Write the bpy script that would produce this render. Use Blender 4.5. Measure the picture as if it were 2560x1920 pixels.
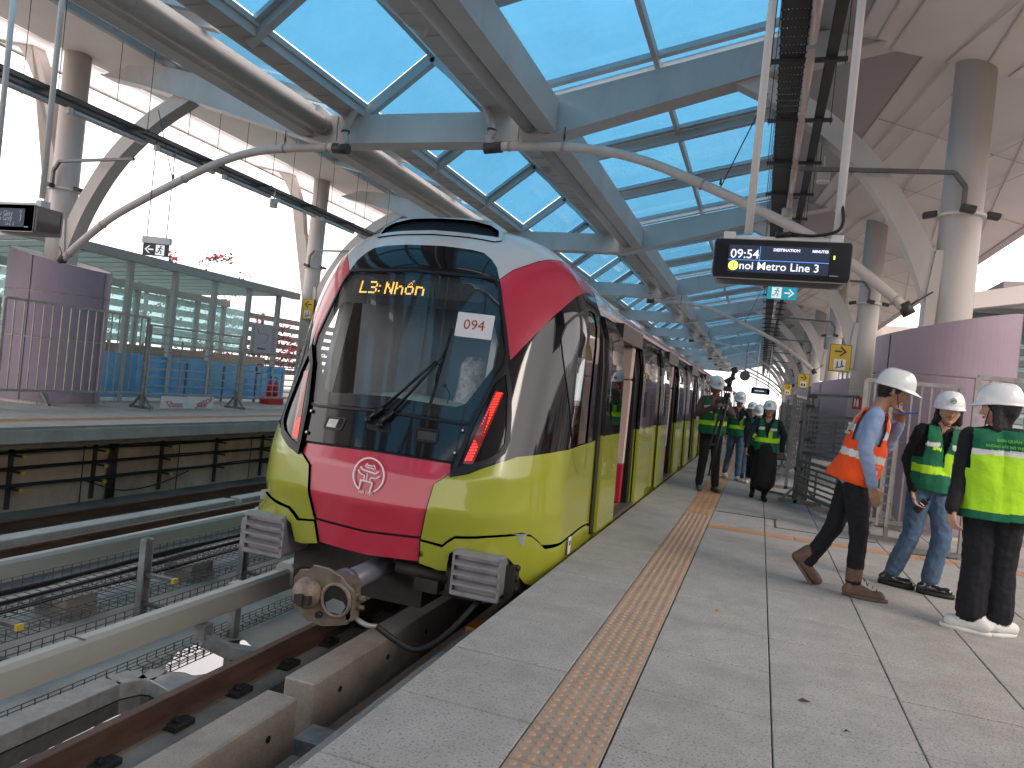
import bpy, bmesh, math, random
import numpy as np
from mathutils import Vector, Matrix, noise
from mathutils.geometry import delaunay_2d_cdt
R = math.radians
random.seed(7)
for _o in list(bpy.data.objects): bpy.data.objects.remove(_o, do_unlink=True)
SC = bpy.context.scene
COL = SC.collection
# ------------------------------------------------------------------ camera
_a, _p, _r, _f = R(18.76), R(-0.17), R(5.92), 1835.0 / 2560.0
_fw = Vector((-math.sin(_a) * math.cos(_p), math.cos(_a) * math.cos(_p), math.sin(_p)))
_rt = Vector((math.cos(_a), math.sin(_a), 0)); _dn = _fw.cross(_rt)
_u = math.cos(_r) * _rt - math.sin(_r) * _dn; _v = math.sin(_r) * _rt + math.cos(_r) * _dn
cam_d = bpy.data.cameras.new('camera'); cam = bpy.data.objects.new('camera', cam_d); COL.objects.link(cam)
cam.matrix_world = Matrix(((_u.x, -_v.x, -_fw.x, 0), (_u.y, -_v.y, -_fw.y, 0), (_u.z, -_v.z, -_fw.z, 1.355), (0, 0, 0, 1)))
cam_d.sensor_width = 36; cam_d.lens = 36 * _f; cam_d.clip_start = .05; cam_d.clip_end = 3000
SC.camera = cam
# ------------------------------------------------------------------ world: overcast sky, pinkish white cloud over a thin blue
W = bpy.data.worlds.new('World'); SC.world = W; W.use_nodes = True
nt = W.node_tree; nt.nodes.clear()
SUN_EL, SUN_AZ = 36, 120   # light comes softly from the right and a little from behind
sky = nt.nodes.new('ShaderNodeTexSky'); sky.sky_type = 'NISHITA'; sky.sun_disc = False
sky.sun_elevation = R(SUN_EL); sky.sun_rotation = R(SUN_AZ); sky.dust_density = 3
tc = nt.nodes.new('ShaderNodeTexCoord'); mp = nt.nodes.new('ShaderNodeMapping'); mp.inputs['Scale'].default_value = (1.2, 1.2, 3.2)
nz = nt.nodes.new('ShaderNodeTexNoise'); nz.inputs['Scale'].default_value = 1.6; nz.inputs['Detail'].default_value = 6; nz.inputs['Roughness'].default_value = .45
rp = nt.nodes.new('ShaderNodeValToRGB'); rp.color_ramp.elements[0].position = .38; rp.color_ramp.elements[0].color = (8.4, 7.7, 7.7, 1)
rp.color_ramp.elements[1].position = .62; rp.color_ramp.elements[1].color = (10.6, 9.9, 9.6, 1)
mx = nt.nodes.new('ShaderNodeMix'); mx.data_type = 'RGBA'; mx.inputs['Factor'].default_value = .93
bg = nt.nodes.new('ShaderNodeBackground'); bg.inputs['Strength'].default_value = .125
wo = nt.nodes.new('ShaderNodeOutputWorld')
L = nt.links.new
L(tc.outputs['Generated'], mp.inputs['Vector']); L(mp.outputs[0], nz.inputs['Vector']); L(nz.outputs['Fac'], rp.inputs['Fac'])
L(sky.outputs[0], mx.inputs['A']); L(rp.outputs[0], mx.inputs['B']); L(mx.outputs['Result'], bg.inputs['Color']); L(bg.outputs[0], wo.inputs['Surface'])
# ------------------------------------------------------------------ sun behind cloud
sd = bpy.data.lights.new('sun', 'SUN'); sd.energy = .8; sd.angle = R(22); sd.color = (1, .9, .8)
sun = bpy.data.objects.new('sun', sd); COL.objects.link(sun)
_sv = Vector((math.cos(R(SUN_EL)) * math.sin(R(SUN_AZ)), math.cos(R(SUN_EL)) * math.cos(R(SUN_AZ)), math.sin(R(SUN_EL))))
sun.rotation_euler = _sv.to_track_quat('Z', 'Y').to_euler()
SC.view_settings.view_transform = 'Standard'; SC.view_settings.look = 'None'; SC.view_settings.exposure = 1.12; SC.view_settings.gamma = 1
SC.view_settings.use_curve_mapping = False
SC.render.engine = 'CYCLES'
SC.cycles.max_bounces = 8; SC.cycles.transparent_max_bounces = 16; SC.cycles.diffuse_bounces = 4; SC.cycles.glossy_bounces = 4
SC.cycles.use_denoising = True; SC.cycles.sample_clamp_indirect = 6
# ------------------------------------------------------------------ materials
MATS = {}
def lin(h):
    h = h.lstrip('#'); return tuple(((int(h[i:i + 2], 16) / 255) ** 2.2) for i in (0, 2, 4))
def M(name, col, rough=.5, metal=0, var=.12, scale=3, bump=0, bscale=60, coat=0, spec=.5, stretch=(1, 1, 1), dirt=0, dcol=(.1, .085, .07), dscale=1.2, trans=0, emit=None, estr=0, rvar=.15, speck=0):
    if name in MATS: return MATS[name]
    m = bpy.data.materials.new(name); m.use_nodes = True; t = m.node_tree; n = t.nodes; l = t.links.new
    b = n['Principled BSDF']; b.inputs['Metallic'].default_value = metal; b.inputs['IOR'].default_value = 1.45
    b.inputs['Specular IOR Level'].default_value = spec; b.inputs['Coat Weight'].default_value = coat; b.inputs['Coat Roughness'].default_value = .04
    g = n.new('ShaderNodeNewGeometry'); mp = n.new('ShaderNodeMapping'); mp.inputs['Scale'].default_value = stretch; l(g.outputs['Position'], mp.inputs[0])
    nz = n.new('ShaderNodeTexNoise'); nz.inputs['Scale'].default_value = scale; nz.inputs['Detail'].default_value = 5; nz.inputs['Roughness'].default_value = .6; l(mp.outputs[0], nz.inputs['Vector'])
    r = n.new('ShaderNodeValToRGB'); r.color_ramp.elements[0].position = .3; r.color_ramp.elements[1].position = .7
    c = Vector(col[:3]); r.color_ramp.elements[0].color = (*(c * (1 - var)), 1); r.color_ramp.elements[1].color = (*(c * (1 + var)), 1); l(nz.outputs['Fac'], r.inputs[0])
    out = r.outputs[0]
    if dirt:
        n2 = n.new('ShaderNodeTexNoise'); n2.inputs['Scale'].default_value = dscale; n2.inputs['Detail'].default_value = 8; n2.inputs['Roughness'].default_value = .7; l(mp.outputs[0], n2.inputs['Vector'])
        r2 = n.new('ShaderNodeValToRGB'); r2.color_ramp.elements[0].position = .48; r2.color_ramp.elements[0].color = (0, 0, 0, 1); r2.color_ramp.elements[1].position = .72; r2.color_ramp.elements[1].color = (dirt, dirt, dirt, 1)
        l(n2.outputs['Fac'], r2.inputs[0]); mxn = n.new('ShaderNodeMix'); mxn.data_type = 'RGBA'; l(r2.outputs[0], mxn.inputs['Factor']); l(out, mxn.inputs['A']); mxn.inputs['B'].default_value = (*dcol, 1); out = mxn.outputs['Result']
    if speck:
        n3 = n.new('ShaderNodeTexNoise'); n3.inputs['Scale'].default_value = 90; n3.inputs['Detail'].default_value = 3; l(mp.outputs[0], n3.inputs['Vector'])
        r3 = n.new('ShaderNodeValToRGB'); r3.color_ramp.elements[0].position = .34; r3.color_ramp.elements[0].color = (speck, speck, speck, 1); r3.color_ramp.elements[1].position = .46; r3.color_ramp.elements[1].color = (0, 0, 0, 1)
        l(n3.outputs['Fac'], r3.inputs[0]); mxn = n.new('ShaderNodeMix'); mxn.data_type = 'RGBA'; l(r3.outputs[0], mxn.inputs['Factor']); l(out, mxn.inputs['A']); mxn.inputs['B'].default_value = (*(c * .45), 1); out = mxn.outputs['Result']
    l(out, b.inputs['Base Color'])
    mr = n.new('ShaderNodeMapRange'); mr.inputs['To Min'].default_value = max(.02, rough - rvar * rough); mr.inputs['To Max'].default_value = min(1, rough + rvar * rough); l(nz.outputs['Fac'], mr.inputs['Value']); l(mr.outputs[0], b.inputs['Roughness'])
    if bump:
        nb = n.new('ShaderNodeTexNoise'); nb.inputs['Scale'].default_value = bscale; nb.inputs['Detail'].default_value = 4; l(mp.outputs[0], nb.inputs['Vector'])
        bu = n.new('ShaderNodeBump'); bu.inputs['Strength'].default_value = bump; bu.inputs['Distance'].default_value = .01; l(nb.outputs['Fac'], bu.inputs['Height']); l(bu.outputs[0], b.inputs['Normal'])
    if emit: b.inputs['Emission Color'].default_value = (*emit, 1); b.inputs['Emission Strength'].default_value = estr
    MATS[name] = m; return m
def glass(name, tint, refl=.12, rough=.02, transl=0, tcol=None, dirt=0):
    if name in MATS: return MATS[name]
    m = bpy.data.materials.new(name); m.use_nodes = True; t = m.node_tree; n = t.nodes; l = t.links.new; n.clear()
    o = n.new('ShaderNodeOutputMaterial'); tr = n.new('ShaderNodeBsdfTransparent'); tr.inputs[0].default_value = (*tint, 1)
    gl = n.new('ShaderNodeBsdfGlossy'); gl.inputs['Roughness'].default_value = rough
    fr = n.new('ShaderNodeLayerWeight'); fr.inputs[0].default_value = .5
    pw = n.new('ShaderNodeMath'); pw.operation = 'POWER'; pw.inputs[1].default_value = 5; l(fr.outputs['Facing'], pw.inputs[0])
    ad = n.new('ShaderNodeMath'); ad.operation = 'MULTIPLY_ADD'; ad.inputs[1].default_value = .9; ad.inputs[2].default_value = refl + .04; ad.use_clamp = True; l(pw.outputs[0], ad.inputs[0])
    base = tr.outputs[0]
    if transl:
        tl = n.new('ShaderNodeBsdfTranslucent'); tl.inputs[0].default_value = (*(tcol or tint), 1)
        g = n.new('ShaderNodeNewGeometry'); nz = n.new('ShaderNodeTexNoise'); nz.inputs['Scale'].default_value = 1.1; nz.inputs['Detail'].default_value = 7; nz.inputs['Roughness'].default_value = .65; l(g.outputs['Position'], nz.inputs['Vector'])
        mr = n.new('ShaderNodeMapRange'); mr.inputs['From Min'].default_value = .3; mr.inputs['From Max'].default_value = .7; mr.inputs['To Min'].default_value = transl * .75; mr.inputs['To Max'].default_value = min(1, transl * 1.25); l(nz.outputs['Fac'], mr.inputs['Value'])
        mm = n.new('ShaderNodeMixShader'); l(mr.outputs[0], mm.inputs[0]); l(tr.outputs[0], mm.inputs[1]); l(tl.outputs[0], mm.inputs[2]); base = mm.outputs[0]
    mx = n.new('ShaderNodeMixShader'); l(ad.outputs[0], mx.inputs[0]); l(base, mx.inputs[1]); l(gl.outputs[0], mx.inputs[2]); l(mx.outputs[0], o.inputs[0])
    MATS[name] = m; return m
# ------------------------------------------------------------------ mesh building
class MB:
    def __init__(s): s.v = []; s.f = []; s.mi = []; s.sm = []; s.m = 0
    def add(s, vs, fs, smooth=False):
        o = len(s.v); s.v += [tuple(v) for v in vs]
        for f in fs: s.f.append(tuple(i + o for i in f)); s.mi.append(s.m); s.sm.append(smooth)
    def box(s, c, d, rot=None, bev=0):
        c = Vector(c); hx, hy, hz = (x / 2 for x in d)
        if bev:
            b = min(bev, hx * .45, hy * .45, hz * .45); P = []
            for sx in (-1, 1):
                for sy in (-1, 1):
                    for sz in (-1, 1):
                        P += [(sx * hx, sy * (hy - b), sz * (hz - b)), (sx * (hx - b), sy * hy, sz * (hz - b)), (sx * (hx - b), sy * (hy - b), sz * hz)]
            ix = lambda sx, sy, sz, k: ((sx > 0) * 4 + (sy > 0) * 2 + (sz > 0)) * 3 + k
            F = []
            for k, (a, b2) in enumerate(((1, 2), (0, 2), (0, 1))):
                for sg in (-1, 1):
                    q = []
                    for (p, r_) in ((-1, -1), (1, -1), (1, 1), (-1, 1)):
                        t = [0, 0, 0]; t[k] = sg; t[a] = p; t[b2] = r_; q.append(ix(*t, k))
                    F.append(q if (sg > 0) != (k == 1) else q[::-1])
            for k, (a, b2) in enumerate(((1, 2), (0, 2), (0, 1))):
                for p in (-1, 1):
                    for r_ in (-1, 1):
                        t0 = [0, 0, 0]; t1 = [0, 0, 0]; t0[k] = -1; t1[k] = 1
                        for t in (t0, t1): t[a] = p; t[b2] = r_
                        F.append([ix(*t0, a), ix(*t1, a), ix(*t1, b2), ix(*t0, b2)])
            for sx in (-1, 1):
                for sy in (-1, 1):
                    for sz in (-1, 1): F.append([ix(sx, sy, sz, k) for k in (0, 1, 2)])
            P = [Vector(p) for p in P]
        else:
            P = [Vector((sx * hx, sy * hy, sz * hz)) for sx in (-1, 1) for sy in (-1, 1) for sz in (-1, 1)]
            F = [(0, 1, 3, 2), (4, 6, 7, 5), (0, 4, 5, 1), (2, 3, 7, 6), (0, 2, 6, 4), (1, 5, 7, 3)]
        if rot is not None: P = [rot @ p for p in P]
        s.add([p + c for p in P], F); return s
    def bx(s, a, b, bev=0):
        return s.box([(x + y) / 2 for x, y in zip(a, b)], [abs(y - x) for x, y in zip(a, b)], None, bev)
    def beam(s, p, q, w, h, up=(0, 0, 1), bev=0):
        p, q = Vector(p), Vector(q); d = q - p; ln = d.length
        if ln < 1e-6: return s
        y = d / ln; up = Vector(up)
        if abs(y.dot(up)) > .999: up = Vector((1, 0, 0))
        x = y.cross(up).normalized(); z = x.cross(y)
        return s.box((p + q) / 2, (w, ln, h), Matrix((x, y, z)).transposed(), bev)
    def tube(s, pts, r, n=10, caps=True, smooth=True):
        pts = [Vector(p) for p in pts]; rr = r if isinstance(r, (list, tuple)) else [r] * len(pts)
        rings = []; t0 = (pts[1] - pts[0]).normalized(); up = Vector((0, 0, 1)) if abs(t0.z) < .9 else Vector((1, 0, 0)); x = t0.cross(up).normalized()
        for i, p in enumerate(pts):
            t = (pts[min(i + 1, len(pts) - 1)] - pts[max(i - 1, 0)]).normalized()
            x = (x - t * x.dot(t)).normalized(); y = t.cross(x)
            rings.append([p + (x * math.cos(a) + y * math.sin(a)) * rr[i] for a in [2 * math.pi * k / n for k in range(n)]])
        vs = [v for g in rings for v in g]; fs = []
        for i in range(len(pts) - 1):
            for k in range(n): fs.append((i * n + k, i * n + (k + 1) % n, (i + 1) * n + (k + 1) % n, (i + 1) * n + k))
        s.add(vs, fs, smooth)
        if caps: s.add(rings[0], [tuple(range(n))[::-1]]); s.add(rings[-1], [tuple(range(n))])
        return s
    def cyl(s, c, r, h, n=20, axis='z', smooth=True):
        c = Vector(c); a = {'x': Vector((1, 0, 0)), 'y': Vector((0, 1, 0)), 'z': Vector((0, 0, 1))}[axis] * h / 2
        return s.tube([c - a, c + a], r, n, True, smooth)
    def lathe(s, c, prof, n=20, rot=None):
        vs = []; fs = []; c = Vector(c)
        for r, z in prof:
            for k in range(n):
                a = 2 * math.pi * k / n; p = Vector((r * math.cos(a), r * math.sin(a), z))
                vs.append(c + (rot @ p if rot is not None else p))
        for i in range(len(prof) - 1):
            for k in range(n): fs.append((i * n + k, i * n + (k + 1) % n, (i + 1) * n + (k + 1) % n, (i + 1) * n + k))
        s.add(vs, fs, True); return s
    def prism(s, poly, o, x, y, d, smooth=False):
        """extrude polygon (2-D) living in frame o,x,y by vector d"""
        o, x, y, d = Vector(o), Vector(x), Vector(y), Vector(d); n = len(poly)
        a = [o + x * p[0] + y * p[1] for p in poly]; b = [p + d for p in a]
        s.add(a + b, [tuple(range(n))[::-1], tuple(range(n, 2 * n))])
        s.add(a + b, [(i, (i + 1) % n, n + (i + 1) % n, n + i) for i in range(n)], smooth); return s
    def quad(s, a, b, c, d): s.add([a, b, c, d], [(0, 1, 2, 3)]); return s
    def sphere(s, c, r, n=14, m=9, sc=(1, 1, 1)):
        vs = []; fs = []; c = Vector(c)
        for i in range(m + 1):
            t = math.pi * i / m
            for k in range(n):
                a = 2 * math.pi * k / n; vs.append(c + Vector((r * sc[0] * math.sin(t) * math.cos(a), r * sc[1] * math.sin(t) * math.sin(a), r * sc[2] * math.cos(t))))
        for i in range(m):
            for k in range(n): fs.append((i * n + k, (i + 1) * n + k, (i + 1) * n + (k + 1) % n, i * n + (k + 1) % n))
        s.add(vs, fs, True); return s
    def mesh(s, name, mats):
        me = bpy.data.meshes.new(name); me.from_pydata(s.v, [], s.f)
        for m in (mats if isinstance(mats, (list, tuple)) else [mats]): me.materials.append(m)
        me.polygons.foreach_set('material_index', s.mi); me.polygons.foreach_set('use_smooth', s.sm); me.update()
        return me
    def build(s, name, mats, parent=None, **k):
        me = s.mesh(name, mats)
        bm = bmesh.new(); bm.from_mesh(me); bmesh.ops.remove_doubles(bm, verts=bm.verts, dist=1e-5)
        bmesh.ops.recalc_face_normals(bm, faces=bm.faces); bm.to_mesh(me); bm.free()
        return link(bpy.data.objects.new(name, me), parent, **k)
def wm(o):
    m = o.matrix_basis.copy()
    return m if o.parent is None else wm(o.parent) @ o.matrix_parent_inverse @ m
def link(o, parent=None, label=None, cat=None, group=None, kind=None, loc=None, rz=None):
    COL.objects.link(o)
    if parent is not None:
        o.parent = parent; 
        o.matrix_parent_inverse = wm(parent).inverted()
    if label: o['label'] = label
    if cat: o['category'] = cat
    if group: o['group'] = group
    if kind: o['kind'] = kind
    if loc is not None: o.location = loc
    if rz is not None: o.rotation_euler.z = rz
    return o
def empty(name, loc=(0, 0, 0), rz=0, **k):
    o = bpy.data.objects.new(name, None); o.empty_display_size = .1; return link(o, None, loc=loc, rz=rz, **k)
def dup(root, loc=None, rz=None, label=None, group=None, parent=None):
    c = root.copy(); COL.objects.link(c)
    if parent is not None: c.parent = parent; c.matrix_parent_inverse = root.matrix_parent_inverse.copy()
    if loc is not None: c.location = loc
    if rz is not None: c.rotation_euler.z = rz
    if label: c['label'] = label
    if group: c['group'] = group
    for ch in list(root.children): dup(ch, parent=c)
    return c
def inst(me, name, loc, parent, rz=0, scale=None):
    o = bpy.data.objects.new(name, me); COL.objects.link(o); o.parent = parent; o.matrix_parent_inverse = wm(parent).inverted(); o.location = loc; o.rotation_euler.z = rz
    if scale: o.scale = scale
    return o
def text_mesh(s, size, mat, name, mtx, parent, ext=.001, align='CENTER', bold=0):
    cu = bpy.data.curves.new(name, 'FONT'); cu.body = s; cu.size = size; cu.extrude = ext; cu.align_x = align; cu.align_y = 'CENTER'; cu.offset = bold; cu.resolution_u = 3
    o = bpy.data.objects.new(name, cu); COL.objects.link(o); dg = bpy.context.evaluated_depsgraph_get(); dg.update()
    me = bpy.data.meshes.new_from_object(o.evaluated_get(dg)); bpy.data.objects.remove(o, do_unlink=True)
    me.materials.clear(); me.materials.append(mat)
    t = bpy.data.objects.new(name, me); COL.objects.link(t); t.parent = parent; t.matrix_parent_inverse = wm(parent).inverted(); t.matrix_basis = mtx; return t
def frame(o, x, y):
    """4x4 with local X along x, local Y along y, at o"""
    x = Vector(x).normalized(); y = Vector(y); z = x.cross(y).normalized(); y = z.cross(x)
    m = Matrix((x, y, z)).transposed().to_4x4(); m.translation = Vector(o); return m
def bez(pts, n=8):
    """catmull-rom through pts"""
    P = [Vector(p) for p in pts]; P = [2 * P[0] - P[1]] + P + [2 * P[-1] - P[-2]]; out = []
    for i in range(1, len(P) - 2):
        for k in range(n):
            t = k / n; a, b, c, d = P[i - 1:i + 3]
            out.append(.5 * ((2 * b) + (c - a) * t + (2 * a - 5 * b + 4 * c - d) * t * t + (3 * b - a - 3 * c + d) * t ** 3))
    out.append(P[-2]); return out
# ------------------------------------------------------------------ shared materials
m_conc = M('concrete', (.38, .335, .30), .85, var=.18, scale=2.2, bump=.5, bscale=70, dirt=.5, dcol=(.14, .12, .1), speck=.35)
m_concd = M('damp concrete', (.25, .22, .195), .8, var=.25, scale=1.6, bump=.4, bscale=50, dirt=.6, dcol=(.05, .043, .038))
m_concg = M('pale grey concrete', (.40, .385, .355), .85, var=.14, scale=2.5, bump=.4, bscale=60, dirt=.35, dcol=(.18, .17, .15))
m_tile = M('platform tile', (.37, .342, .318), .92, spec=.25, var=.10, scale=5, bump=.55, bscale=55, dirt=.6, dcol=(.24, .22, .195), dscale=2.0, speck=.75)
m_tac = M('tactile tile', (.38, .25, .17), .8, var=.15, scale=6, bump=.4, bscale=80, dirt=.55, dcol=(.25, .23, .2), dscale=3)
m_taco = M('tactile tile worn orange', (.46, .25, .135), .8, var=.15, scale=6, bump=.3, bscale=80, dirt=.3, dcol=(.3, .26, .22), dscale=2)
m_rail = M('rusty rail steel', (.11, .062, .045), .6, .3, var=.35, scale=7, bump=.4, bscale=90, dirt=.5, dcol=(.05, .03, .024), stretch=(1, .3, 1))
m_galv = M('galvanised steel', (.34, .345, .34), .5, .45, var=.22, scale=9, dirt=.45, dcol=(.16, .155, .15), dscale=5, bump=.15)
m_galvd = M('dark galvanised steel', (.15, .15, .148), .5, .5, var=.2, scale=9, dirt=.4, dcol=(.07, .07, .07), dscale=4)
m_frame = M('grey painted roof steel', (.46, .44, .42), .45, 0, var=.07, scale=1.3, dirt=.3, dcol=(.2, .185, .17), dscale=1.5, stretch=(1, 1, .35), bump=.06, bscale=25)
m_column = M('pale painted column steel', (.54, .49, .455), .5, 0, var=.06, scale=1.3, dirt=.28, dcol=(.25, .22, .19), dscale=1.6, stretch=(1, 1, .3), bump=.06, bscale=20)
m_pipe = M('grey painted pipe', (.40, .36, .33), .42, .1, var=.1, scale=4, dirt=.35, dcol=(.17, .15, .13), dscale=3, stretch=(1, .2, 1))
m_dark = M('dark charcoal metal', (.06, .056, .056), .5, .3, var=.2, scale=8)
m_black = M('black plastic', (.012, .012, .014), .4, 0, var=.2, scale=8)
m_rub = M('black rubber', (.018, .018, .018), .6, 0, var=.2, scale=10)
m_white = M('white paint', (.72, .70, .68), .45, 0, var=.05, dirt=.2, dcol=(.4, .37, .34))
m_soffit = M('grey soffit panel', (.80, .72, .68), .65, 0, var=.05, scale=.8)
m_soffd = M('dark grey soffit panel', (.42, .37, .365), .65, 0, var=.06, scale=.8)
m_seam = M('pale soffit joint', (.52, .49, .46), .6)
m_purple = M('mauve cladding panel', (.30, .225, .275), .5, .0, var=.06, scale=.9, coat=.0, dirt=.2, dcol=(.17, .14, .16), dscale=2)
m_glassroof = glass('blue roof glass', (.25, .47, .60), .0, .05, .25, (.34, .66, .85))
m_glass = glass('clear glass', (.80, .90, .90), .06)
m_glassbl = glass('blue tinted glass', (.34, .58, .76), .08, .05, .65, (.22, .50, .78))
m_glassteal = glass('pale teal canopy glass', (.68, .84, .84), .05, .1, .25, (.6, .85, .85))
m_red = M('red plastic', (.55, .03, .025), .4)
m_yellow = M('yellow sign face', (.62, .42, .04), .45, var=.04)
# ================================================================== TRAIN
XC = -2.8
def FN(x, y, z, W0=1.385, tu=.023, T=.034, yj=7.433, pw=1.323, r=.534, z0=1.396, b=1.3, n=3.2, kx=.175, zk=.324, y1=4.9, s1=.412, y2=.307, s2=-.051, dz=.176):
    X = np.abs(x - XC); t = np.clip((yj - y) / (yj - 5.1), 0, 1.3)
    Wd = W0 - tu * np.maximum(z, 0) - T * t ** pw
    q = np.clip((y - 6.2) / 3, 0, 1); zz = np.maximum(z - z0, 0) / (b - dz * q * q * (3 - 2 * q))
    A = (((X / Wd) ** n + zz ** n) ** (1 / n) - 1) * Wd
    h = np.maximum(z - zk, 0); yf = y1 + s1 * h + s2 * h * h + y2 * np.maximum(.6 - z, 0) + kx * X * X
    B = (yf - y) * .95
    return np.minimum(-r, np.maximum(A, B)) + np.hypot(np.maximum(A + r, 0), np.maximum(B + r, 0))
CN = np.array([XC, 7.3, .9])
def grad(p):
    e = 1e-3; g = np.stack([FN(p[:, 0] + (e if k == 0 else 0), p[:, 1] + (e if k == 1 else 0), p[:, 2] + (e if k == 2 else 0)) - FN(p[:, 0] - (e if k == 0 else 0), p[:, 1] - (e if k == 1 else 0), p[:, 2] - (e if k == 2 else 0)) for k in range(3)], 1)
    return g / np.maximum(np.linalg.norm(g, axis=1, keepdims=True), 1e-9)
def surf(az, el, off=0.0):
    az = np.radians(np.asarray(az, float)); el = np.radians(np.asarray(el, float))
    d = np.stack([np.sin(az) * np.cos(el), -np.cos(az) * np.cos(el), np.sin(el)], 1)
    lo = np.full(len(az), .1); hi = np.full(len(az), 4.)
    for _ in range(34):
        mid = (lo + hi) / 2; p = CN + d * mid[:, None]; f = FN(p[:, 0], p[:, 1], p[:, 2]); lo = np.where(f < 0, mid, lo); hi = np.where(f < 0, hi, mid)
    p = CN + d * lo[:, None]; n = grad(p); return p + n * off, n
YS = 6.85
def seam(z0, z1, n=14, sgn=1):
    """points of the body section at the cab joint, as (azimuth, elevation)"""
    out = []
    for k in range(n + 1):
        z = z0 + (z1 - z0) * k / n; lo, hi = 0., 1.6
        for _ in range(30):
            m = (lo + hi) / 2
            if FN(np.array(XC + m), np.array(YS), np.array(z)) < 0: lo = m
            else: hi = m
        out.append((sgn * math.degrees(math.atan2(lo, CN[1] - YS)), math.degrees(math.atan2(z - .9, math.hypot(lo, CN[1] - YS)))))
    return out
ZTOP = [2.47, 2.55, 2.60, 2.63, 2.645, 2.655, 2.66]
def mir(P): return [(-a, e) for a, e in P[::-1]]
def inpoly(x, y, P):
    x = np.asarray(x); y = np.asarray(y); c = np.zeros(x.shape, bool); n = len(P)
    for i in range(n):
        x1, y1 = P[i]; x2, y2 = P[(i + 1) % n]
        if y1 == y2: continue
        k = ((y1 > y) != (y2 > y)) & (x < (x2 - x1) * (y - y1) / (y2 - y1) + x1); c ^= k
    return c
def dens(P, s):
    out = []
    for i in range(len(P)):
        a, b = P[i], P[(i + 1) % len(P)]; n = max(1, int(math.hypot(b[0] - a[0], b[1] - a[1]) / s))
        out += [(a[0] + (b[0] - a[0]) * k / n, a[1] + (b[1] - a[1]) * k / n) for k in range(n)]
    return out
def rnd(P, r=1.2, n=4):
    """round the corners of a polygon"""
    out = []; N = len(P)
    for i in range(N):
        a, b, c = np.array(P[i - 1]), np.array(P[i]), np.array(P[(i + 1) % N]); u = a - b; v = c - b; lu, lv = np.linalg.norm(u), np.linalg.norm(v)
        ang = math.acos(max(-1, min(1, u.dot(v) / (lu * lv + 1e-9))))
        if ang > 2.6: out.append(tuple(b)); continue
        k = min(r, lu * .45, lv * .45); p, q = b + u / lu * k, b + v / lv * k
        for j in range(n + 1):
            t = j / n; out.append(tuple((1 - t) ** 2 * p + 2 * t * (1 - t) * b + t * t * q))
    return out
def patch(name, P, mat, parent, off=0., rim=.012, holes=(), sp=1.6, post=None, **k):
    P = dens(P, sp * .7); H = [dens(h, sp * .7) for h in holes]
    xs = [p[0] for p in P]; ys = [p[1] for p in P]
    gx, gy = np.meshgrid(np.arange(min(xs), max(xs), sp), np.arange(min(ys), max(ys), sp)); gx = gx + (np.arange(gx.shape[0]) % 2)[:, None] * sp / 2; gx = gx.ravel(); gy = gy.ravel()
    ok = inpoly(gx, gy, P)
    for h in H: ok &= ~inpoly(gx, gy, h)
    B = np.array(P + [q for h in H for q in h]); G = np.stack([gx[ok], gy[ok]], 1)
    if len(G): G = G[np.array([np.min(np.hypot(*(B - g).T)) > sp * .4 for g in G])]
    V = [Vector(p) for p in P]; E = [(i, (i + 1) % len(P)) for i in range(len(P))]; o = len(V); loops = [list(range(len(P)))]
    for h in H:
        V += [Vector(p) for p in h]; E += [(o + i, o + (i + 1) % len(h)) for i in range(len(h))]; loops.append(list(range(o, o + len(h)))); o += len(h)
    V += [Vector(g) for g in G]
    r = delaunay_2d_cdt(V, E, [], 0, 1e-6); v2 = np.array([(v.x, v.y) for v in r[0]]); T = np.array([f[:3] for f in r[2]]); c = v2[T].mean(1)
    ok = inpoly(c[:, 0], c[:, 1], P)
    for h in H: ok &= ~inpoly(c[:, 0], c[:, 1], h)
    T = T[ok]; p, n = surf(v2[:, 0], v2[:, 1], off)
    e1 = p[T[:, 1]] - p[T[:, 0]]; e2 = p[T[:, 2]] - p[T[:, 0]]; fn = np.cross(e1, e2); fl = (fn * n[T[:, 0]]).sum(1) < 0; T[fl] = T[fl][:, ::-1]
    if post is not None: p = post(p, n, v2)
    verts = [tuple(x) for x in p]; norms = [tuple(x) for x in n]; faces = [tuple(int(i) for i in t) for t in T]
    if rim:
        for lp in [P] + H:
            a = [q[0] for q in lp]; e = [q[1] for q in lp]; pt, nn = surf(a, e, off)
            if post is not None: pt = post(pt, nn, np.array(lp))
            pb = pt - nn * rim; o = len(verts); m = len(lp); verts += [tuple(x) for x in pt] + [tuple(x) for x in pb]
            cen = pt.mean(0)
            for i in range(m):
                j = (i + 1) % m; faces.append((o + i, o + j, o + m + j, o + m + i))
            for i in range(m):
                t = pt[(i + 1) % m] - pt[i - 1]; q = np.cross(t, nn[i]); q /= max(np.linalg.norm(q), 1e-9)
                norms.append(tuple(q))
            norms += norms[-m:]
    me = bpy.data.meshes.new(name); me.from_pydata(verts, [], faces); me.materials.append(mat)
    me.polygons.foreach_set('use_smooth', [True] * len(me.polygons)); me.update(); me.normals_split_custom_set_from_vertices(norms)
    return link(bpy.data.objects.new(name, me), parent, **k)
def S1(a, e, off=0.):
    p, n = surf([a], [e], off); return Vector(p[0]), Vector(n[0])

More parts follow.
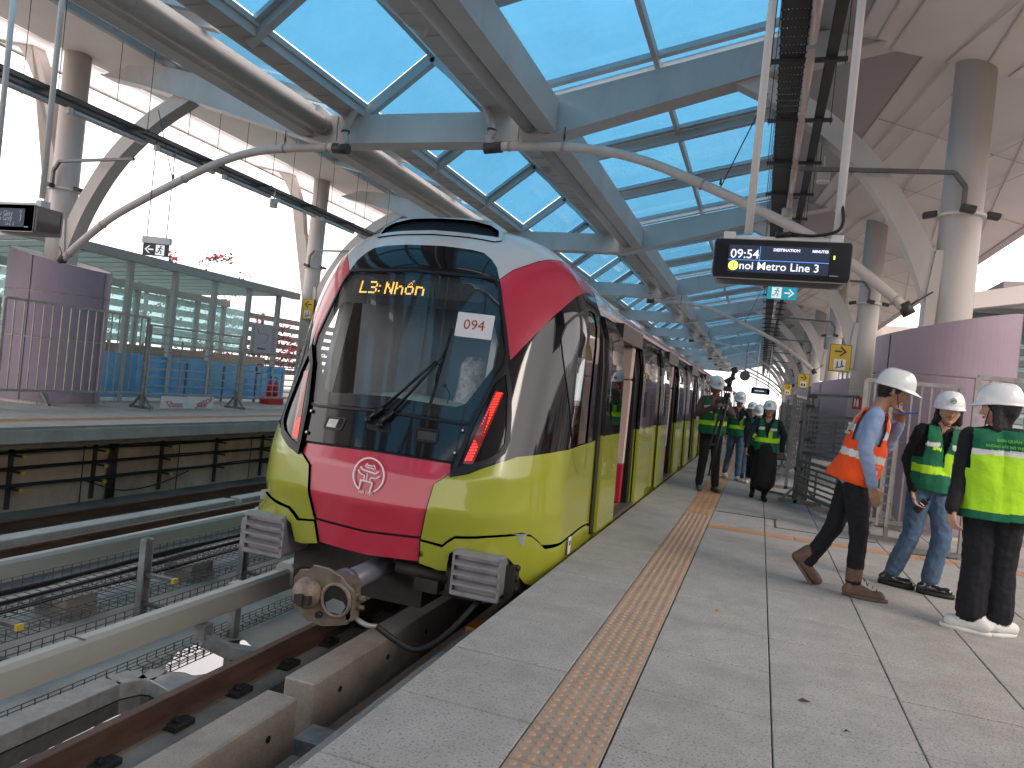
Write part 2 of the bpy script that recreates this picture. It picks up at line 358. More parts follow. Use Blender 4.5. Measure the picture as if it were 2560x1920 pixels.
m_lime = M('lime green train paint', (.40, .43, .045), .22, 0, var=.05, scale=1.5, coat=.7, dirt=.14, dcol=(.22, .24, .07), dscale=4, stretch=(1, 1, .3))
m_tred = M('raspberry red train paint', (.62, .045, .085), .25, 0, var=.05, scale=1.5, coat=.7, dirt=.12, dcol=(.3, .06, .06), dscale=4)
m_twhite = M('white train paint', (.62, .60, .58), .25, 0, var=.04, coat=.6, dirt=.2, dcol=(.4, .38, .35), dscale=3)
m_tblack = M('gloss black train mask', (.010, .010, .012), .06, 0, var=.2, scale=3, coat=.35, spec=.5)
m_tside = M('gloss black train side band', (.03, .026, .027), .05, .25, var=.2, scale=3, coat=.5, spec=.7)
m_under = M('black shell gap', (.008, .008, .008), .6)
m_ws = glass('windscreen glass', (.90, .92, .92), .015, .01)
m_sidewin = glass('dark side window glass', (.10, .11, .12), .24, .01)
m_cabwin = glass('cab side glass', (.82, .86, .86), .05, .01)
m_dash = M('pale green dashboard', (.46, .56, .44), .6)
m_cab = M('grey cab lining', (.34, .36, .38), .7)
m_cabl = M('pale cab lining', (.62, .6, .57), .6)
m_int = M('beige pink car lining', (.72, .56, .50), .45, var=.04)
m_intred = M('red car lining', (.50, .03, .06), .4)
m_wipe = M('satin black wiper', (.01, .01, .011), .35)
m_ledr = M('lit red tail lamp', (.6, .02, .01), .4, emit=(1, .025, .012), estr=1.9)
m_ledo = M('unlit lamp lens red', (.35, .02, .015), .15, coat=1)
m_amber = M('lit amber display dot', (.8, .4, .05), .4, emit=(1, .50, .10), estr=2.6)
m_dot = M('grey display dot', (.42, .39, .34), .5)
m_panelbk = M('display black panel', (.02, .02, .02), .3)
m_card = M('white paper card', (.78, .76, .76), .6, var=.02)
m_redink = M('red ink', (.45, .06, .03), .6)
m_silver = M('silver emblem', (.72, .66, .66), .35, .3, var=.05)
m_bump = M('cast grey buffer', (.30, .29, .31), .45, .35, var=.12, scale=8, dirt=.3, dcol=(.15, .14, .14), dscale=6)
m_coup = M('dirty coupler face', (.17, .14, .10), .7, .2, var=.25, scale=12, dirt=.6, dcol=(.07, .055, .045), dscale=9, bump=.4)
m_coupb = M('grey coupler tube', (.20, .21, .25), .4, .2, var=.1, dirt=.3, dcol=(.1, .09, .09), dscale=6)
m_rust = M('worn rusty steel', (.26, .19, .15), .6, .3, var=.35, scale=18, bump=.5, dirt=.5, dcol=(.12, .08, .06), dscale=14)
m_oran = M('orange pad', (.55, .20, .03), .6)
m_bogie = M('dark bogie steel', (.05, .042, .038), .6, .3, var=.3, scale=6)

train = empty('metro_train', (XC, 5.1, -.93), label='lime, red and white metro train with a black nose and open doors', cat='train')
sR = lambda a, b, n=10: seam(a, b, n)
WSR = [(0, 35.9), (21.6, 34.9), (23.0, 32.4), (26.1, 18.6), (25.7, 15.6), (19.4, 2.4), (17, 2.2), (0, 2.9)]
def full(Rr): return Rr + [(-a, e) for a, e in Rr[::-1] if a > 0]
WS = full(WSR)
WSh = full([(0, 35.0), (20.9, 34.0), (22.2, 32.0), (25.0, 18.6), (24.6, 16.2), (18.7, 3.4), (16.6, 3.1), (0, 3.8)])
TOPR = [(0, 42.3), (5, 42.3), (9, 42.0), (14, 41.6), (17.5, 40.9), (19.8, 39.3), (21.4, 37.4), (22.3, 34.7)]
EDGE = [(23.5, 30.3), (25.2, 23.2), (26.4, 17.0)]
ARC = [(29.2, 20.4), (32.3, 23.9), (36.7, 28.5), (42.4, 33.4), (46, 36.2), (50.1, 38.8), (54, 41.0), (58, 42.9), (63, 44.8)]
sb = seam(2.2, .888, 10)          # black part of the joint
st = [p for z in [2.2, 2.27, 2.34, 2.41, 2.47] for p in seam(z, z, 1)[:1]]
stop = [p for z in ZTOP for p in seam(z, z, 1)[:1]]
LT = [(66, -.9), (52, -1.2), (40, -1.8), (29.1, -3.0), (22.8, -5.3), (19.8, -6.3), (16.8, -7.1)]
RT = [(16.7, -4.8), (10, -4.55), (0, -4.45)]
MASK = TOPR + EDGE + ARC + sb + LT + [(16.75, -4.8), (0, -4.45)]
MASK = MASK + [(-a, e) for a, e in MASK[::-1] if a > 0]
WIN = [(39.2, 24.6), (41.0, 28.2), (44.3, 31.0), (50.5, 34.9), (56, 37.7), (62, 39.2), (64, 36), (61.5, 25), (60.5, 12), (60.5, 0), (59.5, -9.5), (56.5, -11), (50.5, -8.6), (46.5, -3), (44.4, 4), (43.0, 10), (41.2, 16), (39.9, 21)]
WINL = [(-a, e) for a, e in WIN]
BOT = [(41.5, -26.5), (36.8, -27.1), (33.1, -26.6), (26, -24.6), (15.8, -24.6), (11.8, -24.2)]
low = seam(.888, -.2, 8)
SH = seam(-.2, 2.47, 20) + stop
SHELL = [(0, -24)] + [(11.8, -24.2), (26, -24.6), (36.8, -27.1)] + SH
SHELL = SHELL + [(-a, e) for a, e in SHELL[::-1] if a > 0]
patch('under_shell', SHELL, m_under, train, -.014, 0, [WSh, WIN, WINL], sp=3)
mask = patch('nose_mask', MASK, m_tblack, train, 0, .02, [WSh, WIN, WINL], sp=1.5)
# windscreen with its raised frame, panel and display
wsf = patch('windscreen_frame', WS, m_black, train, .010, .02, [full([(0, 35.3), (21.2, 34.3), (22.5, 32.1), (25.4, 18.6), (25.0, 16.0), (19.0, 3.0), (16.7, 2.7), (0, 3.4)])], sp=2)
ws = patch('windscreen', WSh, m_ws, train, .002, 0, sp=1.5)
FR = full([(0, 28.0), (21.2, 27.3), (23.5, 20.2), (23.0, 15.5), (17.6, 6.6), (15.6, 5.9), (0, 6.6)])
patch('windscreen_border', WSh, m_black, ws, -.014, 0, [rnd(FR, 1.6)], sp=1.6)
white = TOPR + [(25.5, 37.3), (29.4, 39.4), (33.5, 41.7), (37.6, 43.6), (43, 45.6), (51, 49)] + stop
WH = white + [(-a, e) for a, e in white[::-1] if a > 0]
patch('white_roof_dome', [(a, e) for a, e in WH], m_twhite, train, 0, .02, sp=1.8)
for sg in (1, -1):
    F2 = lambda P: [(a * sg, e) for a, e in P]
    patch('red_flank', F2([(22.45, 34.6)] + EDGE + ARC + st + [(51, 48.8), (43, 45.4), (37.6, 43.4), (33.5, 41.5), (29.4, 39.2), (25.5, 37.1)]), m_tred, train, .001, .02, sp=1.6)
    patch('lime_flank', F2(LT[::-1] + seam(.885, .1, 6)[0:] + [(66.5, -27.6), (52, -24.6), (38.2, -21.0), (37, -20.7), (35.6, -19.4), (33.7, -17.9), (31.6, -17.1), (27, -17.1), (24.6, -17.2), (18.6, -17.9), (17.3, -18.9), (16.3, -20.0), (12.1, -19.5), (13.2, -12.3), (13.8, -9.1), (16.2, -7.3)]), m_lime, train, .006, .03, sp=1.6)
    def bulge(p, n, v):
        a = np.abs(v[:, 0]); w = np.clip(1 - ((a - 29) / 15) ** 2, 0, 1) * np.clip((-v[:, 1] - 17) / 4, 0, 1)
        q = p.copy(); q[:, 0] += np.sign(n[:, 0]) * w * .05; q[:, 1] -= w * .07; return q
    patch('bumper_fairing', F2([(12.1, -19.95), (16.25, -20.4), (17.25, -19.35), (18.6, -18.3), (24.6, -17.55), (27, -17.45), (31.6, -17.45), (33.75, -18.2), (35.6, -19.75), (37, -21.1), (38.25, -21.4), (52, -25.0), (66.5, -28.0)] + seam(.07, -.2, 2) + [(55, -30), (41.5, -27.6), (36.8, -27.8), (34.8, -27.6), (33.1, -26.8), (31.4, -25), (30.2, -22.8), (28.6, -21.2), (26.7, -20.7), (18.8, -20.4), (17.6, -21.3), (17.3, -24.9), (15.8, -25.1), (11.9, -24.4)]), m_lime, train, .012, .09, sp=1.2, post=bulge)
    w = patch('cab_window', F2(WIN), m_cabwin, train, -.004, 0, sp=2)
    patch('window_frame', F2([(a, e) for a, e in WIN]), m_black, w, .006, .02, [F2([(a + (50 - a) * .035, e + (12 - e) * .03) for a, e in WIN])], sp=3)
    # tail lamp: raised housing, glossy lens, lit strip of rows
    HL = [(25.8, 16.3), (26.9, 11.2), (27.3, 5), (27.3, 0), (26.4, -2.6), (24.2, -4.6), (19.8, -6.7), (16.6, -7.5), (19.2, 2.5), (22.8, 12.0)]
    HLi = [(25.5, 13.6), (26.2, 9.5), (26.4, 2), (26.2, -.6), (25.3, -2.3), (23.4, -3.7), (19.6, -5.3), (17.9, -5.8), (20.2, 2.8), (23.4, 11.3)]
    hl = patch('tail_lamp', F2(HL), m_black, train, .03, .045, [F2(HLi)], sp=1.2)
    patch('lens', F2(HLi), m_tblack, hl, .012, 0, sp=1.2)
    lit = MB(); nr = 24
    for i in range(0 if sg > 0 else 15, nr):
        t = (i + .5) / nr; e = 9.6 - 14.2 * t; a0 = 23.9 + (18.9 - 23.9) * t; a1 = 25.2 + (20.3 - 25.2) * t; hh = 14.2 / nr * .27
        for j in range(4):
            q0 = a0 + (a1 - a0) * (j + .12) / 4; q1 = a0 + (a1 - a0) * (j + .88) / 4
            pts, n_ = surf([q0 * sg, q1 * sg, q1 * sg, q0 * sg], [e + .25 * j / 4 - hh] * 2 + [e + .25 * j / 4 + hh] * 2, .0165); lit.quad(*[tuple(x) for x in pts])
    lo_ = lit.build('led_strip', m_ledr, hl)
    pts, n_ = surf([23.7 * sg, 25.5 * sg, 20.6 * sg, 18.7 * sg], [10, 9.6, -5.0, -5.0], .0145)
    MB().quad(*[tuple(x) for x in pts]).build('led_backing', m_ledo, hl)
patch('red_nose_panel', full([(0, -4.85), (16.3, -5.2), (16.5, -6.9), (15.6, -7.5), (13.55, -9.2), (12.95, -12.3), (11.8, -19.3), (0, -19.9)]), m_tred, train, -.012, .02, sp=1.6)
patch('red_lower_panel', full([(0, -20.3), (11.78, -19.7), (11.6, -24.3), (0, -24.9)]), m_tred, train, -.006, .03, sp=1.6)
# roof vent cowl above the windscreen
VC = full([(0, 54), (12, 53.2), (19, 51.4), (22.8, 49.0), (22.0, 45.6), (20, 44.8), (12, 45.6), (0, 46.3)])
VCi = full([(0, 51.6), (12, 51.0), (18.5, 49.8), (21.2, 48.4), (21.0, 46.3), (12, 46.8), (0, 47.3)])
def cowl(p, n, v):
    q = p.copy(); w = np.clip((v[:, 1] - 46.3) / 5, 0, 1); q[:, 2] += w * .06; q[:, 1] -= w * .04; return q
vent = patch('roof_vent', VC, m_twhite, train, .012, .06, [VCi], sp=1.4, post=cowl)
patch('vent_opening', VCi, m_black, vent, -.004, .0, sp=2, post=lambda p, n, v: cowl(p, n, v) - n * .012)
sw = MB()
# headlamps in the mask
for sg in (1, -1):
    lp = patch('marker_lamp', [(a * sg, e) for a, e in rnd([(8.0, .8), (13.1, .7), (13.3, -2.0), (8.4, -2.0)], .6)], m_black, train, .008, .02, [[(a * sg, e) for a, e in rnd([(8.5, .4), (12.7, .3), (12.9, -1.6), (8.8, -1.6)], .5)]], sp=1)
    patch('lamp_glass', [(a * sg, e) for a, e in [(10.0 if sg < 0 else 8.6, .3), (12.6, .2), (12.8, -1.5), (10.2 if sg < 0 else 8.9, -1.5)]], M('frosted lamp lens', (.5, .5, .48), .2, .3, var=.3, scale=60) if sg < 0 else M('dark lamp lens', (.06, .06, .06), .15), lp, .001, 0, sp=1)
    for a, e in ((17.9, 1.1), (16.9, -3.3)):
        p, n = S1(a * sg, e, .004); d = MB(); d.tube([p, p + n * .012], .016, 14); d.m = 1; d.tube([p + n * .012, p + n * .02], .009, 10); d.build('mask_screw', [m_black, m_silver], train)
# windscreen wiper: two arms and a blade
wp = MB(); pv = [S1(-2.3, .8, .03)[0], S1(.6, .1, .03)[0]]
el_ = S1(11.6, 15.6, .07)[0]; el2 = S1(10.4, 15.0, .06)[0]
for a, b in ((pv[0], el2), (pv[1], el_)):
    q = a + (b - a) * .22; wp.tube([a, q], .02, 8); wp.tube([q, b], [.016, .009], 8)
for a in pv: wp.sphere(a, .028)
wip = wp.build('wiper', m_wipe, train)
q0, q1 = S1(10.4, 5.6, .02)[0], S1(12.4, 23.0, .02)[0]; wb = MB(); wb.beam(q0, q1, .012, .03, (0, -1, 0)); wb.tube([q0 + (q1 - q0) * .3 + Vector((0, -.02, .0)), (q0 + q1) / 2 + Vector((0, -.055, .0)), q0 + (q1 - q0) * .7 + Vector((0, -.02, 0))], .008, 6)
wb.tube([el_, (q0 + q1) / 2 + Vector((0, -.05, 0))], .012, 6); wb.build('wiper_blade', m_wipe, wip)
patch('wiper_recess', rnd([(-3.4, 1.6), (2.2, 1.2), (3.2, -1.0), (-2.6, -.9)], .8), m_under, wip, .003, 0, sp=1)
# destination display behind the glass: amber dots
ld = patch('destination_display', rnd(full([(0, 34.05), (19.6, 33.3), (18.9, 29.3), (0, 29.9)]), .8), m_panelbk, train, -.008, 0, sp=1.5)
FNT = {'L': ['10000'] * 6 + ['11111'], '3': ['11110', '00001', '00001', '01110', '00001', '00001', '11110'], ':': ['0', '0', '1', '0', '0', '1', '0'], ' ': ['00'] * 7,
       'N': ['10001', '11001', '11001', '10101', '10011', '10011', '10001'], 'h': ['10000', '10000', '10110', '11001', '10001', '10001', '10001'], 'o': ['00000', '00000', '01110', '10001', '10001', '10001', '01110'], 'n': ['00000', '00000', '11110', '10001', '10001', '10001', '10001']}
on = set(); cx_ = 2
for ch in 'L3: Nhon':
    g = FNT[ch]
    for rr, row in enumerate(g):
        for cc, b_ in enumerate(row):
            if b_ == '1':
                for dr in (0, 1):
                    for dc in (0, 1): on.add((3 + rr * 2 + dr, cx_ + cc * 2 + dc))
    if ch == 'o':
        for (r_, c_) in ((1, 4), (2, 3), (2, 5), (0, 6), (-1, 7), (3, 2), (3, 6)): on.add((r_ + 2, cx_ + c_ + 1))
    cx_ += len(g[0]) * 2 + (2 if ch != ' ' else 0)
NC, NR = 150, 19; da, db = MB(), MB()
AZ = []; EL = []; K_ = []
for r_ in range(NR):
    for c_ in range(NC):
        u = c_ / (NC - 1); v = r_ / (NR - 1); a = -18.6 + 37.2 * u; e = (33.55 - .6 * abs(a) / 19) - 3.5 * v; K_.append((r_, c_)); AZ.append(a); EL.append(e)
pp, nn_ = surf(AZ, EL, -.004)
off_ = 8
for (r_, c_), p, n in zip(K_, pp, nn_):
    lit_ = (r_, c_ - off_) in on; s_ = .0019 if lit_ else .0013
    x_ = np.cross([0, 0, 1], n); x_ = x_ / np.linalg.norm(x_); y_ = np.cross(n, x_)
    if not lit_ and (r_ + c_) % 2: continue
    (da if lit_ else db).add([p + x_ * s_ * i + y_ * s_ * 1.15 * j for i, j in ((-1, -1), (1, -1), (1, 1), (-1, 1))], [(0, 1, 2, 3)])
link(bpy.data.objects.new('lit_dots', da.mesh('lit_dots', m_amber)), ld)
link(bpy.data.objects.new('unlit_dots', db.mesh('unlit_dots', m_dot)), ld)
# paper card with the number, taped to the windscreen
p00 = S1(13.1, 27.0, .012)[0]; p10 = S1(22.0, 26.4, .012)[0]; p11 = S1(22.0, 21.0, .012)[0]; p01 = S1(13.2, 21.5, .012)[0]
cen = (p00 + p10 + p11 + p01) / 4; xx = (p10 - p00 + p11 - p01).normalized(); yy = (p00 - p01 + p10 - p11).normalized(); fm = frame(cen, xx, yy)
cd = MB(); w_, h_ = (p10 - p00).length / 2, (p00 - p01).length / 2
cd.prism(rnd([(-w_, -h_), (w_, -h_), (w_, h_), (-w_, h_)], .012, 3), fm.translation, fm.col[0].xyz, fm.col[1].xyz, fm.col[2].xyz * .002)
card = cd.build('number_card', m_card, None, label='white paper card reading 094 taped inside the train windscreen', cat='card')
text_mesh('094', .118, m_redink, 'number', fm @ Matrix.Translation((-.005, 0, .0035)), card)
# round city crest on the red panel
ce, cn = S1(.55, -9.2, 0); xx = Vector((1, 0, 0)); yy = cn.cross(xx); fm = frame(ce + cn * .0, (1, 0, .0), Vector((0, 0, 1)) - cn * cn.z); ox, oy, oz = fm.col[0].xyz, fm.col[1].xyz, fm.col[2].xyz
em = MB(); Rr = .138
def ring(mb, r0, r1, a0=0, a1=360, n=48, z=.006):
    vs = []; fs = []
    for i in range(n + 1):
        a = R(a0 + (a1 - a0) * i / n)
        for r_ in (r0, r1): vs.append(ce + ox * r_ * math.cos(a) + oy * r_ * math.sin(a) + oz * z)
    for i in range(n): fs.append((2 * i, 2 * i + 1, 2 * i + 3, 2 * i + 2))
    mb.add(vs, fs)
ring(em, Rr * .91, Rr, -62, 242)
def stroke(pts, w=.0085, mb=em):
    pts = [Vector(((x - 1333) / 150 * Rr, (325 - y) / 150 * Rr)) for x, y in pts]
    for a, b in zip(pts, pts[1:]):
        A = ce + ox * a.x + oy * a.y + oz * .008; B = ce + ox * b.x + oy * b.y + oz * .008; mb.beam(A, B, w, .004, oz)
stroke([(1293, 258), (1308, 228), (1316, 242), (1363, 246), (1374, 236), (1392, 268)]); stroke([(1304, 258), (1378, 266)])
stroke([(1252, 262), (1272, 284), (1400, 304), (1424, 284)], .011); stroke([(1230, 290), (1256, 320), (1298, 330), (1298, 372)]); stroke([(1443, 320), (1410, 342), (1356, 342), (1354, 374)])
stroke([(1322, 312), (1322, 372)], .006); stroke([(1262, 372), (1384, 382)], .011); stroke([(1272, 374), (1262, 452)], .011); stroke([(1380, 384), (1362, 474)], .011)
crest = em.build('city_crest', m_silver, train)
text_mesh('HÀ NỘI', .035, m_silver, 'crest_lettering', frame(ce - oy * .133 + oz * .008 - ox * .004, ox, oy), crest)
# cab interior seen through the windscreen
cb = MB(); cb.bx((-4.0, 5.35, .12), (-1.6, 6.7, .2)); cb.bx((-3.95, 6.62, .2), (-1.65, 6.68, 2.35)); cb.build('cab_back_wall', m_cab, train)
cb = MB(); cb.bx((-3.1, 6.56, .5), (-2.15, 6.61, 2.1)); cb.build('cab_door', M('blue grey cab door', (.15, .24, .32), .5), train)
cb = MB()
prof = [(5.36, .98), (5.42, 1.04), (5.55, 1.10), (5.75, 1.14), (5.95, 1.13), (6.02, 1.02), (6.0, .6)]
xs = np.linspace(-3.62, -1.98, 15); vs = [(x, y + .10 * ((x - XC) / .8) ** 2, z - .05 * ((x - XC) / .8) ** 2 + .03 * math.exp(-((x + 2.9) / .3) ** 2) * (z > 1.05)) for x in xs for y, z in prof]; k = len(prof)
cb.add(vs, [(i * k + j, (i + 1) * k + j, (i + 1) * k + j + 1, i * k + j + 1) for i in range(len(xs) - 1) for j in range(k - 1)], True); cb.build('dashboard', m_dash, train)
cb = MB(); cb.lathe((-2.35, 5.98, 1.12), [(.0, .42), (.12, .41), (.16, .34), (.17, .15), (.2, 0)], 14); cb.build('wrapped_seat', M('plastic wrapped grey seat', (.42, .42, .40), .25, var=.4, scale=25, bump=.8, bscale=30), train)
cb = MB(); cb.tube(bez([(-2.45, 5.6, 1.12), (-2.44, 5.6, 1.2), (-2.47, 5.58, 1.26)]), .006, 6); cb.sphere((-2.475, 5.575, 1.265), .016); cb.build('microphone', m_black, train)
for sg in (1, -1):
    cb = MB(); x0 = XC + sg * .74; x1 = XC + sg * 1.02
    cb.add([(x0, 5.42, 1.02), (x1, 5.9, 1.02), (x1 - sg * .12, 6.05, 2.15), (x0 - sg * .05, 5.62, 2.1), (x0 + sg * .03, 5.42, 1.02), (x1 + sg * .03, 5.9, 1.02), (x1 - sg * .09, 6.05, 2.15), (x0 - sg * .02, 5.62, 2.1)], [(0, 1, 2, 3), (4, 5, 6, 7), (0, 3, 7, 4), (1, 2, 6, 5)]) if False else None
    cb.beam((x0, 5.44, .98), (x0 - sg * .02, 5.72, 2.2), .05, .12); cb.beam((x1 + sg*.12, 6.0, .9), (x1 - sg * .02, 6.1, 2.2), .08, .06)
    cb.build('cab_pillar', m_cabl, train)
# buffers
for sg in (1, -1):
    x0, x1 = XC + sg * .76, XC + sg * 1.12; xa, xb = min(x0, x1), max(x0, x1)
    b = MB(); b.bx((xa, 5.12, -.26), (xb, 5.5, .055), .02); o = b.build('buffer_block', m_bump, train)
    b = MB(); b.bx((xa - .012, 5.085, -.275), (xb + .012, 5.125, -.235), .01); b.bx((xa - .012, 5.085, .03), (xb + .012, 5.125, .062), .01)
    for q in (xa - .004, xb + .004): b.box((q, 5.105, -.105), (.018, .035, .32))
    b.build('buffer_frame', m_bump, o)
    for i in range(4):
        z = -.2 + i * .075; b = MB(); b.prism([(0, 0), (-.06, .012), (-.06, .026), (0, .05)], (xa, 5.12, z), (0, 1, 0), (0, 0, 1), (xb - xa, 0, 0)); b.build('buffer_rib', m_bump, o)
    b = MB(); b.bx((xb if sg > 0 else xa - .07, 5.25, -.25), (xb + .07 if sg > 0 else xa, 5.6, -.02)); 
    for z in (-.2, -.12, -.04): b.cyl((xb + .08 if sg > 0 else xa - .08, 5.3, z), .02, .03, 10, 'x')
    b.build('buffer_bracket', m_bogie, o)
# coupler
cp = empty('coupler', (XC, 4.7, -.35)); cp.parent = train; cp.matrix_parent_inverse = wm(train).inverted()
CPX, CPZ, CPY = XC - .02, -.315, 4.58
oc = [(-.245, .09), (-.20, .155), (-.12, .17), (-.095, .205), (.02, .2), (.13, .165), (.175, .12), (.235, .085), (.245, -.1), (.215, -.155), (.15, -.175), (.02, -.205), (-.1, -.19), (-.16, -.15), (-.235, -.105)]
def circ(cx, cz, r, n=22, sq=0): return [(cx + r * math.cos(2 * math.pi * k / n), cz + r * math.sin(2 * math.pi * k / n)) for k in range(n)]
b = MB(); b.prism(oc, (CPX, CPY, CPZ), (1, 0, 0), (0, 0, 1), (0, .05, 0)); b.build('coupler_face', m_coup, cp)
b = MB(); b.prism([(x * 1.02, z * 1.02) for x, z in oc], (CPX, CPY + .012, CPZ), (1, 0, 0), (0, 0, 1), (0, .012, 0)); b.build('face_rim', m_galv, cp)
b = MB(); b.lathe((CPX - .115, CPY, CPZ + .01), [(.115, 0), (.108, .035), (.085, .075), (.05, .105), (.0, .115)], 24, Matrix.Rotation(R(90), 3, 'X')); b.build('coupler_cone', m_rust, cp)
b = MB(); b.bx((CPX - .15, CPY - .12, CPZ - .045), (CPX - .03, CPY - .07, CPZ + .02)); b.bx((CPX - .115, CPY - .135, CPZ - .05), (CPX - .075, CPY - .07, CPZ + .03)); b.build('cone_slot', m_bogie, cp)
b = MB(); b.lathe((CPX + .12, CPY, CPZ + .0), [(.125, -.004), (.125, .015), (.105, .02), (.10, -.004)], 28, Matrix.Rotation(R(90), 3, 'X')); b.build('cup_ring', m_rust, cp)
b = MB(); b.prism(circ(CPX + .12, CPZ, .103, 28), (0, CPY - .004, 0), (1, 0, 0), (0, 0, 1), (0, .003, 0)); b.build('cup_opening', m_under, cp)
b = MB(); b.prism([(-.06, -.09), (.05, -.09), (.085, -.03), (.06, .0), (-.02, .01), (-.08, -.03)], (CPX + .12, CPY - .007, CPZ), (1, 0, 0), (0, 0, 1), (0, .003, 0)); b.build('cup_plate', M('pale blue grey steel', (.22, .25, .27), .4, .4), cp)
b = MB(); b.cyl((CPX, CPY - .01, CPZ - .125), .024, .04, 16, 'y'); b.build('button', m_black, cp)
b = MB(); b.bx((CPX + .2, CPY + .0, CPZ - .13), (CPX + .262, CPY + .1, CPZ + .06), .01)
for z in (.03, -.03): b.cyl((CPX + .285, CPY + .05, CPZ + z), .016, .06, 8, 'x')
b.bx((CPX - .16, CPY + .05, CPZ - .13), (CPX + .17, CPY + .28, CPZ + .12), .03); b.build('coupler_head', m_coup, cp)
b = MB(); b.tube([(CPX, CPY + .25, CPZ + .03), (CPX + .01, CPY + 1.25, CPZ + .06)], .085, 20); b.tube([(CPX, CPY + .27, CPZ + .03), (CPX, CPY + .34, CPZ + .03)], .11, 20); b.build('coupler_tube', m_coupb, cp)
b = MB(); b.tube(bez([(CPX + .26, CPY + .06, CPZ - .12), (CPX + .36, CPY + .04, CPZ - .14), (CPX + .42, CPY + .1, CPZ - .155)]), .018, 10); b.build('hose_fitting', m_galv, cp)
b = MB(); b.tube(bez([(CPX + .41, CPY + .09, CPZ - .15), (CPX + .55, CPY + .14, CPZ - .24), (CPX + .7, CPY + .2, CPZ - .29), (CPX + .84, CPY + .36, CPZ - .2), (CPX + .98, CPY + .62, CPZ + .02)]), .022, 10); b.build('air_hose', m_rub, cp)
# under the nose
b = MB(); b.bx((-3.7, 5.5, -.42), (-1.9, 5.9, -.2)); b.bx((-3.1, 5.6, -.6), (-2.5, 7.5, -.3)); b.tube([(-2.6, 5.3, -.2), (-2.15, 5.3, -.22)], .05, 10); b.tube([(-2.62, 5.3, -.18), (-2.62, 5.3, -.05)], .02, 8)
b.box((-2.3, 5.3, -.28), (.2, .2, .1)); b.box((-2.14, 5.32, -.2), (.05, .12, .3)); b.build('underframe', m_bogie, train)
for y in (7.3, 9.5, 22.0, 19.8):
    for x in (XC - .75, XC + .75):
        b = MB(); b.cyl((x, y, -.53), .4, .13, 24, 'x'); b.build('wheel', m_bogie, train)
b = MB(); b.bx((-2.02, 6.6, -.62), (-1.62, 10.2, -.3)); b.bx((-3.98, 6.6, -.62), (-3.58, 10.2, -.3)); b.build('bogie_frame', m_bogie, train)
b = MB(); b.bx((-2.02, 5.42, -.66), (-1.72, 5.66, -.6), .01); b.build('orange_pad', m_oran, train)
b = MB(); b.bx((-1.94, 5.48, -.9), (-1.8, 5.6, -.66)); b.build('pad_bracket', m_galvd, train)
# ---------------------------------------------------------------- cars
def halfw(z, y=9.6):
    lo, hi = 0., 1.6
    for _ in range(30):
        m = (lo + hi) / 2
        if FN(np.array(XC + m), np.array(y), np.array(z)) < 0: lo = m
        else: hi = m
    return lo
_hw = {}
def HW(z):
    k = round(z, 3)
    if k not in _hw: _hw[k] = halfw(z)
    return _hw[k]
def skin(mb, y0, y1, z0, z1, off=0., th=.03, sg=1, nz=8):
    zs = [z0 + (z1 - z0) * k / nz for k in range(nz + 1)]; o = [(XC + sg * (HW(z) + off), z) for z in zs]; i = [(XC + sg * (HW(z) + off - th), z) for z in zs[::-1]]
    poly = o + i; n = len(poly); a = [(x, y0, z) for x, z in poly]; c = [(x, y1, z) for x, z in poly]
    mb.add(a + c, [(k, (k + 1) % n, n + (k + 1) % n, n + k) for k in range(n)], False)
    mb.add(a + c, [tuple(range(n)), tuple(range(2 * n - 1, n - 1, -1))]); return mb
ZB, ZT, ZD = .93, 2.10, 2.08
m_leafblk = m_tside; m_btrim = M('black door rubber', (.012, .012, .013), .35, .1)
m_chrome = M('brushed silver trim', (.55, .53, .52), .25, .8, var=.1)
def leaf_parts(y0, y1, sg, parent, full_=True):
    b = MB(); skin(b, y0, y1, .0, .93, .055, .035, sg, 4); l = b.build('door_leaf', m_lime, parent)
    b = MB(); skin(b, y0, y1, .93, 2.07, .055, .035, sg, 6); b.build('upper_leaf', m_tside, l)
    if full_:
        b = MB(); skin(b, y0 + .14, y1 - .12, 1.08, 1.9, .0575, .004, sg, 6); b.build('door_window', m_sidewin, l)
    return l
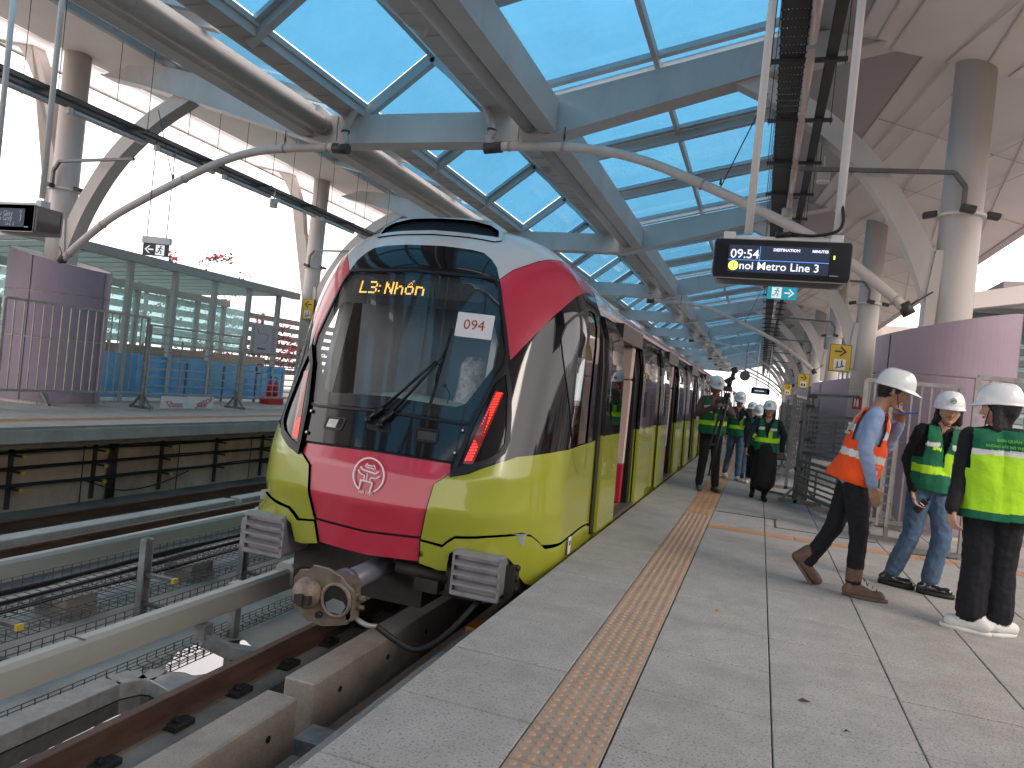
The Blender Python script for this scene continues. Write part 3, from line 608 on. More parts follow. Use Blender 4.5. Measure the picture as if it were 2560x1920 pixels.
def doorset(yc, sg=1, openv=True, detail=True):
    y0, y1 = yc - .68, yc + .68
    if openv:
        leaf_parts(y0 - .81, y0, sg, train, detail); leaf_parts(y1, y1 + .81, sg, train, detail)
        b = MB(); skin(b, y1 - .2, y1 - .02, .03, 2.05, -.01, .09, sg, 4); skin(b, y0 - .0, y0 + .03, .03, 2.05, -.01, .06, sg, 4); x = XC + sg * 1.3
        b.bx((x - .08, y0, 1.92), (x + .05, y1, 2.1)); b.build('door_frame', m_btrim, train)
        if detail:
            b = MB(); skin(b, y0 - .06, y1 + .3, .0, .03, .045, .12, sg, 1); b.build('door_sill', m_galvd, train)
            b = MB(); skin(b, y0, y1, 2.04, 2.075, -.0, .02, sg, 1); b.build('door_track', m_chrome, train)
            b = MB(); 
            for i in range(8): b.box((XC + sg * 1.22, y0 + .2 + i * .14, 1.96 + .04 * (i % 2)), (.05, .07, .05))
            b.build('door_gear', m_dark, train)
            for (z0, z1, m_) in ((.03, .5, m_intred), (.5, 1.52, m_int), (1.53, 1.92, m_int)):
                b = MB(); b.bx((min(XC + sg * .72, XC + sg * 1.31), y1 - .28 - (.06 if z1 > 1.6 else 0), z0), (max(XC + sg * .72, XC + sg * 1.31), y1 - .22, z1), .02); b.build('draught_screen', m_, train)
            b = MB(); b.tube([(XC + sg * 1.12, y1 - .36, .35), (XC + sg * 1.12, y1 - .36, 1.75)], .017, 8); b.box((XC + sg * 1.12, y1 - .32, 1.4), (.07, .1, .07)); b.box((XC + sg * 1.12, y1 - .32, .5), (.05, .1, .05)); b.build('grab_pole', m_int, train)
    else:
        b = MB(); skin(b, y0, y1, 0, .93, -.01, .03, sg, 4); b.build('door_leaf', m_lime, train)
        b = MB(); skin(b, y0, y1, .93, 2.08, -.01, .012, sg, 4); b.build('door_window', m_cabwin, train)
NCARS = 4; CL = 19.0; GAP = .55
for c in range(NCARS):
    ya = YS + .06 if c == 0 else 5.1 + c * (CL + GAP); yb = 5.1 + c * (CL + GAP) + CL
    doors = [8.45 + 4.2 * k + c * (CL + GAP) - (0 if c == 0 else 1.6) for k in range(4)]; nd = c < 2
    for sg in (1, -1):
        op = sg > 0
        edges = [ya] + [v for d in doors for v in (d - .68, d + .68)] + [yb]
        for i in range(0, len(edges), 2):
            b = MB(); skin(b, edges[i], edges[i + 1], -.02, ZB, 0, .04, sg, 4); b.build('lime_side_panel', m_lime, train)
            b = MB(); skin(b, edges[i], edges[i + 1], ZB, ZT, .001, .04, sg, 6); b.build('black_side_band', m_tside, train)
            if 0 < i < len(edges) - 2:
                q0, q1 = edges[i] + .86, edges[i + 1] - .86
                b = MB(); skin(b, q0, q1, 1.02, 1.96, .006, .01, sg, 6); w = b.build('side_window', m_tside, train)
                if nd and op:
                    [skin(MB(), qa, qa + .04, .03, ZT, .012, .02, sg, 4).build('window_post', m_btrim, w) for qa in (q1 + .01, q0 - .05)]
        for d in doors: doorset(d, sg, op, nd)
        b = MB(); skin(b, ya, yb, ZT, 2.16, .004, .05, sg, 3); b.build('door_header', m_tside, train)
        b = MB(); skin(b, ya, yb, -.27, -.02, -.004, .04, sg, 3); b.build('lime_sill', m_lime, train)
        b = MB(); skin(b, ya, yb, 2.165, 2.27, .003, .05, sg, 4); b.build('pink_cantrail', M('pink red cantrail', (.52, .10, .13), .3, 0, coat=.5), train)
    # roof
    zs = [2.27, 2.34, 2.41, 2.47, 2.50, 2.515]; ys = [ya + (yb - ya) * k / 16 for k in range(17)] if c == 0 else [ya, yb]
    if c == 0: ys = [ya, 7.1, 7.5, 7.9, 8.3, 8.7, 9.2, 14, yb]
    vs = []; nphi = 17
    for y in ys:
        for k in range(nphi):
            ph = math.radians(-62 + 124 * k / (nphi - 1)); lo, hi = 0., 2.6
            for _ in range(28):
                m_ = (lo + hi) / 2
                if FN(np.array(XC + m_ * math.sin(ph)), np.array(y), np.array(1.4 + m_ * math.cos(ph))) < 0: lo = m_
                else: hi = m_
            vs.append((XC + lo * math.sin(ph), y, 1.4 + lo * math.cos(ph)))
    b = MB(); b.add(vs, [(i * nphi + k, i * nphi + k + 1, (i + 1) * nphi + k + 1, (i + 1) * nphi + k) for i in range(len(ys) - 1) for k in range(nphi - 1)], True)
    b.build('car_roof', m_twhite, train)
    b = MB(); b.bx((-4.1, ya, -.05), (-1.5, yb, .02)); b.build('car_floor', M('warm grey car floor', (.32, .25, .20), .6), train)
    b = MB(); b.bx((-4.0, ya, 2.12), (-1.55, yb, 2.16)); b.build('car_ceiling', m_int, train)
    b = MB(); b.bx((-4.12, ya, .02), (-4.08, yb, .95)); b.bx((-3.95, ya, .42), (-3.5, yb, .48)); b.build('car_bench', m_intred, train)
    b = MB(); b.bx((-3.9, ya + .3, -.75), (-1.7, yb - .3, -.28)) if c else b.bx((-3.5, 10.6, -.75), (-2.1, yb - .3, -.28)); b.build('underfloor_gear', m_bogie, train)
    if c: b = MB(); b.bx((-3.9, ya - GAP, -.1), (-1.7, ya, 2.3)); b.build('gangway', m_rub, train)
    if c < 3: b = MB(); b.bx((-2.5, yb - 3.5, 2.5), (-3.1, yb - 1.2, 2.62), .05); b.build('roof_unit', m_twhite, train)
# black joint post beside the cab and its open cab door edge
b = MB(); skin(b, YS - .02, YS + .1, .0, 2.12, .02, .08, 1, 8); b.build('cab_joint', m_btrim, train)
b = MB(); skin(b, YS - .02, YS + .1, .0, 2.12, .02, .08, -1, 8); b.build('cab_joint', m_btrim, train)
# small sticker on the fairing
p, n = S1(47.5, -25.0, .03); b = MB(); fm = frame(p, Vector((0, 1, 0)), Vector((0, 0, 1))); b.prism([(-.04, -.07), (.04, -.07), (.04, .07), (-.04, .07)], fm.translation, fm.col[0].xyz, fm.col[1].xyz, fm.col[2].xyz * .006); o = b.build('lifting_point_sticker', m_card, train)
b = MB(); b.prism([(-.02, -.0), (.02, -.0), (.02, .04), (-.02, .04)], fm.translation + fm.col[2].xyz * .007, fm.col[0].xyz, fm.col[1].xyz, fm.col[2].xyz * .001); b.build('sticker_mark', m_black, o)
# ================================================================== SETTING: ground, track bed, platforms
AX = -5.57
def UX(u, s): return AX + s * u
b = MB(); b.bx((-400, -300, -14.2), (400, 900, -14)); b.build('ground', M('distant ground', (.36, .34, .31), .9, var=.3, scale=.05), kind='structure')
b = MB(); b.bx((-13, -60, -1.75), (1, 100, -1.35)); bed = b.build('track_bed', m_concd, kind='structure')
b = MB(); b.bx((-6.9, -12, -1.349), (-4.0, 100, -1.30)); b.build('bed_slab', m_concg, bed)
m_water = M('standing water', (.02, .018, .016), .03, 0, var=.1, spec=1, coat=1, rvar=0)
def blob(cx, cy, rx, ry, z, n=36, seed=0):
    rr = random.Random(seed); ph = [rr.uniform(0, 6.28) for _ in range(4)]
    return [(cx + rx * math.cos(a) * (1 + .13 * math.sin(2 * a + ph[0]) + .1 * math.sin(3 * a + ph[1]) + .05 * math.sin(7 * a + ph[2])), cy + ry * math.sin(a) * (1 + .13 * math.sin(2 * a + ph[3]) + .07 * math.sin(5 * a + ph[1])), z) for a in [2 * math.pi * k / n for k in range(n)]]
for i, (cx, cy, rx, ry, z) in enumerate(((-4.12, 3.75, .42, 1.0, -1.296), (-4.28, 5.3, .26, .48, -1.296), (-3.95, 4.2, .2, .35, -1.294), (-3.1, 3.0, .14, 1.3, -1.345), (-2.25, 6, .2, 2.2, -1.345))):
    b = MB(); P = blob(cx, cy, rx, ry, z, seed=i); b.add(P, [tuple(range(len(P)))]); b.build('puddle', m_water, None, kind='structure')
# rails
def rail_prof(h=.17): return [(-.075, 0), (.075, 0), (.075, .012), (.012, .03), (.01, h - .045), (.036, h - .03), (.036, h - .004), (.03, h), (-.03, h), (-.036, h - .004), (-.036, h - .03), (-.01, h - .045), (-.012, .03), (-.075, .012)]
def rail(x, ztop, lab, y0=-8, y1=98):
    b = MB(); b.prism(rail_prof(), (x, y0, ztop - .17), (1, 0, 0), (0, 0, 1), (0, y1 - y0, 0)); return b.build('running_rail', m_rail, None, label=lab, cat='rail', group='running rails of the two tracks')
rail(-3.55, -.97, 'rusty brown rail running from the foreground under the train'); rail(-2.05, -.97, 'rusty rail under the train beside the near platform')
rail(-7.6, -1.02, 'inner rail of the empty track, behind the concrete kerb blocks'); rail(-9.02, -1.10, 'outer rail of the empty track, at the foot of the stained wall')
for x in (-3.55, -2.05, -7.6, -9.02):
    b = MB(); zt = -1.14 if x > -5 else -1.27 if x < -8 else -1.19
    b.bx((x - .22, -8, -1.36), (x + .22, 98, zt - .03), .01); b.build('rail_plinth', m_concd, bed)
b = MB(); b.bx((-.11, -.09, -.02), (.11, .09, .02), .004); b.tube([(.055, -.03, .02), (.055, -.03, .06)], .014, 8); b.tube([(-.055, .03, .02), (-.055, .03, .06)], .014, 8); b.tube([(.03, -.03, .035), (.08, -.03, .03)], .016, 6)
clipm = b.mesh('rail_clip', m_rub)
for i in range(26): inst(clipm, 'rail_clip', (-3.5, 1.0 + i * .6, -1.145), bed)
# guard kerbs of the near track, with lifting holes
def kerb(x0, x1, y0, y1, z0, z1, mat, lab, holes=True, side=1):
    b = MB(); b.bx((x0, y0, z0), (x1, y1, z1), .012); o = b.build('kerb_block', mat, None, label=lab, cat='concrete kerb', group='concrete kerb blocks along the rails')
    y = y0 + .35
    while holes and y < min(y1, 14):
        h = MB(); h.cyl((x1 + .001 if side > 0 else x0 - .001, y, (z0 + z1) / 2 + .04), .022, .01, 12, 'x'); h.build('lifting_hole', m_under, o); y += .72
    return o
m_kerb = M('kerb concrete', (.33, .29, .255), .85, var=.15, scale=2.6, bump=.6, bscale=60, dirt=.55, dcol=(.19, .15, .125), dscale=2.2, speck=.4)
kerb(-2.87, -2.63, -3, 4.12, -1.2, -.82, m_kerb, 'concrete kerb block in the foreground, ending beside a short gap')
kerb(-2.90, -2.66, 4.34, 60, -1.22, -.82, m_kerb, 'long concrete kerb block running under the red nose of the train')
kerb(-2.0, -1.36, -3, 3.02, -1.2, -.66, m_kerb, 'rounded concrete ledge block nearest the camera under the platform edge', False)
kerb(-2.0, -1.36, 3.1, 60, -1.2, -.62, m_kerb, 'long concrete ledge under the platform edge, reaching beneath the train', False)
kerb(-8.15, -7.9, -3, 9.95, -1.34, -1.02, m_concg, 'pale grey kerb block of the empty track with round holes, left of the train', True, 1)
kerb(-8.15, -7.9, 10.1, 60, -1.34, -1.02, m_concg, 'second pale grey kerb block of the empty track, half behind the train', True, 1)
# cross duct between near blocks
b = MB(); b.bx((-2.64, 4.12, -1.2), (-1.95, 4.34, -1.08), .01); b.build('cable_duct', m_galv, None, label='short galvanised cross duct between the kerb block and platform ledge', cat='cable duct', group='galvanised cable ducts on the track bed')
b = MB(); P = [(-4.37, -1.5), (-4.37, 4.32), (-4.28, 4.52), (-4.15, 4.56), (-3.62, 4.42)]
for i, (a, c) in enumerate(zip(P, P[1:])):
    b.beam((a[0], a[1], -1.235), (c[0], c[1], -1.235), .2, .12, bev=.006)
b.m = 1
for x in (-4.2, -4.1, -4.0, -3.95, -3.8, -3.75): b.sphere((x, 4.44 + (-3.9 - x) * .27, -1.235), .009, 6, 4)
b.build('cable_duct', [m_galv, m_dark], None, label='galvanised cable duct that bends across the puddles beside the rusty rail', cat='cable duct', group='galvanised cable ducts on the track bed')
# third rails under pale covers
m_cover = M('pale grey third rail cover', (.40, .39, .355), .5, 0, var=.07, dirt=.25, dcol=(.25, .23, .2), stretch=(1, .2, 1))
def cover(x, z, y0, y1, s=1, lab=''):
    prof = [(-.06, -.2), (-.055, -.02), (-.03, 0), (.045, 0), (.075, -.03), (.08, -.2), (.06, -.2), (.058, -.05), (-.04, -.05), (-.04, -.2)]
    b = MB(); b.prism([(s * p, q) for p, q in prof], (x, y0, z), (1, 0, 0), (0, 0, 1), (0, y1 - y0, 0)); o = b.build('third_rail', m_cover, None, label=lab, cat='third rail', group='covered third rails between the tracks')
    b = MB(); b.bx((x - .035, y0, z - .19), (x + .03, y1, z - .07)); b.build('conductor', m_galvd, o)
    return o
t3 = cover(-4.34, -.74, -2, 6.35, 1, 'long pale third rail cover in the foreground, from the left edge to the coupler')
b = MB(); b.prism([(-.10, -.10), (-.095, -.02), (-.06, .02), (.08, .02), (.11, -.02), (.115, -.2)], (-4.34, 6.30, -.71), (1, 0, 0), (0, 0, 1), (0, 14, 0)); t4 = b.build('third_rail', m_cover, None, label='raised third rail cover continuing under the red nose of the train', cat='third rail', group='covered third rails between the tracks')
b = MB(); b.beam((-4.34, 3.93, -.735), (-4.34, 3.94, -.735), .16, .01); b.build('cover_joint', m_galvd, t3)
t5 = cover(-6.62, -.82, -2, 40, 1, 'far third rail cover in front of the pale concrete kerb blocks')
# brackets and insulators
def bracket(y, lab):
    o = empty('rail_bracket', (-4.1, y, -1.33), label=lab, cat='bracket', group='brackets carrying the third rail')
    b = MB(); P = [(-4.26, y, -.95), (-4.26, y, -1.08), (-4.1, y + .15, -1.2), (-3.78, y + .3, -1.24)]
    for a, c in zip(P, P[1:]): b.beam(a, c, .11, .11, bev=.006)
    b.build('bracket_arm', m_galv, o)
    b = MB(); b.bx((-4.0, y + .1, -1.325), (-3.7, y + .5, -1.30)); 
    for q in ((-3.95, y + .16), (-3.76, y + .42)): b.cyl((q[0], q[1], -1.28), .025, .06, 8)
    b.build('base_plate', m_galvd, o)
    b = MB(); b.bx((-4.02, y - .05, -1.5), (-3.66, y + .6, -1.325), .01); b.build('pedestal', m_kerb, o)
for y, l in ((5.12, 'U shaped steel bracket on a concrete pedestal left of the coupler'), (8.4, 'steel bracket holding the third rail below the train nose')): bracket(y, l)
b = MB()
m_porc = M('white porcelain insulator', (.62, .60, .56), .25, coat=.5)
for i, (x, y, z) in enumerate(((-6.72, 4.95, -.92), (-4.47, 5.75, -.86), (-4.47, 8.4, -.86), (-6.72, 9.0, -.92))):
    o = empty('insulator_stand', (x, y, -1.33), label=['white ribbed insulator on a stand at the far third rail, left side', 'white ribbed insulator on a stand beside the near third rail cover', 'insulator stand under the train nose behind the coupler', 'insulator stand of the far third rail behind the buffer'][i], cat='insulator', group='insulators between the tracks')
    for k in range(4): b = MB(); b.tube([(x + .02, y - .06 - k * .022, z), (x + .02, y - .07 - k * .022, z)], .075 - .004 * k, 16); b.build('insulator_disc', m_porc, o)
    b = MB(); b.bx((x - .05, y - .05, z - .04), (x + .09, y + .08, z + .08), .006); b.bx((x - .03, y - .03, -1.33), (x + .05, y + .05, z)); b.build('stand', m_galv, o)
# cable posts and wire baskets between the tracks
post0 = empty('cable_post', (0, 0, 0), label='grey steel cable post standing among the wire baskets, nearest one', cat='cable post', group='steel cable posts between the tracks')
b = MB(); b.bx((-.03, -.05, 0), (-.018, .05, .83)); b.bx((-.03, -.05, 0), (.04, -.04, .83)); b.bx((-.03, .04, 0), (.04, .05, .83)); b.build('upright', m_galv, post0)
b = MB(); b.bx((-.12, -.1, 0), (.12, .1, .02)); b.build('foot_plate', m_galvd, post0)
for z in (.2, .48):
    b = MB(); b.bx((-.02, -.025, z), (.36, .025, z + .03)); b.build('cross_arm', m_galvd, post0)
    b = MB(); b.bx((.36, -.03, z - .01), (.385, .03, z + .035)); b.build('yellow_cap', m_yellow, post0)
plab = ['grey steel cable post among the wire baskets, first post left of the coupler', 'cable post standing just below the grey buffer block', 'cable post at the left edge of the wire baskets', 'cable post behind the train nose']
for i, y in enumerate((5.58, 7.02, 4.05, 8.5)):
    (dup(post0, (-5.4, y, -1.33), label=plab[i]) if i else None)
post0.location = (-5.4, 5.58, -1.33); post0['label'] = plab[0]
def basket(x0, x1, z0, h, y0, y1, lab, nw=5):
    b = MB()
    for k in range(nw):
        x = x0 + (x1 - x0) * k / (nw - 1); b.beam((x, y0, z0), (x, y1, z0), .006, .006)
    for x in (x0, x1):
        for k in (1, 2): b.beam((x, y0, z0 + h * k / 2), (x, y1, z0 + h * k / 2), .006, .006)
    y = y0
    while y < y1:
        for p, q in (((x0, y, z0 + h), (x0, y, z0)), ((x0, y, z0), (x1, y, z0)), ((x1, y, z0), (x1, y, z0 + h))): b.beam(p, q, .006, .006)
        y += .1
    return b.build('wire_basket', m_galvd, None, label=lab, cat='cable basket', group='wire cable baskets between the tracks', kind='stuff')
basket(-4.62, -4.46, -1.28, .06, 2, 12, 'narrow wire basket lying beside the pale third rail cover', 4)
basket(-5.2, -4.72, -1.16, .1, 2.5, 12, 'wide wire basket in front of the steel cable posts')
basket(-6.1, -5.5, -.93, .1, 2.5, 12, 'upper wire basket carrying black cables behind the posts')
basket(-6.2, -5.6, -1.18, .1, 2.5, 12, 'lower wire basket behind the steel cable posts')
for i in range(7):
    x = -5.95 + i * .07; rr = random.Random(i)
    b = MB(); b.tube([(x + rr.uniform(-.03, .03), y, -.90 + .035 * (i % 3) + rr.uniform(-.012, .012)) for y in np.arange(1.5, 14, .7)], .011 if i % 2 else .017, 6); b.build('cable', m_rub, None, label='black cable lying in the upper wire basket between the tracks', cat='cable', group='black cables in the wire basket')
for i in range(5):
    b = MB(); b.bx((-6.3, 3.6 + i * 1.6, -1.31), (-5.9, 3.95 + i * 1.6, -1.1), .01); b.build('concrete_pad', m_kerb, bed)
# ---------------------------------------------------------------- near platform
plat = bpy.data.objects.new('platform', None); link(plat, None, kind='structure')
b = MB(); b.bx((-1.33, -60, -.28), (9, 100, -.045)); b.build('platform_slab', m_concg, plat)
b = MB(); b.bx((-1.1, -8, -1.4), (9, 100, -.28)); b.build('platform_wall', m_concd, plat)
TW = .6; cols = [-1.34, None, -.42, .18, .78, 1.38, 1.98, 2.58, 3.18]
tm = []
for k in range(4):
    b = MB(); b.bx((.003, .0045, -.045), (TW - .003, TW - .0045, 0), .004); tm.append(b.mesh('tile', m_tile))
b = MB(); b.bx((.003, .0045, -.045), (.594, TW - .0045, 0), .004); te = b.mesh('edge_tile', m_tile)
Y0 = 1.06; nt_ = 0
rr = random.Random(3)
for j in range(19):
    y = Y0 + j * TW
    for x in cols:
        if x is None: continue
        if x > .8 and y < .9 + (x - .8): continue
        if x > 2.6 and y > 10: continue
        dz = rr.uniform(-.0022, .0018)
        if x == -1.34: inst(te, 'paving_tile', (x, y, dz), plat)
        else: inst(tm[0], 'paving_tile', (x, y, dz), plat)
        nt_ += 1
b = MB(); b.bx((-1.34, -60, -.045), (3.777, 1.055, 0))
for j in range(19, 150):
    for x in cols:
        if x is not None: w = .597; b.bx((x + .003, Y0 + j * TW + .003, -.045), (x + w, Y0 + (j + 1) * TW - .003, rr.uniform(-.002, .001)))
for j in range(0, 19):
    if Y0 + j * TW > 10: b.bx((3.183, Y0 + j * TW + .003, -.045), (3.777, Y0 + (j + 1) * TW - .003, 0))
b.bx((3.78, -60, -.045), (9, 100, 0)); b.build('far_tiles', m_tile, plat, kind='stuff')
# tactile strip: domed near, ribbed further on
b = MB(); b.bx((.002, .002, -.045), (.316, .298, -.001), .003); b.m = 1
for i in range(6):
    for j in range(5):
        c = (.03 + i * .0515, .03 + j * .06); n = 10; r0, r1 = .0175, .0135
        vs = [(c[0] + r0 * math.cos(2 * math.pi * k / n), c[1] + r0 * math.sin(2 * math.pi * k / n), -.001) for k in range(n)] + [(c[0] + r1 * math.cos(2 * math.pi * k / n), c[1] + r1 * math.sin(2 * math.pi * k / n), .0055) for k in range(n)]
        b.add(vs, [(k, (k + 1) % n, n + (k + 1) % n, n + k) for k in range(n)] + [tuple(range(n, 2 * n))])
m_dome = M('tactile dome', (.46, .27, .17), .75, var=.12, scale=8, dirt=.5, dcol=(.25, .22, .2), dscale=4)
m_tacn = M('tactile tile base', (.34, .275, .215), .85, var=.12, scale=6, bump=.3, dirt=.4, dcol=(.17, .15, .13), dscale=4)
dome = b.mesh('tactile_tile', [m_tacn, m_dome])
b = MB(); b.bx((.002, .002, -.045), (.316, .298, -.001), .003)
for i in range(4): b.bx((.03 + i * .073, .01, -.001), (.06 + i * .073, .29, .005), .002)
ribt = b.mesh('ribbed_tile', m_taco)
for j in range(46):
    y = 1.06 + j * .3; inst(dome if y < 9.0 else ribt, 'tactile_tile', (-.741, y, rr.uniform(-.001, .001)), plat)
b = MB()
for j in range(46, 280):
    y = 1.06 + j * .3; b.bx((-.739, y, -.04), (-.424, y + .296, .002))
b.build('far_tactile_strip', m_taco, plat, kind='stuff')
b = MB(); b.bx((.002, .002, 0), (.298, .2, .004), .002)
for i in range(4): b.bx((.01, .02 + i * .045, .003), (.29, .045 + i * .045, .008), .002)
crs = b.mesh('guide_tile', m_taco)
for i in range(12): inst(crs, 'guide_tile', (-.42 + i * .3, 8.32, 0), plat)
# worn manhole frame set in the paving
b = MB()
for (a, c) in (((.3, 9.0), (.3, 9.62)), ((.3, 9.0), (1.35, 9.0)), ((-.4, 9.64), (.33, 9.64))): b.beam((a[0], a[1], .003), (c[0], c[1], .003), .022, .006)
b.build('expansion_joint', m_dark, plat)
b = MB(); b.bx((.20, 9.05, 0), (.29, 9.6, .004)); b.build('joint_patch', m_conc, plat)
# a few dead leaves and crumbs
for i, (x, y, s, c, lab) in enumerate(((.33, 3.75, .028, (.07, .05, .03), 'curled dark brown leaf on the tile right of the tactile strip'), (.49, 3.5, .014, (.06, .045, .03), 'tiny brown leaf crumb beside the larger curled leaf'), (-.13, 5.02, .02, (.45, .2, .04), 'small orange leaf fragment near the tactile strip'), (.68, 3.05, .014, (.08, .25, .03), 'tiny green leaf scrap lying on a tile joint in the foreground'))):
    b = MB(); P = [(x - s, y, .002), (x - s * .3, y + s * .35, .012), (x + s, y + s * .2, .003), (x + s * .2, y - s * .4, .010)]; b.add(P + [(p[0], p[1], p[2] + .003) for p in P], [(0, 1, 2, 3), (4, 5, 6, 7), (0, 1, 5, 4), (1, 2, 6, 5), (2, 3, 7, 6), (3, 0, 4, 7)]); b.build('fallen_leaf', M('leaf%d' % i, c, .7), None, label=lab, cat='leaf')
# ---------------------------------------------------------------- far platform
fp = bpy.data.objects.new('opposite_platform', None); link(fp, None, kind='structure')
b = MB(); b.bx((-20, -60, -.045), (-9.82, 100, 0)); b.build('platform_top', m_tile, fp)
b = MB(); b.bx((-20, -8, -.24), (-9.8, 100, -.04), .01); b.build('platform_lip', m_concg, fp)
b = MB(); b.bx((-20, -8, -.34), (-10.0, 100, -.24)); b.build('platform_beam', m_concd, fp)
b = MB(); b.bx((-20, -8, -1.5), (-10.4, 100, -.34)); b.build('platform_wall', M('stained brown concrete wall', (.62, .49, .40), .9, var=.2, scale=1.2, bump=.4, dirt=.7, dcol=(.27, .21, .17), dscale=1.4, stretch=(1, 1, .6)), fp)
for j in range(12):
    b = MB(); b.bx((-10.406, 5 + j * 2.1, -1.4), (-10.396, 5.02 + j * 2.1, -.34)); b.build('wall_joint', m_under, fp)
b = MB(); b.bx((.0, .0, 0), (.3, .297, .003)); 
for i in range(4): b.bx((.02 + i * .07, .01, .003), (.05 + i * .07, .287, .007))
tl = b.mesh('far_tactile', m_taco)
for j in range(36): inst(tl, 'tactile_tile', (-10.75, 6.2 + j * .3, 0), fp)
b = MB()
for j in range(30): b.bx((-9.83, 5.5 + j * 1.2, .0005), (-20, 5.51 + j * 1.2, .0015))
for x in (-10.4, -11.6, -12.8): b.bx((x, 5, .0005), (x - .012, 60, .0015))
b.build('paving_joints', m_conc, fp, kind='stuff')
# cable racks on the far wall
for i, y in enumerate(np.arange(6.5, 24, 1.45)):
    o = empty('cable_rack', (-10.34, float(y), -1.3), label='dark steel cable rack upright bolted to the wall below the far platform', cat='cable rack', group='cable racks on the wall under the far platform')
    b = MB(); b.bx((-10.39, y - .03, -1.3), (-10.35, y + .03, -.4)); b.build('upright', m_dark, o)
    for z in (-.5, -.74, -1.0):
        b = MB(); b.bx((-10.36, y - .02, z), (-10.12, y + .02, z + .03)); b.build('arm', m_dark, o)
        b = MB(); b.bx((-10.12, y - .025, z - .01), (-10.09, y + .025, z + .045)); b.build('yellow_cap', m_yellow, o)
for z in (-.46, -.70, -.96):
    for k in range(3):
        rr = random.Random(int(-z * 100) + k); b = MB(); b.tube([(-10.17 - .07 * k, float(y), z + .03 + rr.uniform(-.012, .012)) for y in np.arange(3, 40, .9)], .014, 6)
        b.build('cable', m_rub, None, label='thick black cable running along the wall racks below the far platform', cat='cable', group='black cables on the wall racks')
b = MB(); b.tube(bez([(-10.2, 9.1, -.95), (-10.18, 9.8, -1.18), (-10.18, 10.6, -1.16), (-10.2, 11.4, -.98)]), .012, 6); b.build('cable', m_rub, None, label='single slack black cable sagging below the wall racks', cat='cable')
for i in range(10): b = MB(); b.tube([(-10.36, 9.7 + i * .02 + (i % 3) * .04, -1.33), (-10.36, 9.7 + i * .02 + (i % 3) * .04, -.34)], .03, 8); b.build('conduit', m_dark, fp) if i < 3 else None
# ================================================================== ROOF
YF = [10.77 + 8.5 * k for k in range(-6, 10)]
K0 = 6   # index of the first frame in view
def flange(b, A, C, w, t): b.beam(A, C, w, t, (0, 0, 1))
def make_frame():
    o = empty('roof_frame', (AX, 0, 5.0), label='x', cat='roof frame', group='steel roof frames over the tracks')
    hb = .14
    b = MB(); b.prism([(-1.75, 5.06), (1.75, 5.06), (1.75, 5.52), (-1.75, 5.52)], (AX, -hb, 0), (1, 0, 0), (0, 0, 1), (0, 2 * hb, 0)); b.build('centre_beam', m_frame, o)
    b = MB(); b.bx((AX - 1.75, -.19, 5.03), (AX + 1.75, .19, 5.06)); b.build('bottom_flange', m_frame, o)
    for s in (1, -1):
        R_ = [(1.75, 5.03), (4.79, 5.88), (6.0, 6.2), (6.92, 6.40), (6.3, 6.56), (5.37, 6.49), (2.0, 5.70), (1.75, 5.52)]
        b = MB(); b.prism([(s * u, z) for u, z in R_], (AX, -hb, 0), (1, 0, 0), (0, 0, 1), (0, 2 * hb, 0)); r = b.build('rafter', m_frame, o)
        b = MB(); f = .19
        for (a, c) in zip([(1.75, 5.03), (4.79, 5.88), (6.0, 6.2)], [(4.79, 5.88), (6.0, 6.2), (6.92, 6.40)]): b.beam((AX + s * a[0], 0, a[1] - .012), (AX + s * c[0], 0, c[1] - .012), 2 * f, .026)
        b.build('rafter_flange', m_frame, r)
        b = MB(); b.bx((AX + s * 1.62 - .03, -.17, 5.04), (AX + s * 1.62 + .03, .17, 5.5)); b.bx((AX + s * 2.2 - .03, -.2, 5.15), (AX + s * 2.2 + .03, .2, 5.6)); b.build('stiffener', m_frame, o)
    return o
fr0 = make_frame(); fl = ['roof frame above the train nose, nearest of the frames', 'second roof frame, just above the white roof of the train', 'third roof frame, above the first open doors', 'fourth roof frame along the station', 'fifth roof frame along the station', 'sixth roof frame along the station', 'seventh roof frame along the station', 'eighth roof frame along the station', 'ninth roof frame, near the far end', 'last roof frame at the far end', 'end frame']
fr0.location.y = YF[K0]; fr0['label'] = fl[0]
for k, y in enumerate(YF[K0 + 1:]): dup(fr0, (AX, y, 5.0), label=fl[k + 1])
for k, y in enumerate(YF[:K0]): dup(fr0, (AX, y, 5.0), label='roof frame behind the camera')
def spline_poly(inner, outer): return [tuple(p[:2]) for p in bez([(u, z, 0) for u, z in inner], 5)] + [tuple(p[:2]) for p in bez([(u, z, 0) for u, z in outer[::-1]], 5)]
INN = [(4.79, 5.86), (5.6, 5.40), (6.41, 4.72), (7.0, 3.9), (7.38, 3.07), (7.5, 2.66)]
OUT = [(5.15, 5.97), (5.9, 5.55), (6.66, 4.87), (7.22, 4.07), (7.5, 3.55), (7.58, 3.45)]
OIN = [(7.98, 3.2), (8.08, 4.3), (8.17, 5.3), (8.35, 6.1), (8.75, 6.95), (9.0, 7.25)]
OOU = [(7.98, 4.3), (8.05, 5.0), (8.4, 5.6), (8.75, 6.35), (9.3, 7.1), (9.8, 7.3)]
CU = 7.77; CR = .24
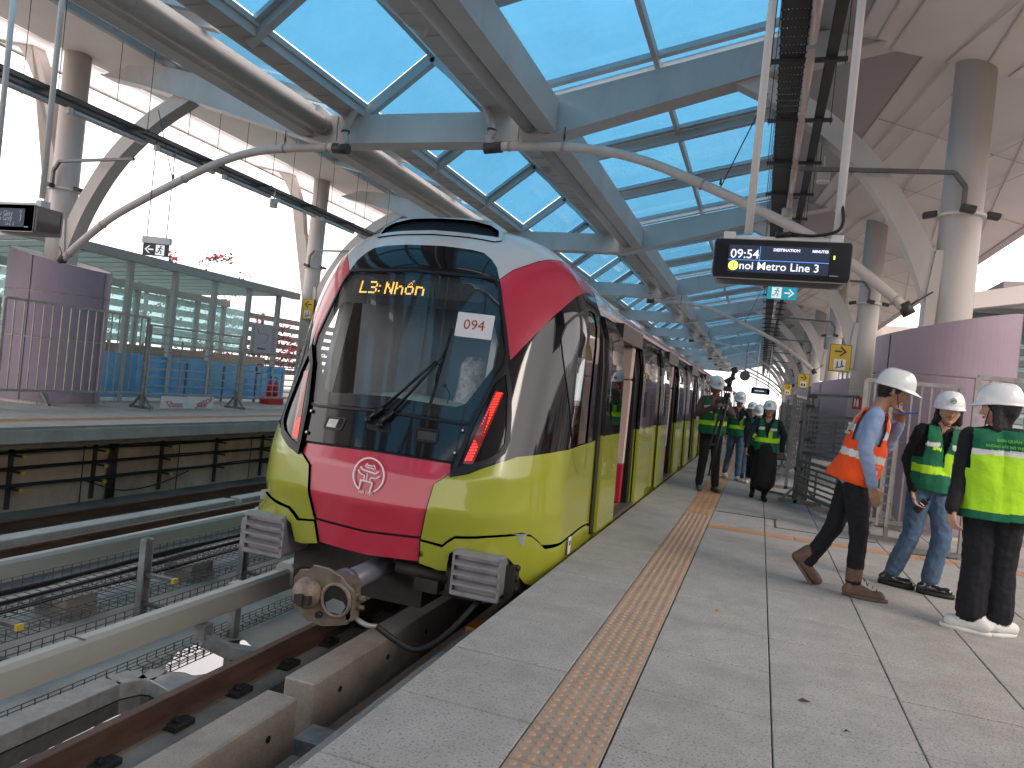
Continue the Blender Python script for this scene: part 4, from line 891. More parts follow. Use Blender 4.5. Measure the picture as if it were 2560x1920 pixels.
def make_col(s):
    top = 6.42 if s > 0 else 6.95
    o = empty('station_column', (AX + s * CU, 0, 0), label='x', cat='column', group='round station columns with curved ribs')
    b = MB(); b.tube([(AX + s * CU, 0, 0), (AX + s * CU, 0, top)], CR, 32); b.build('shaft', m_column, o)
    b = MB(); b.tube([(AX + s * CU, 0, top - .02), (AX + s * CU, 0, top + .0)], CR + .035, 32); 
    b.tube([(AX + s * CU, 0, 2.42), (AX + s * CU, 0, 2.44)], CR + .004, 32); b.tube([(AX + s * CU, 0, 1.95), (AX + s * CU, 0, 1.98)], CR + .004, 32); b.build('column_ring', m_column, o)
    b = MB(); b.prism([(s * u, z) for u, z in spline_poly(INN, OUT)], (AX, -.13, 0), (1, 0, 0), (0, 0, 1), (0, .26, 0)); b.build('curved_rib', m_column, o)
    b = MB(); b.prism([(s * u, z) for u, z in [(7.44, 2.5), (7.56, 2.5), (7.6, 3.6), (7.5, 3.6), (7.44, 3.0)]], (AX, -.16, 0), (1, 0, 0), (0, 0, 1), (0, .32, 0)); b.build('rib_socket', m_column, o)
    if s < 0:
        b = MB(); b.prism([(s * u, z) for u, z in spline_poly(OIN, OOU)], (AX, -.11, 0), (1, 0, 0), (0, 0, 1), (0, .22, 0)); b.build('outer_rib', m_column, o)
        b = MB(); b.prism([(s * u, z) for u, z in [(8.8, 7.1), (10.1, 7.32), (9.9, 7.42), (8.7, 7.3)]], (AX, -.15, 0), (1, 0, 0), (0, 0, 1), (0, .3, 0)); b.build('rib_head', m_column, o)
    zc = 4.07 if s > 0 else 4.2
    b = MB(); b.tube([(AX + s * CU, 0, zc - .02), (AX + s * CU, 0, zc + .02)], CR + .045, 28); b.build('collar', m_white, o)
    for q, w in ((-CR - .12, 1), (CR + .12, 1), (0, 0)):
        b = MB(); x = AX + s * CU + q; y = 0 if w else -CR - .1
        b.box((x, y, zc + .02), (.16, .12, .075) if w else (.17, .12, .085), Matrix.Rotation(R(-12 if q < 0 else 12), 3, 'Y'), .01); b.build('floodlight', m_dark, o)
    # galvanised arm towards the cable tray
    x0 = AX + s * (CU - .05); b = MB(); P = [(x0, -CR - .08, zc + .05), (x0, -CR - .08, zc + .3), (x0 - s * .14, -CR - .08, zc + .48), (AX + s * 5.75, -CR - .08, zc + .52)]
    for a, c in zip(P, P[1:]): b.beam(a, c, .05, .055, (0, 1, 0))
    b.build('tray_arm', m_galvd, o)
    return o
cR, cL = make_col(1), make_col(-1)
cR.location.y = YF[K0]; cR['label'] = 'pale round column right of the hanging display, rising from the nearest mauve base'
cL.location.y = YF[K0]; cL['label'] = 'pale round column on the far platform, nearest the left edge of the photo'
rl = ['second column on the right platform, beside the yellow escalator sign', 'third column on the right platform', 'fourth column on the right platform', 'fifth column on the right platform', 'sixth column on the right platform', 'seventh column on the right platform', 'eighth column on the right platform', 'ninth column on the right platform']
ll = ['second column on the far platform, just left of the train', 'column of the far platform hidden behind the train nose'] 
for k, y in enumerate(YF[K0 + 1:K0 + 9]): dup(cR, (AX + CU, y, 0), label=rl[k])
for k, y in enumerate(YF[K0 + 1:K0 + 9]): dup(cL, (AX - CU, y, 0), label=ll[min(k, 1)] if k < 1 else 'far platform column hidden behind the train')
# roof body
roof = empty('station_roof', (AX, 40, 5.2), label='long station roof of blue glass panes, grey gutters and pipes over both tracks', cat='roof')
ya, yb = YF[0], YF[-1]
SL = .235
def gz(u): return 5.82 + (u - 1.77) * SL
alum = M('aluminium glazing bar', (.42, .44, .45), .4, .4)
for s in (1, -1):
    for k in range(len(YF) - 1):
        y0, y1 = YF[k] + .2, YF[k + 1] - .2
        b = MB(); b.tube([(UX(1.82, s), y0 + .0, 5.31), (UX(1.82, s), y1, 5.31)], .15, 22); p = b.build('round_pipe', m_pipe, roof)
        b = MB()
        for q in (y0 + .12, y1 - .12, (y0 + y1) / 2): b.tube([(UX(1.82, s), q - .01, 5.31), (UX(1.82, s), q + .01, 5.31)], .156, 22)
        b.build('pipe_joint', m_pipe, p)
        b = MB(); b.bx((UX(2.02, s), y0, 5.17), (UX(2.26, s), y1, 5.66), .008); q_ = b.build('box_gutter', m_frame, roof)
        b = MB(); b.bx((UX(2.0, s), y0, 5.155), (UX(2.28, s), y1, 5.172)); b.build('gutter_base', m_frame, q_)
        b = MB(); b.bx((UX(1.12, s), y0 - .1, 5.50), (UX(1.5, s), y1 + .1, 5.64)); g_ = b.build('valley_gutter', m_frame, roof)
        if 4 < k < 10:
            for i in range(15):
                b = MB(); y = y0 + .2 + i * .545; b.bx((UX(1.13, s), y, 5.492), (UX(1.49, s), y + .02, 5.502)); b.build('gutter_rib', m_soffd, g_)
        b = MB(); b.bx((UX(1.08, s), y0 - .1, 5.62), (UX(1.14, s), y1 + .1, 5.70)); b.bx((UX(1.5, s), y0 - .1, 5.50), (UX(1.53, s), y1 + .1, 5.7)); b.build('gutter_lip', m_frame, g_)
        for c in range(3):
            yy0 = YF[k] + c * 8.5 / 3; yy1 = yy0 + 8.5 / 3
            for (u0, u1) in ((1.9, 3.62), (3.68, 5.42)):
                b = MB(); b.prism([(s * u0, gz(u0)), (s * u1, gz(u1)), (s * u1, gz(u1) + .012), (s * u0, gz(u0) + .012)], (AX, yy0 + .06, .05), (1, 0, 0), (0, 0, 1), (0, yy1 - yy0 - .12, 0)); b.build('roof_pane', m_glassroof, roof)
            b = MB(); b.prism([(s * 1.13, 5.70), (s * .03, 6.56), (s * .03, 6.572), (s * 1.13, 5.712)], (AX, yy0 + .03, .05), (1, 0, 0), (0, 0, 1), (0, yy1 - yy0 - .06, 0)); b.build('ridge_pane', m_glassroof, roof)
            # purlin with glazing bar
            if c:
                b = MB(); b.beam((UX(1.8, s), yy0, gz(1.8) - .1), (UX(5.5, s), yy0, gz(5.5) - .1), .10, .17); pl_ = b.build('purlin', m_frame, roof)
                b = MB(); b.beam((UX(1.8, s), yy0, gz(1.8) - .19), (UX(5.5, s), yy0, gz(5.5) - .19), .15, .014); b.beam((UX(1.8, s), yy0 - .13, gz(1.8) - .0), (UX(5.5, s), yy0 - .13, gz(5.5) - .0), .12, .07); b.build('purlin_flange', alum, pl_)
                b = MB(); b.beam((UX(1.3, s), yy0, 5.47), (UX(.0, s), yy0, 6.48), .13, .17); b.build('ridge_rafter', m_frame, roof)
                b = MB(); b.beam((UX(1.25, s), yy0 - .12, 5.57), (UX(.0, s), yy0 - .12, 6.54), .1, .06); b.build('ridge_glazing_bar', alum, roof)
            else:
                b = MB(); b.beam((UX(1.8, s), yy0 - .2, gz(1.8)), (UX(5.5, s), yy0 - .2, gz(5.5)), .12, .08); b.beam((UX(1.8, s), yy0 + .2, gz(1.8)), (UX(5.5, s), yy0 + .2, gz(5.5)), .12, .08); b.build('glazing_bar', alum, roof)
                b = MB(); b.beam((UX(1.3, s), yy0, 5.47), (UX(.0, s), yy0, 6.48), .13, .17); b.build('ridge_rafter', m_frame, roof)
    b = MB(); b.beam((UX(3.65, s), ya, gz(3.65) - .02), (UX(3.65, s), yb, gz(3.65) - .02), .07, .13); b.build('mullion', m_frame, roof)
    b = MB(); b.beam((UX(5.5, s), ya, gz(5.5)), (UX(5.5, s), yb, gz(5.5)), .1, .3); b.beam((UX(5.35, s), ya, gz(5.3) + .0), (UX(5.35, s), yb, gz(5.3) + .0), .08, .08); b.build('edge_bar', m_frame, roof)
b = MB(); b.bx((AX - .05, ya, 6.46), (AX + .05, yb, 6.6)); b.build('ridge_bar', m_frame, roof)
# soffits
EZ, EX = 5.35, 4.43
for k in range(len(YF) - 1):
    y0, y1 = YF[k], YF[k + 1]; xs, xe = 1.70, .72; zf = 6.42
    A = [(UX(5.45, 1), y0, 6.72), (xs, y0, zf), (xe, y1, zf), (UX(5.45, 1), y1, 6.72)]
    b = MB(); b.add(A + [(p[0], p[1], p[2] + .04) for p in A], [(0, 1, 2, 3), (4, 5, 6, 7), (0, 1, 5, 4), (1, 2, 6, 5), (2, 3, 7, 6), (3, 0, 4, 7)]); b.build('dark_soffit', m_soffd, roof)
    Bq = [(xs, y0, zf), (EX, y0, EZ), (EX, y1, EZ), (xe, y1, zf)]
    b = MB(); b.add(Bq + [(p[0], p[1], p[2] + .04) for p in Bq], [(0, 1, 2, 3), (4, 5, 6, 7), (0, 1, 5, 4), (1, 2, 6, 5), (2, 3, 7, 6), (3, 0, 4, 7)]); so = b.build('sloping_soffit', m_soffit, roof)
    b = MB(); b.add([(xe, y1, zf), (xs, y1, zf), (EX, y1, EZ), (xe, y1, zf + .06), (xs, y1, zf + .06), (EX, y1, EZ + .06)], [(0, 1, 2), (3, 4, 5), (0, 1, 4, 3)]); b.build('soffit_infill', m_soffit, so)
    if 2 < k < 13:
        lp = lambda t, v: Vector(((1 - t) * ((1 - v) * xs + v * xe) + t * EX, y0 + (y1 - y0) * v, (1 - t) * zf + t * EZ - .006))
        for (t0, v0, t1, v1) in ((.0, .0, 0, 1), (.12, 0, .06, 1), (.24, .0, .12, 1), (.24, .0, .42, 1), (.24, 0, .72, 1), (.5, 0, .95, 1), (0, .33, 1, .33), (0, .66, 1, .66), (.75, 0, .3, 1), (.95, 0, .5, 1)):
            b = MB(); b.beam(lp(t0, v0), lp(t1, v1), .022, .008); b.build('soffit_joint', m_seam, so)
        b = MB(); v = .5; b.beam((UX(5.5, 1), y0 + 4.25, 6.70), (xs - .5, y0 + 4.25, 6.41), .016, .008); b.build('soffit_joint', m_seam, so)
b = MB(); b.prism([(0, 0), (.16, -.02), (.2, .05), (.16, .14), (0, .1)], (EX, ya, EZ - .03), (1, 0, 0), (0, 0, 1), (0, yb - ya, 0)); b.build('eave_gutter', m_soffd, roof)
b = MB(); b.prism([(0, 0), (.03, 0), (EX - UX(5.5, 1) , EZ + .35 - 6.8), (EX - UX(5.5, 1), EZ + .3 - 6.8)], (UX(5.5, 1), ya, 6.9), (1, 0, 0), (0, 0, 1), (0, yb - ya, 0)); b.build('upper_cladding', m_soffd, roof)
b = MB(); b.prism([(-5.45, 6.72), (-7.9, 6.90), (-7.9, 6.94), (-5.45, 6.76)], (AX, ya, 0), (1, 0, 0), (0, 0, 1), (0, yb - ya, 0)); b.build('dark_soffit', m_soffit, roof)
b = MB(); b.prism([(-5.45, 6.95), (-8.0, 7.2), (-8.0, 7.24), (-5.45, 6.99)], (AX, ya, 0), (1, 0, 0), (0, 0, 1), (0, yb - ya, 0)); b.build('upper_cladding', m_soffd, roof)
m_louv = glass('white translucent louvre', (.9, .9, .9), .02, .3, .75, (.85, .8, .8))
for i in range(13):
    u0 = 7.93 + i * .18; z0 = 6.9 + (u0 - 7.93) * .19
    b = MB(); b.prism([(-u0, z0), (-u0 - .168, z0 + .02), (-u0 - .168, z0 + .028), (-u0, z0 + .008)], (AX, ya, 0), (1, 0, 0), (0, 0, 1), (0, yb - ya, 0)); b.build('louvre_slat', m_louv, roof)
b = MB(); b.tube([(AX - 10.15, ya, 7.28), (AX - 10.15, yb, 7.28)], .035, 10); b.build('eave_tube', m_frame, roof)
for k in range(44):
    y = ya + .8 + k * 2.83; b = MB(); b.beam((AX - 7.9, y, 6.99), (AX - 10.1, y, 7.36), .03, .05); b.build('louvre_bearer', m_white, roof)
# rainwater drain pipes bending down to the columns, at every other frame
def make_drain(s):
    o = empty('drain_pipe', (AX, 0, 4.95), label='x', cat='drain pipe', group='curved rainwater pipes under the roof')
    P = [(1.27, 4.87), (1.7, 4.90), (2.8, 4.86), (3.6, 4.70), (4.45, 4.38), (5.57, 3.88), (6.2, 3.55), (6.85, 3.08), (7.2, 2.78)]
    b = MB(); b.tube([(AX + s * p.x, 0, p.y) for p in bez([(u, z, 0) for u, z in P], 5)], .068, 14); q = b.build('long_pipe', m_column, o)
    for u, z, d in ((1.6, 4.9, (1, .0)), (2.45, 4.885, (1, -.1)), (4.5, 4.35, (1, -.4)), (6.3, 3.48, (1, -.65)), (7.05, 2.9, (1, -.8))):
        d = Vector((s * d[0], 0, d[1])).normalized() * .02; c = Vector((AX + s * u, 0, z)); MB().tube([c - d, c + d], .077, 14).build('pipe_collar', m_pipe, q)
    b = MB(); b.tube([(AX + s * p.x, -.0, p.y) for p in bez([(1.13, 5.52, 0), (1.2, 5.40, 0), (1.27, 5.22, 0), (1.3, 5.1, 0), (1.26, 5.0, 0), (1.36, 4.9, 0)], 5)], .06, 12); b.build('down_bend', m_pipe, o)
    b = MB(); b.tube([(AX + s * 1.2, 0, 4.87), (AX + s * 1.48, 0, 4.89)], .085, 14); b.build('coupling', m_dark, o); b = MB(); b.tube([(AX + s * 1.285, 0, 5.14), (AX + s * 1.29, 0, 5.17)], .072, 12); b.build('bend_clamp', m_dark, o)
    for u, z, zt in ((2.45, 4.95, 5.18), (4.75, 4.3, 5.6)):
        b = MB(); b.tube([(AX + s * u, 0, z), (AX + s * (u + (.0 if u < 3 else .25)), 0, (z + zt) / 2), (AX + s * (u + (0 if u < 3 else .5)), 0, zt)], .009, 6); b.tube([(AX + s * u, 0, z + .05), (AX + s * u, 0, z + .13)], .016, 6); b.build('pipe_hanger', m_dark, o)
    b = MB(); b.tube([(AX + s * 7.18, 0, 2.8), (AX + s * 7.5, .15, 3.05)], .012, 6); b.tube([(AX + s * 7.15, 0, 2.86), (AX + s * 7.24, 0, 2.72)], .08, 12); b.build('end_clamp', m_dark, o)
    return o
dR, dL = make_drain(1), make_drain(-1); dy = -.36
dR.location.y = YF[K0] + dy; dR['label'] = 'curved grey drain pipe sweeping down behind the hanging display to the right column'
dL.location.y = YF[K0] + dy; dL['label'] = 'curved grey drain pipe sweeping down left of the train to the far platform column'
for k, l in ((3, 'second curved drain pipe, meeting the third roof frame'), (5, 'third curved drain pipe along the right side'), (7, 'fourth curved drain pipe along the right side'), (8, 'fifth curved drain pipe along the right side'), (9, 'last curved drain pipe at the far end')): dup(dR, (AX, YF[k + K0 - 1] + dy, 4.95), label=l)
dup(dL, (AX, YF[K0 + 2] + dy, 4.95), label='curved drain pipe hidden beyond the train on the far side')
# mauve column bases: lens shaped plan, sloping top
def make_base(cx, cy, rx, ry, zl, zr, lab, seams=(-.35, -2.6, -3.9, -5.2), zz=(1.1, 1.95)):
    n = 40; o = empty('column_base', (cx, cy, 0), label=lab, cat='column base', group='mauve curved column bases')
    def pt(a, grow=0): return (cx + (rx + grow) * math.cos(a), cy + (ry + grow) * math.sin(a) * (1 - .12 * math.cos(a) ** 2))
    def zt(x): return zl + (zr - zl) * (x - (cx - rx)) / (2 * rx)
    S_ = sorted(seams); rows = [(0.06, zz[0]), (zz[0] + .025, zz[1]), (zz[1] + .025, 9)]
    for (z0, z1) in rows:
        for q in range(len(S_)):
            b = MB(); a0 = S_[q] + .012; a1 = (S_[q + 1] if q + 1 < len(S_) else S_[0] + 2 * math.pi) - .012; m = max(6, int((a1 - a0) / .075)); A = [a0 + (a1 - a0) * i / m for i in range(m + 1)]
            for g in (0, -.02):
                vo = []
                for a in A:
                    x, y = pt(a, g); vo += [(x, y, z0), (x, y, min(z1, zt(x)))]
                b.add(vo, [(2 * i, 2 * i + 2, 2 * i + 3, 2 * i + 1) for i in range(m)], False)
            b.build('cladding_panel', m_purple, o)
    b = MB(); A = [2 * math.pi * i / n for i in range(n)]
    b.add([(*pt(a, -.022), .0) for a in A] + [(*pt(a, -.022), zt(pt(a)[0]) - .01) for a in A], [(i, (i + 1) % n, n + (i + 1) % n, n + i) for i in range(n)] + [tuple(range(n, 2 * n))]); b.build('pale_joint_backing', M('pale panel joint', (.55, .48, .43), .6), o)
    return o
make_base(2.2, 10.9, .82, .8, 2.46, 2.86, 'tall mauve curved panel wall around the column at the right edge')
make_base(-13.45, 10.95, 1.03, .85, 3.06, 2.66, 'mauve curved column base on the far platform at the left edge', (-1.31, -2.9, .2, 1.8), (1.26, 2.13))
b2_ = make_base(2.75, 25.5, 1.25, 2.6, 2.3, 2.8, 'second mauve curved wall, behind the horizontal bar barriers')
make_base(2.7, 38, 1.2, 2.6, 2.3, 2.8, 'third mauve curved wall farther along the right platform')
make_base(2.7, 52, 1.2, 2.6, 2.3, 2.8, 'fourth mauve curved wall near the far end of the right platform')
# ================================================================== FAR PLATFORM THINGS
m_fence = M('galvanised fence tube', (.36, .34, .32), .45, .5, var=.2, scale=8, dirt=.4, dcol=(.17, .13, .1), dscale=7)
m_ffoot = M('fence foot steel', (.24, .23, .22), .5, .4, var=.2, scale=8)
def tri_foot(o, x, y, ax='x', h=.33, w=.3):
    b = MB(); d = Vector((1, 0, 0)) if ax == 'x' else Vector((0, 1, 0)); c = Vector((x, y, 0))
    b.beam(c - d * w + Vector((0, 0, .025)), c + d * w + Vector((0, 0, .025)), .05, .05); b.beam(c - d * w * .8 + Vector((0, 0, .05)), c + Vector((0, 0, h)), .035, .035); b.beam(c + d * w * .8 + Vector((0, 0, .05)), c + Vector((0, 0, h)), .035, .035)
    b.beam(c, c + Vector((0, 0, h + .1)), .045, .045); return b.build('splayed_foot', m_ffoot, o)
def bar_fence(p, q, z0, z1, lab, group, vertical=True, n=10, feet=(), mat=None, cat='barrier', drop=0, posts=1):
    mat = mat or m_fence; p = Vector(p); q = Vector(q); o = empty('bar_barrier', (p.x, p.y, 0), label=lab, cat=cat, group=group); Z = lambda z, t=0: Vector((0, 0, z - drop * t))
    b = MB(); b.beam(p + Z(z1), q + Z(z1, 1), .045, .045); b.build('top_rail', mat, o)
    b = MB(); b.beam(p + Z(z0), q + Z(z0, 1), .045, .045); b.build('bottom_rail', mat, o)
    for k in range(posts + 1): b = MB(); t = k / posts; b.beam(p.lerp(q, t) + Z(max(0.0, z0 - .3), t), p.lerp(q, t) + Z(z1, t), .05, .05); b.build('post', mat, o)
    for i in range(1, n):
        t = i / n; b = MB()
        if vertical: b.beam(p.lerp(q, t) + Z(z0, t), p.lerp(q, t) + Z(z1, t), .02, .02)
        else: b.beam(p + Z(z0 + (z1 - z0) * t), q + Z(z0 + (z1 - z0) * t, 1), .022, .028)
        b.build('bar', mat, o)
    if not vertical:
        for t in (.33, .66): b = MB(); b.beam(p.lerp(q, t) + Z(z0, t), p.lerp(q, t) + Z(z0 + (z1 - z0) * .8, t), .03, .03); b.build('stay', mat, o)
    for (x, y, ax) in feet: tri_foot(o, x, y, ax)
    return o
G1 = 'temporary steel barriers on the far platform'
bar_fence((-12.3, 6.2, 0), (-12.25, 8.9, 0), .33, 1.88, 'vertical bar barrier at the extreme left edge of the photo', G1, n=15)
bar_fence((-12.25, 9.0, 0), (-12.2, 12.05, 0), .32, 1.9, 'vertical bar barrier in front of the left mauve column base', G1, n=17, feet=((-12.9, 10.3, 'x'),))
bar_fence((-12.2, 12.12, 0), (-12.2, 14.95, 0), .30, 1.76, 'horizontal bar barrier in front of the glass stair shelter', G1, False, 8, feet=((-12.25, 12.12, 'x'), (-12.15, 14.9, 'x')))
bar_fence((-12.2, 15.02, 0), (-12.2, 17.6, 0), .28, 1.42, 'lower horizontal bar barrier between the shelter and the train nose', G1, False, 7)
# stair shelter
m_shel = M('pale grey shelter frame', (.40, .40, .39), .5, var=.05)
sh = empty('stair_shelter', (-15.5, 14, 0), label='glazed stair shelter with sloping slatted canopy and blue glass balustrade', cat='shelter')
for i, y in enumerate((13.05, 14.42, 15.8, 17.17, 18.5)):
    b = MB(); b.bx((-13.96, y - .06, 0), (-13.84, y + .06, 3.25)); b.build('shelter_post', m_shel, sh)
zr = lambda y: 3.40 - .0 * y
b = MB(); b.bx((-14.0, 7.5, 3.2), (-13.78, 19.4, 3.40)); b.build('fascia', m_shel, sh)
b = MB(); b.bx((-17.9, 7.5, 3.0), (-17.7, 19.4, 3.2)); b.build('rear_fascia', m_shel, sh)
for i in range(19):
    y = 7.8 + i * .62; b = MB(); b.beam((-13.95, y, 3.3), (-17.8, y, 3.12), .09, .12); b.build('canopy_beam', m_shel, sh)
    b = MB(); b.beam((-13.95, y + .31, 3.38), (-17.8, y + .31, 3.2), .5, .012); b.build('canopy_pane', m_glassteal, sh)
for i in range(10):
    y = 9.2 + i * 1.18; b = MB(); b.bx((-17.06, y - .07, 1.3), (-16.94, y + .07, 3.1)); b.build('rear_post', m_shel, sh)
    b = MB(); b.bx((-17.01, y + .08, 1.36), (-17.0, y + 1.1, 2.85)); b.build('rear_pane', m_glassteal, sh)
b = MB(); b.bx((-17.1, 8, 2.85), (-16.9, 20, 3.05)); b.build('rear_beam', m_shel, sh)
b = MB(); b.bx((-17.25, 8, .0), (-16.85, 22, 1.3)); b.build('beige_parapet', M('beige concrete parapet', (.36, .28, .22), .8, var=.1, dirt=.3, dcol=(.2, .16, .13)), sh)
for i in range(5):
    y0 = 12.3 + i * 1.37; b = MB(); b.bx((-13.86, y0 + .04, .08), (-13.85, y0 + 1.33, 1.08)); b.build('blue_balustrade_pane', m_glassbl, sh)
    b = MB(); b.bx((-13.9, y0 - .02, 0), (-13.84, y0 + .02, 1.0)); b.build('pane_clamp', m_galvd, sh)
b = MB(); b.bx((-16.8, 12.3, .02), (-16.7, 19.2, 1.05)); b.build('blue_inner_wall', M('blue inner stair wall', (.14, .33, .52), .4, coat=.2), sh)
b = MB(); b.beam((-14.6, 12.4, 1.1), (-14.6, 18.0, -.6), .05, .05); b.build('handrail', m_galvd, sh)
# louvred screen beyond with climbing plants
lv = empty('louvre_screen', (-18.6, 18, 0), label='dark grey horizontal louvre screen behind the stair shelter', cat='louvre screen')
m_lv = M('dark grey louvre', (.16, .165, .17), .6, var=.1, dirt=.2, dcol=(.1, .1, .1))
for i in range(7):
    z = .75 + i * .36; b = MB(); b.beam((-19.4, 4, z), (-19.4, 46, z), .04, .22); b.build('louvre_blade', m_lv, lv)
for i in range(15): b = MB(); b.bx((-19.55, 4 + i * 3, 0), (-19.45, 4.1 + i * 3, 3.1)); b.build('louvre_post', m_lv, lv)
# bougainvillea: twigs, leaves and pink bracts
m_leaf = M('bougainvillea leaf', (.05, .09, .02), .6, var=.4, scale=4); m_bract = M('bougainvillea bract', (.62, .05, .13), .6, var=.25, scale=4); m_twig = M('brown twig', (.10, .07, .05), .8)
def vine(cx, cy, cz, sx, sy, sz, nleaf, pink, lab, seed, twigs=18, tall=()):
    rr = random.Random(seed); o = empty('bougainvillea', (cx, cy, 0), label=lab, cat='climbing plant', group='bougainvillea behind the shelter')
    tw = MB(); lf = MB(); br = MB(); pts = []
    for i in range(twigs):
        p = Vector((cx + rr.uniform(-sx, sx) * .5, cy + rr.uniform(-sy, sy), cz - sz)); path = [p]; d = Vector((rr.uniform(-.3, .3), rr.uniform(-.6, .6), 1))
        for k in range(8):
            d += Vector((rr.uniform(-.3, .3), rr.uniform(-.5, .5), rr.uniform(-.35, .3))); p = p + d.normalized() * sz * .3; path.append(p)
        tw.tube(path, [.018 - .0015 * k for k in range(9)], 4, False); pts += path[2:]
    for t in tall: path = bez(t, 6); tw.tube(path, .013, 4, False); pts += path[len(path) // 2:] * 3
    for i in range(nleaf):
        p = rr.choice(pts) + Vector((rr.gauss(0, .1), rr.gauss(0, .12), rr.gauss(0, .1))); s = rr.uniform(.045, .085); a = Vector((rr.gauss(0, 1), rr.gauss(0, 1), rr.gauss(0, 1))).normalized(); c = a.orthogonal().normalized(); d = a.cross(c)
        (br if rr.random() < pink else lf).add([p - c * s, p - d * s * .6, p + c * s, p + d * s * .6], [(0, 1, 2, 3)])
    link(bpy.data.objects.new('stems', tw.mesh('stems', m_twig)), o); a = link(bpy.data.objects.new('leaves', lf.mesh('leaves', m_leaf)), o, kind='stuff'); c = link(bpy.data.objects.new('bracts', br.mesh('bracts', m_bract)), o, kind='stuff'); return o
vine(-18.7, 21.5, 2.0, .4, 1.5, 1.1, 900, .55, 'pink flowering bougainvillea climbing above the canopy left of the second column', 3, 20, tall=([(-18.7, 20.2, 2.6), (-18.7, 20.3, 3.8), (-18.6, 20.9, 4.6), (-18.6, 21.8, 4.7)], [(-18.7, 19.6, 2.6), (-18.7, 19.4, 3.7), (-18.6, 19.0, 4.3)], [(-18.7, 21.5, 2.6), (-18.6, 22.2, 3.6), (-18.6, 22.6, 4.2)]))
vine(-18.7, 24.5, 1.6, .4, 2.2, .9, 1000, .5, 'pink bougainvillea between the second column and the train', 4)
vine(-18.4, 14.8, 1.7, .3, 1.6, .8, 1100, .05, 'green creeper seen through the shelter glass', 5)
vine(-18.2, 17.6, 2.6, .3, .4, .6, 160, .0, 'small green leafy shoots above the canopy under the exit sign', 6, 6)
# line map board, boards on the floor, fire extinguisher, notices
mp_ = empty('line_map_board', (-13.7, 17.7, 1.4), label='pale line map board hanging on the shelter post', cat='map board')
b = MB(); b.bx((-13.74, 17.2, 1.42), (-13.71, 18.36, 2.27), .004); b.build('board', M('pale grey printed board', (.50, .46, .46), .5, var=.02), mp_)
b = MB(); fmB = lambda y, z: (-13.705, y, z)
P = [(17.4, 2.16), (17.5, 2.0), (17.62, 1.98), (17.8, 2.0), (17.96, 1.95), (17.9, 1.82), (17.78, 1.72)]
for a, c in zip(P, P[1:]): b.beam(fmB(*a), fmB(*c), .004, .012, (1, 0, 0))
m_ink = M('dark grey print', (.12, .11, .14), .6); b.build('map_route', m_ink, mp_)
b = MB(); rr = random.Random(2)
for k in range(14): b.bx((-13.709, 17.24, 1.46 + k * .055), (-13.704, 17.24 + rr.uniform(.06, .12), 1.475 + k * .055)); b.bx((-13.709, 18.12, 1.5 + k * .052), (-13.704, 18.12 + rr.uniform(.1, .2), 1.515 + k * .052))
b.bx((-13.709, 17.5, 1.53), (-13.704, 17.85, 1.58)); b.build('map_lettering', m_ink, mp_, kind='stuff')
for i, (y0, y1, t, lab) in enumerate(((12.38, 13.1, 'AZ', 'white printed carton sheet leaning at the left barrier foot'), (13.12, 13.95, 'COTOP', 'second white printed carton sheet beside the first, reading COTOP'))):
    b = MB(); b.prism([(0, 0), (y1 - y0, 0), (y1 - y0, .26), (0, .27)], (-12.0, y0, .02), (0, 1, 0), (.08, 0, 1), (-.012, 0, 0)); o = b.build('carton_sheet', m_card, None, label=lab, cat='carton')
    text_mesh(t, .16, M('red print', (.55, .04, .04), .6), 'print', frame((-11.985, (y0 + y1) / 2 + (.1 if i else -.15), .14), (.05, 1, .35 if i else -.6), (0, -.35 if i else .6, 1)), o)
    for k in range(3): b = MB(); b.bx((-11.987, y0 + .3, .06 + .03 * k), (-11.980, y0 + .62, .07 + .03 * k)); b.build('print_line', MATS['red print'], o)
fe = empty('fire_extinguisher', (-13.3, 17.85, 0), label='red fire extinguishers standing in a red stand below the line map', cat='fire extinguisher')
b = MB(); b.bx((-13.45, 17.5, 0), (-13.15, 18.2, .22)); b.build('red_stand', m_red, fe)
for y in (17.7, 17.98): b = MB(); b.lathe((-13.3, y, .2), [(.0, 0), (.075, 0), (.078, .35), (.05, .44), (.02, .47), (.02, .52), (0, .52)], 16); b.build('cylinder', m_red, fe)
b = MB(); b.tube([(-13.3, 17.98, .7), (-13.3, 18.04, .74), (-13.3, 17.9, .78)], .012, 6); b.tube(bez([(-13.3, 17.7, .7), (-13.2, 17.6, .8), (-13.15, 17.55, .5)]), .012, 6); b.build('hose', m_black, fe)
b = MB(); b.tube([(-13.6 + 0 * a, 17.55 + .14 * math.cos(a), .98 + .14 * math.sin(a)) for a in [2 * math.pi * k / 20 for k in range(20)]], .015, 6, False); b.build('rubber_hoop', m_rub, None, label='thin black hoop hanging on the blue glass above the extinguisher', cat='hoop')
def notice(p, n, w, h, col, lab, par=None):
    o = empty('fire_notice', p, label=lab, cat='sign'); fm = frame(p, Vector((0, 0, 1)).cross(Vector(n)), (0, 0, 1)); X, Y, Z = fm.col[0].xyz, fm.col[1].xyz, fm.col[2].xyz
    b = MB(); b.prism([(-w / 2, -h / 2), (w / 2, -h / 2), (w / 2, h / 2), (-w / 2, h / 2)], p, X, Y, Z * .006); b.build('plate', col, o)
    q = Vector(p) + Z * .008; b = MB(); b.prism([(-w * .1, -h * .3), (w * .12, -h * .3), (w * .12, h * .12), (w * .05, h * .3), (-w * .05, h * .3), (-w * .1, h * .12)], q, X, Y, Z * .002); b.prism([(-w * .33, -h * .3), (-w * .2, -h * .3), (-w * .2, h * .3), (-w * .33, h * .3)], q, X, Y, Z * .002); b.build('pictogram', m_card, o); return o
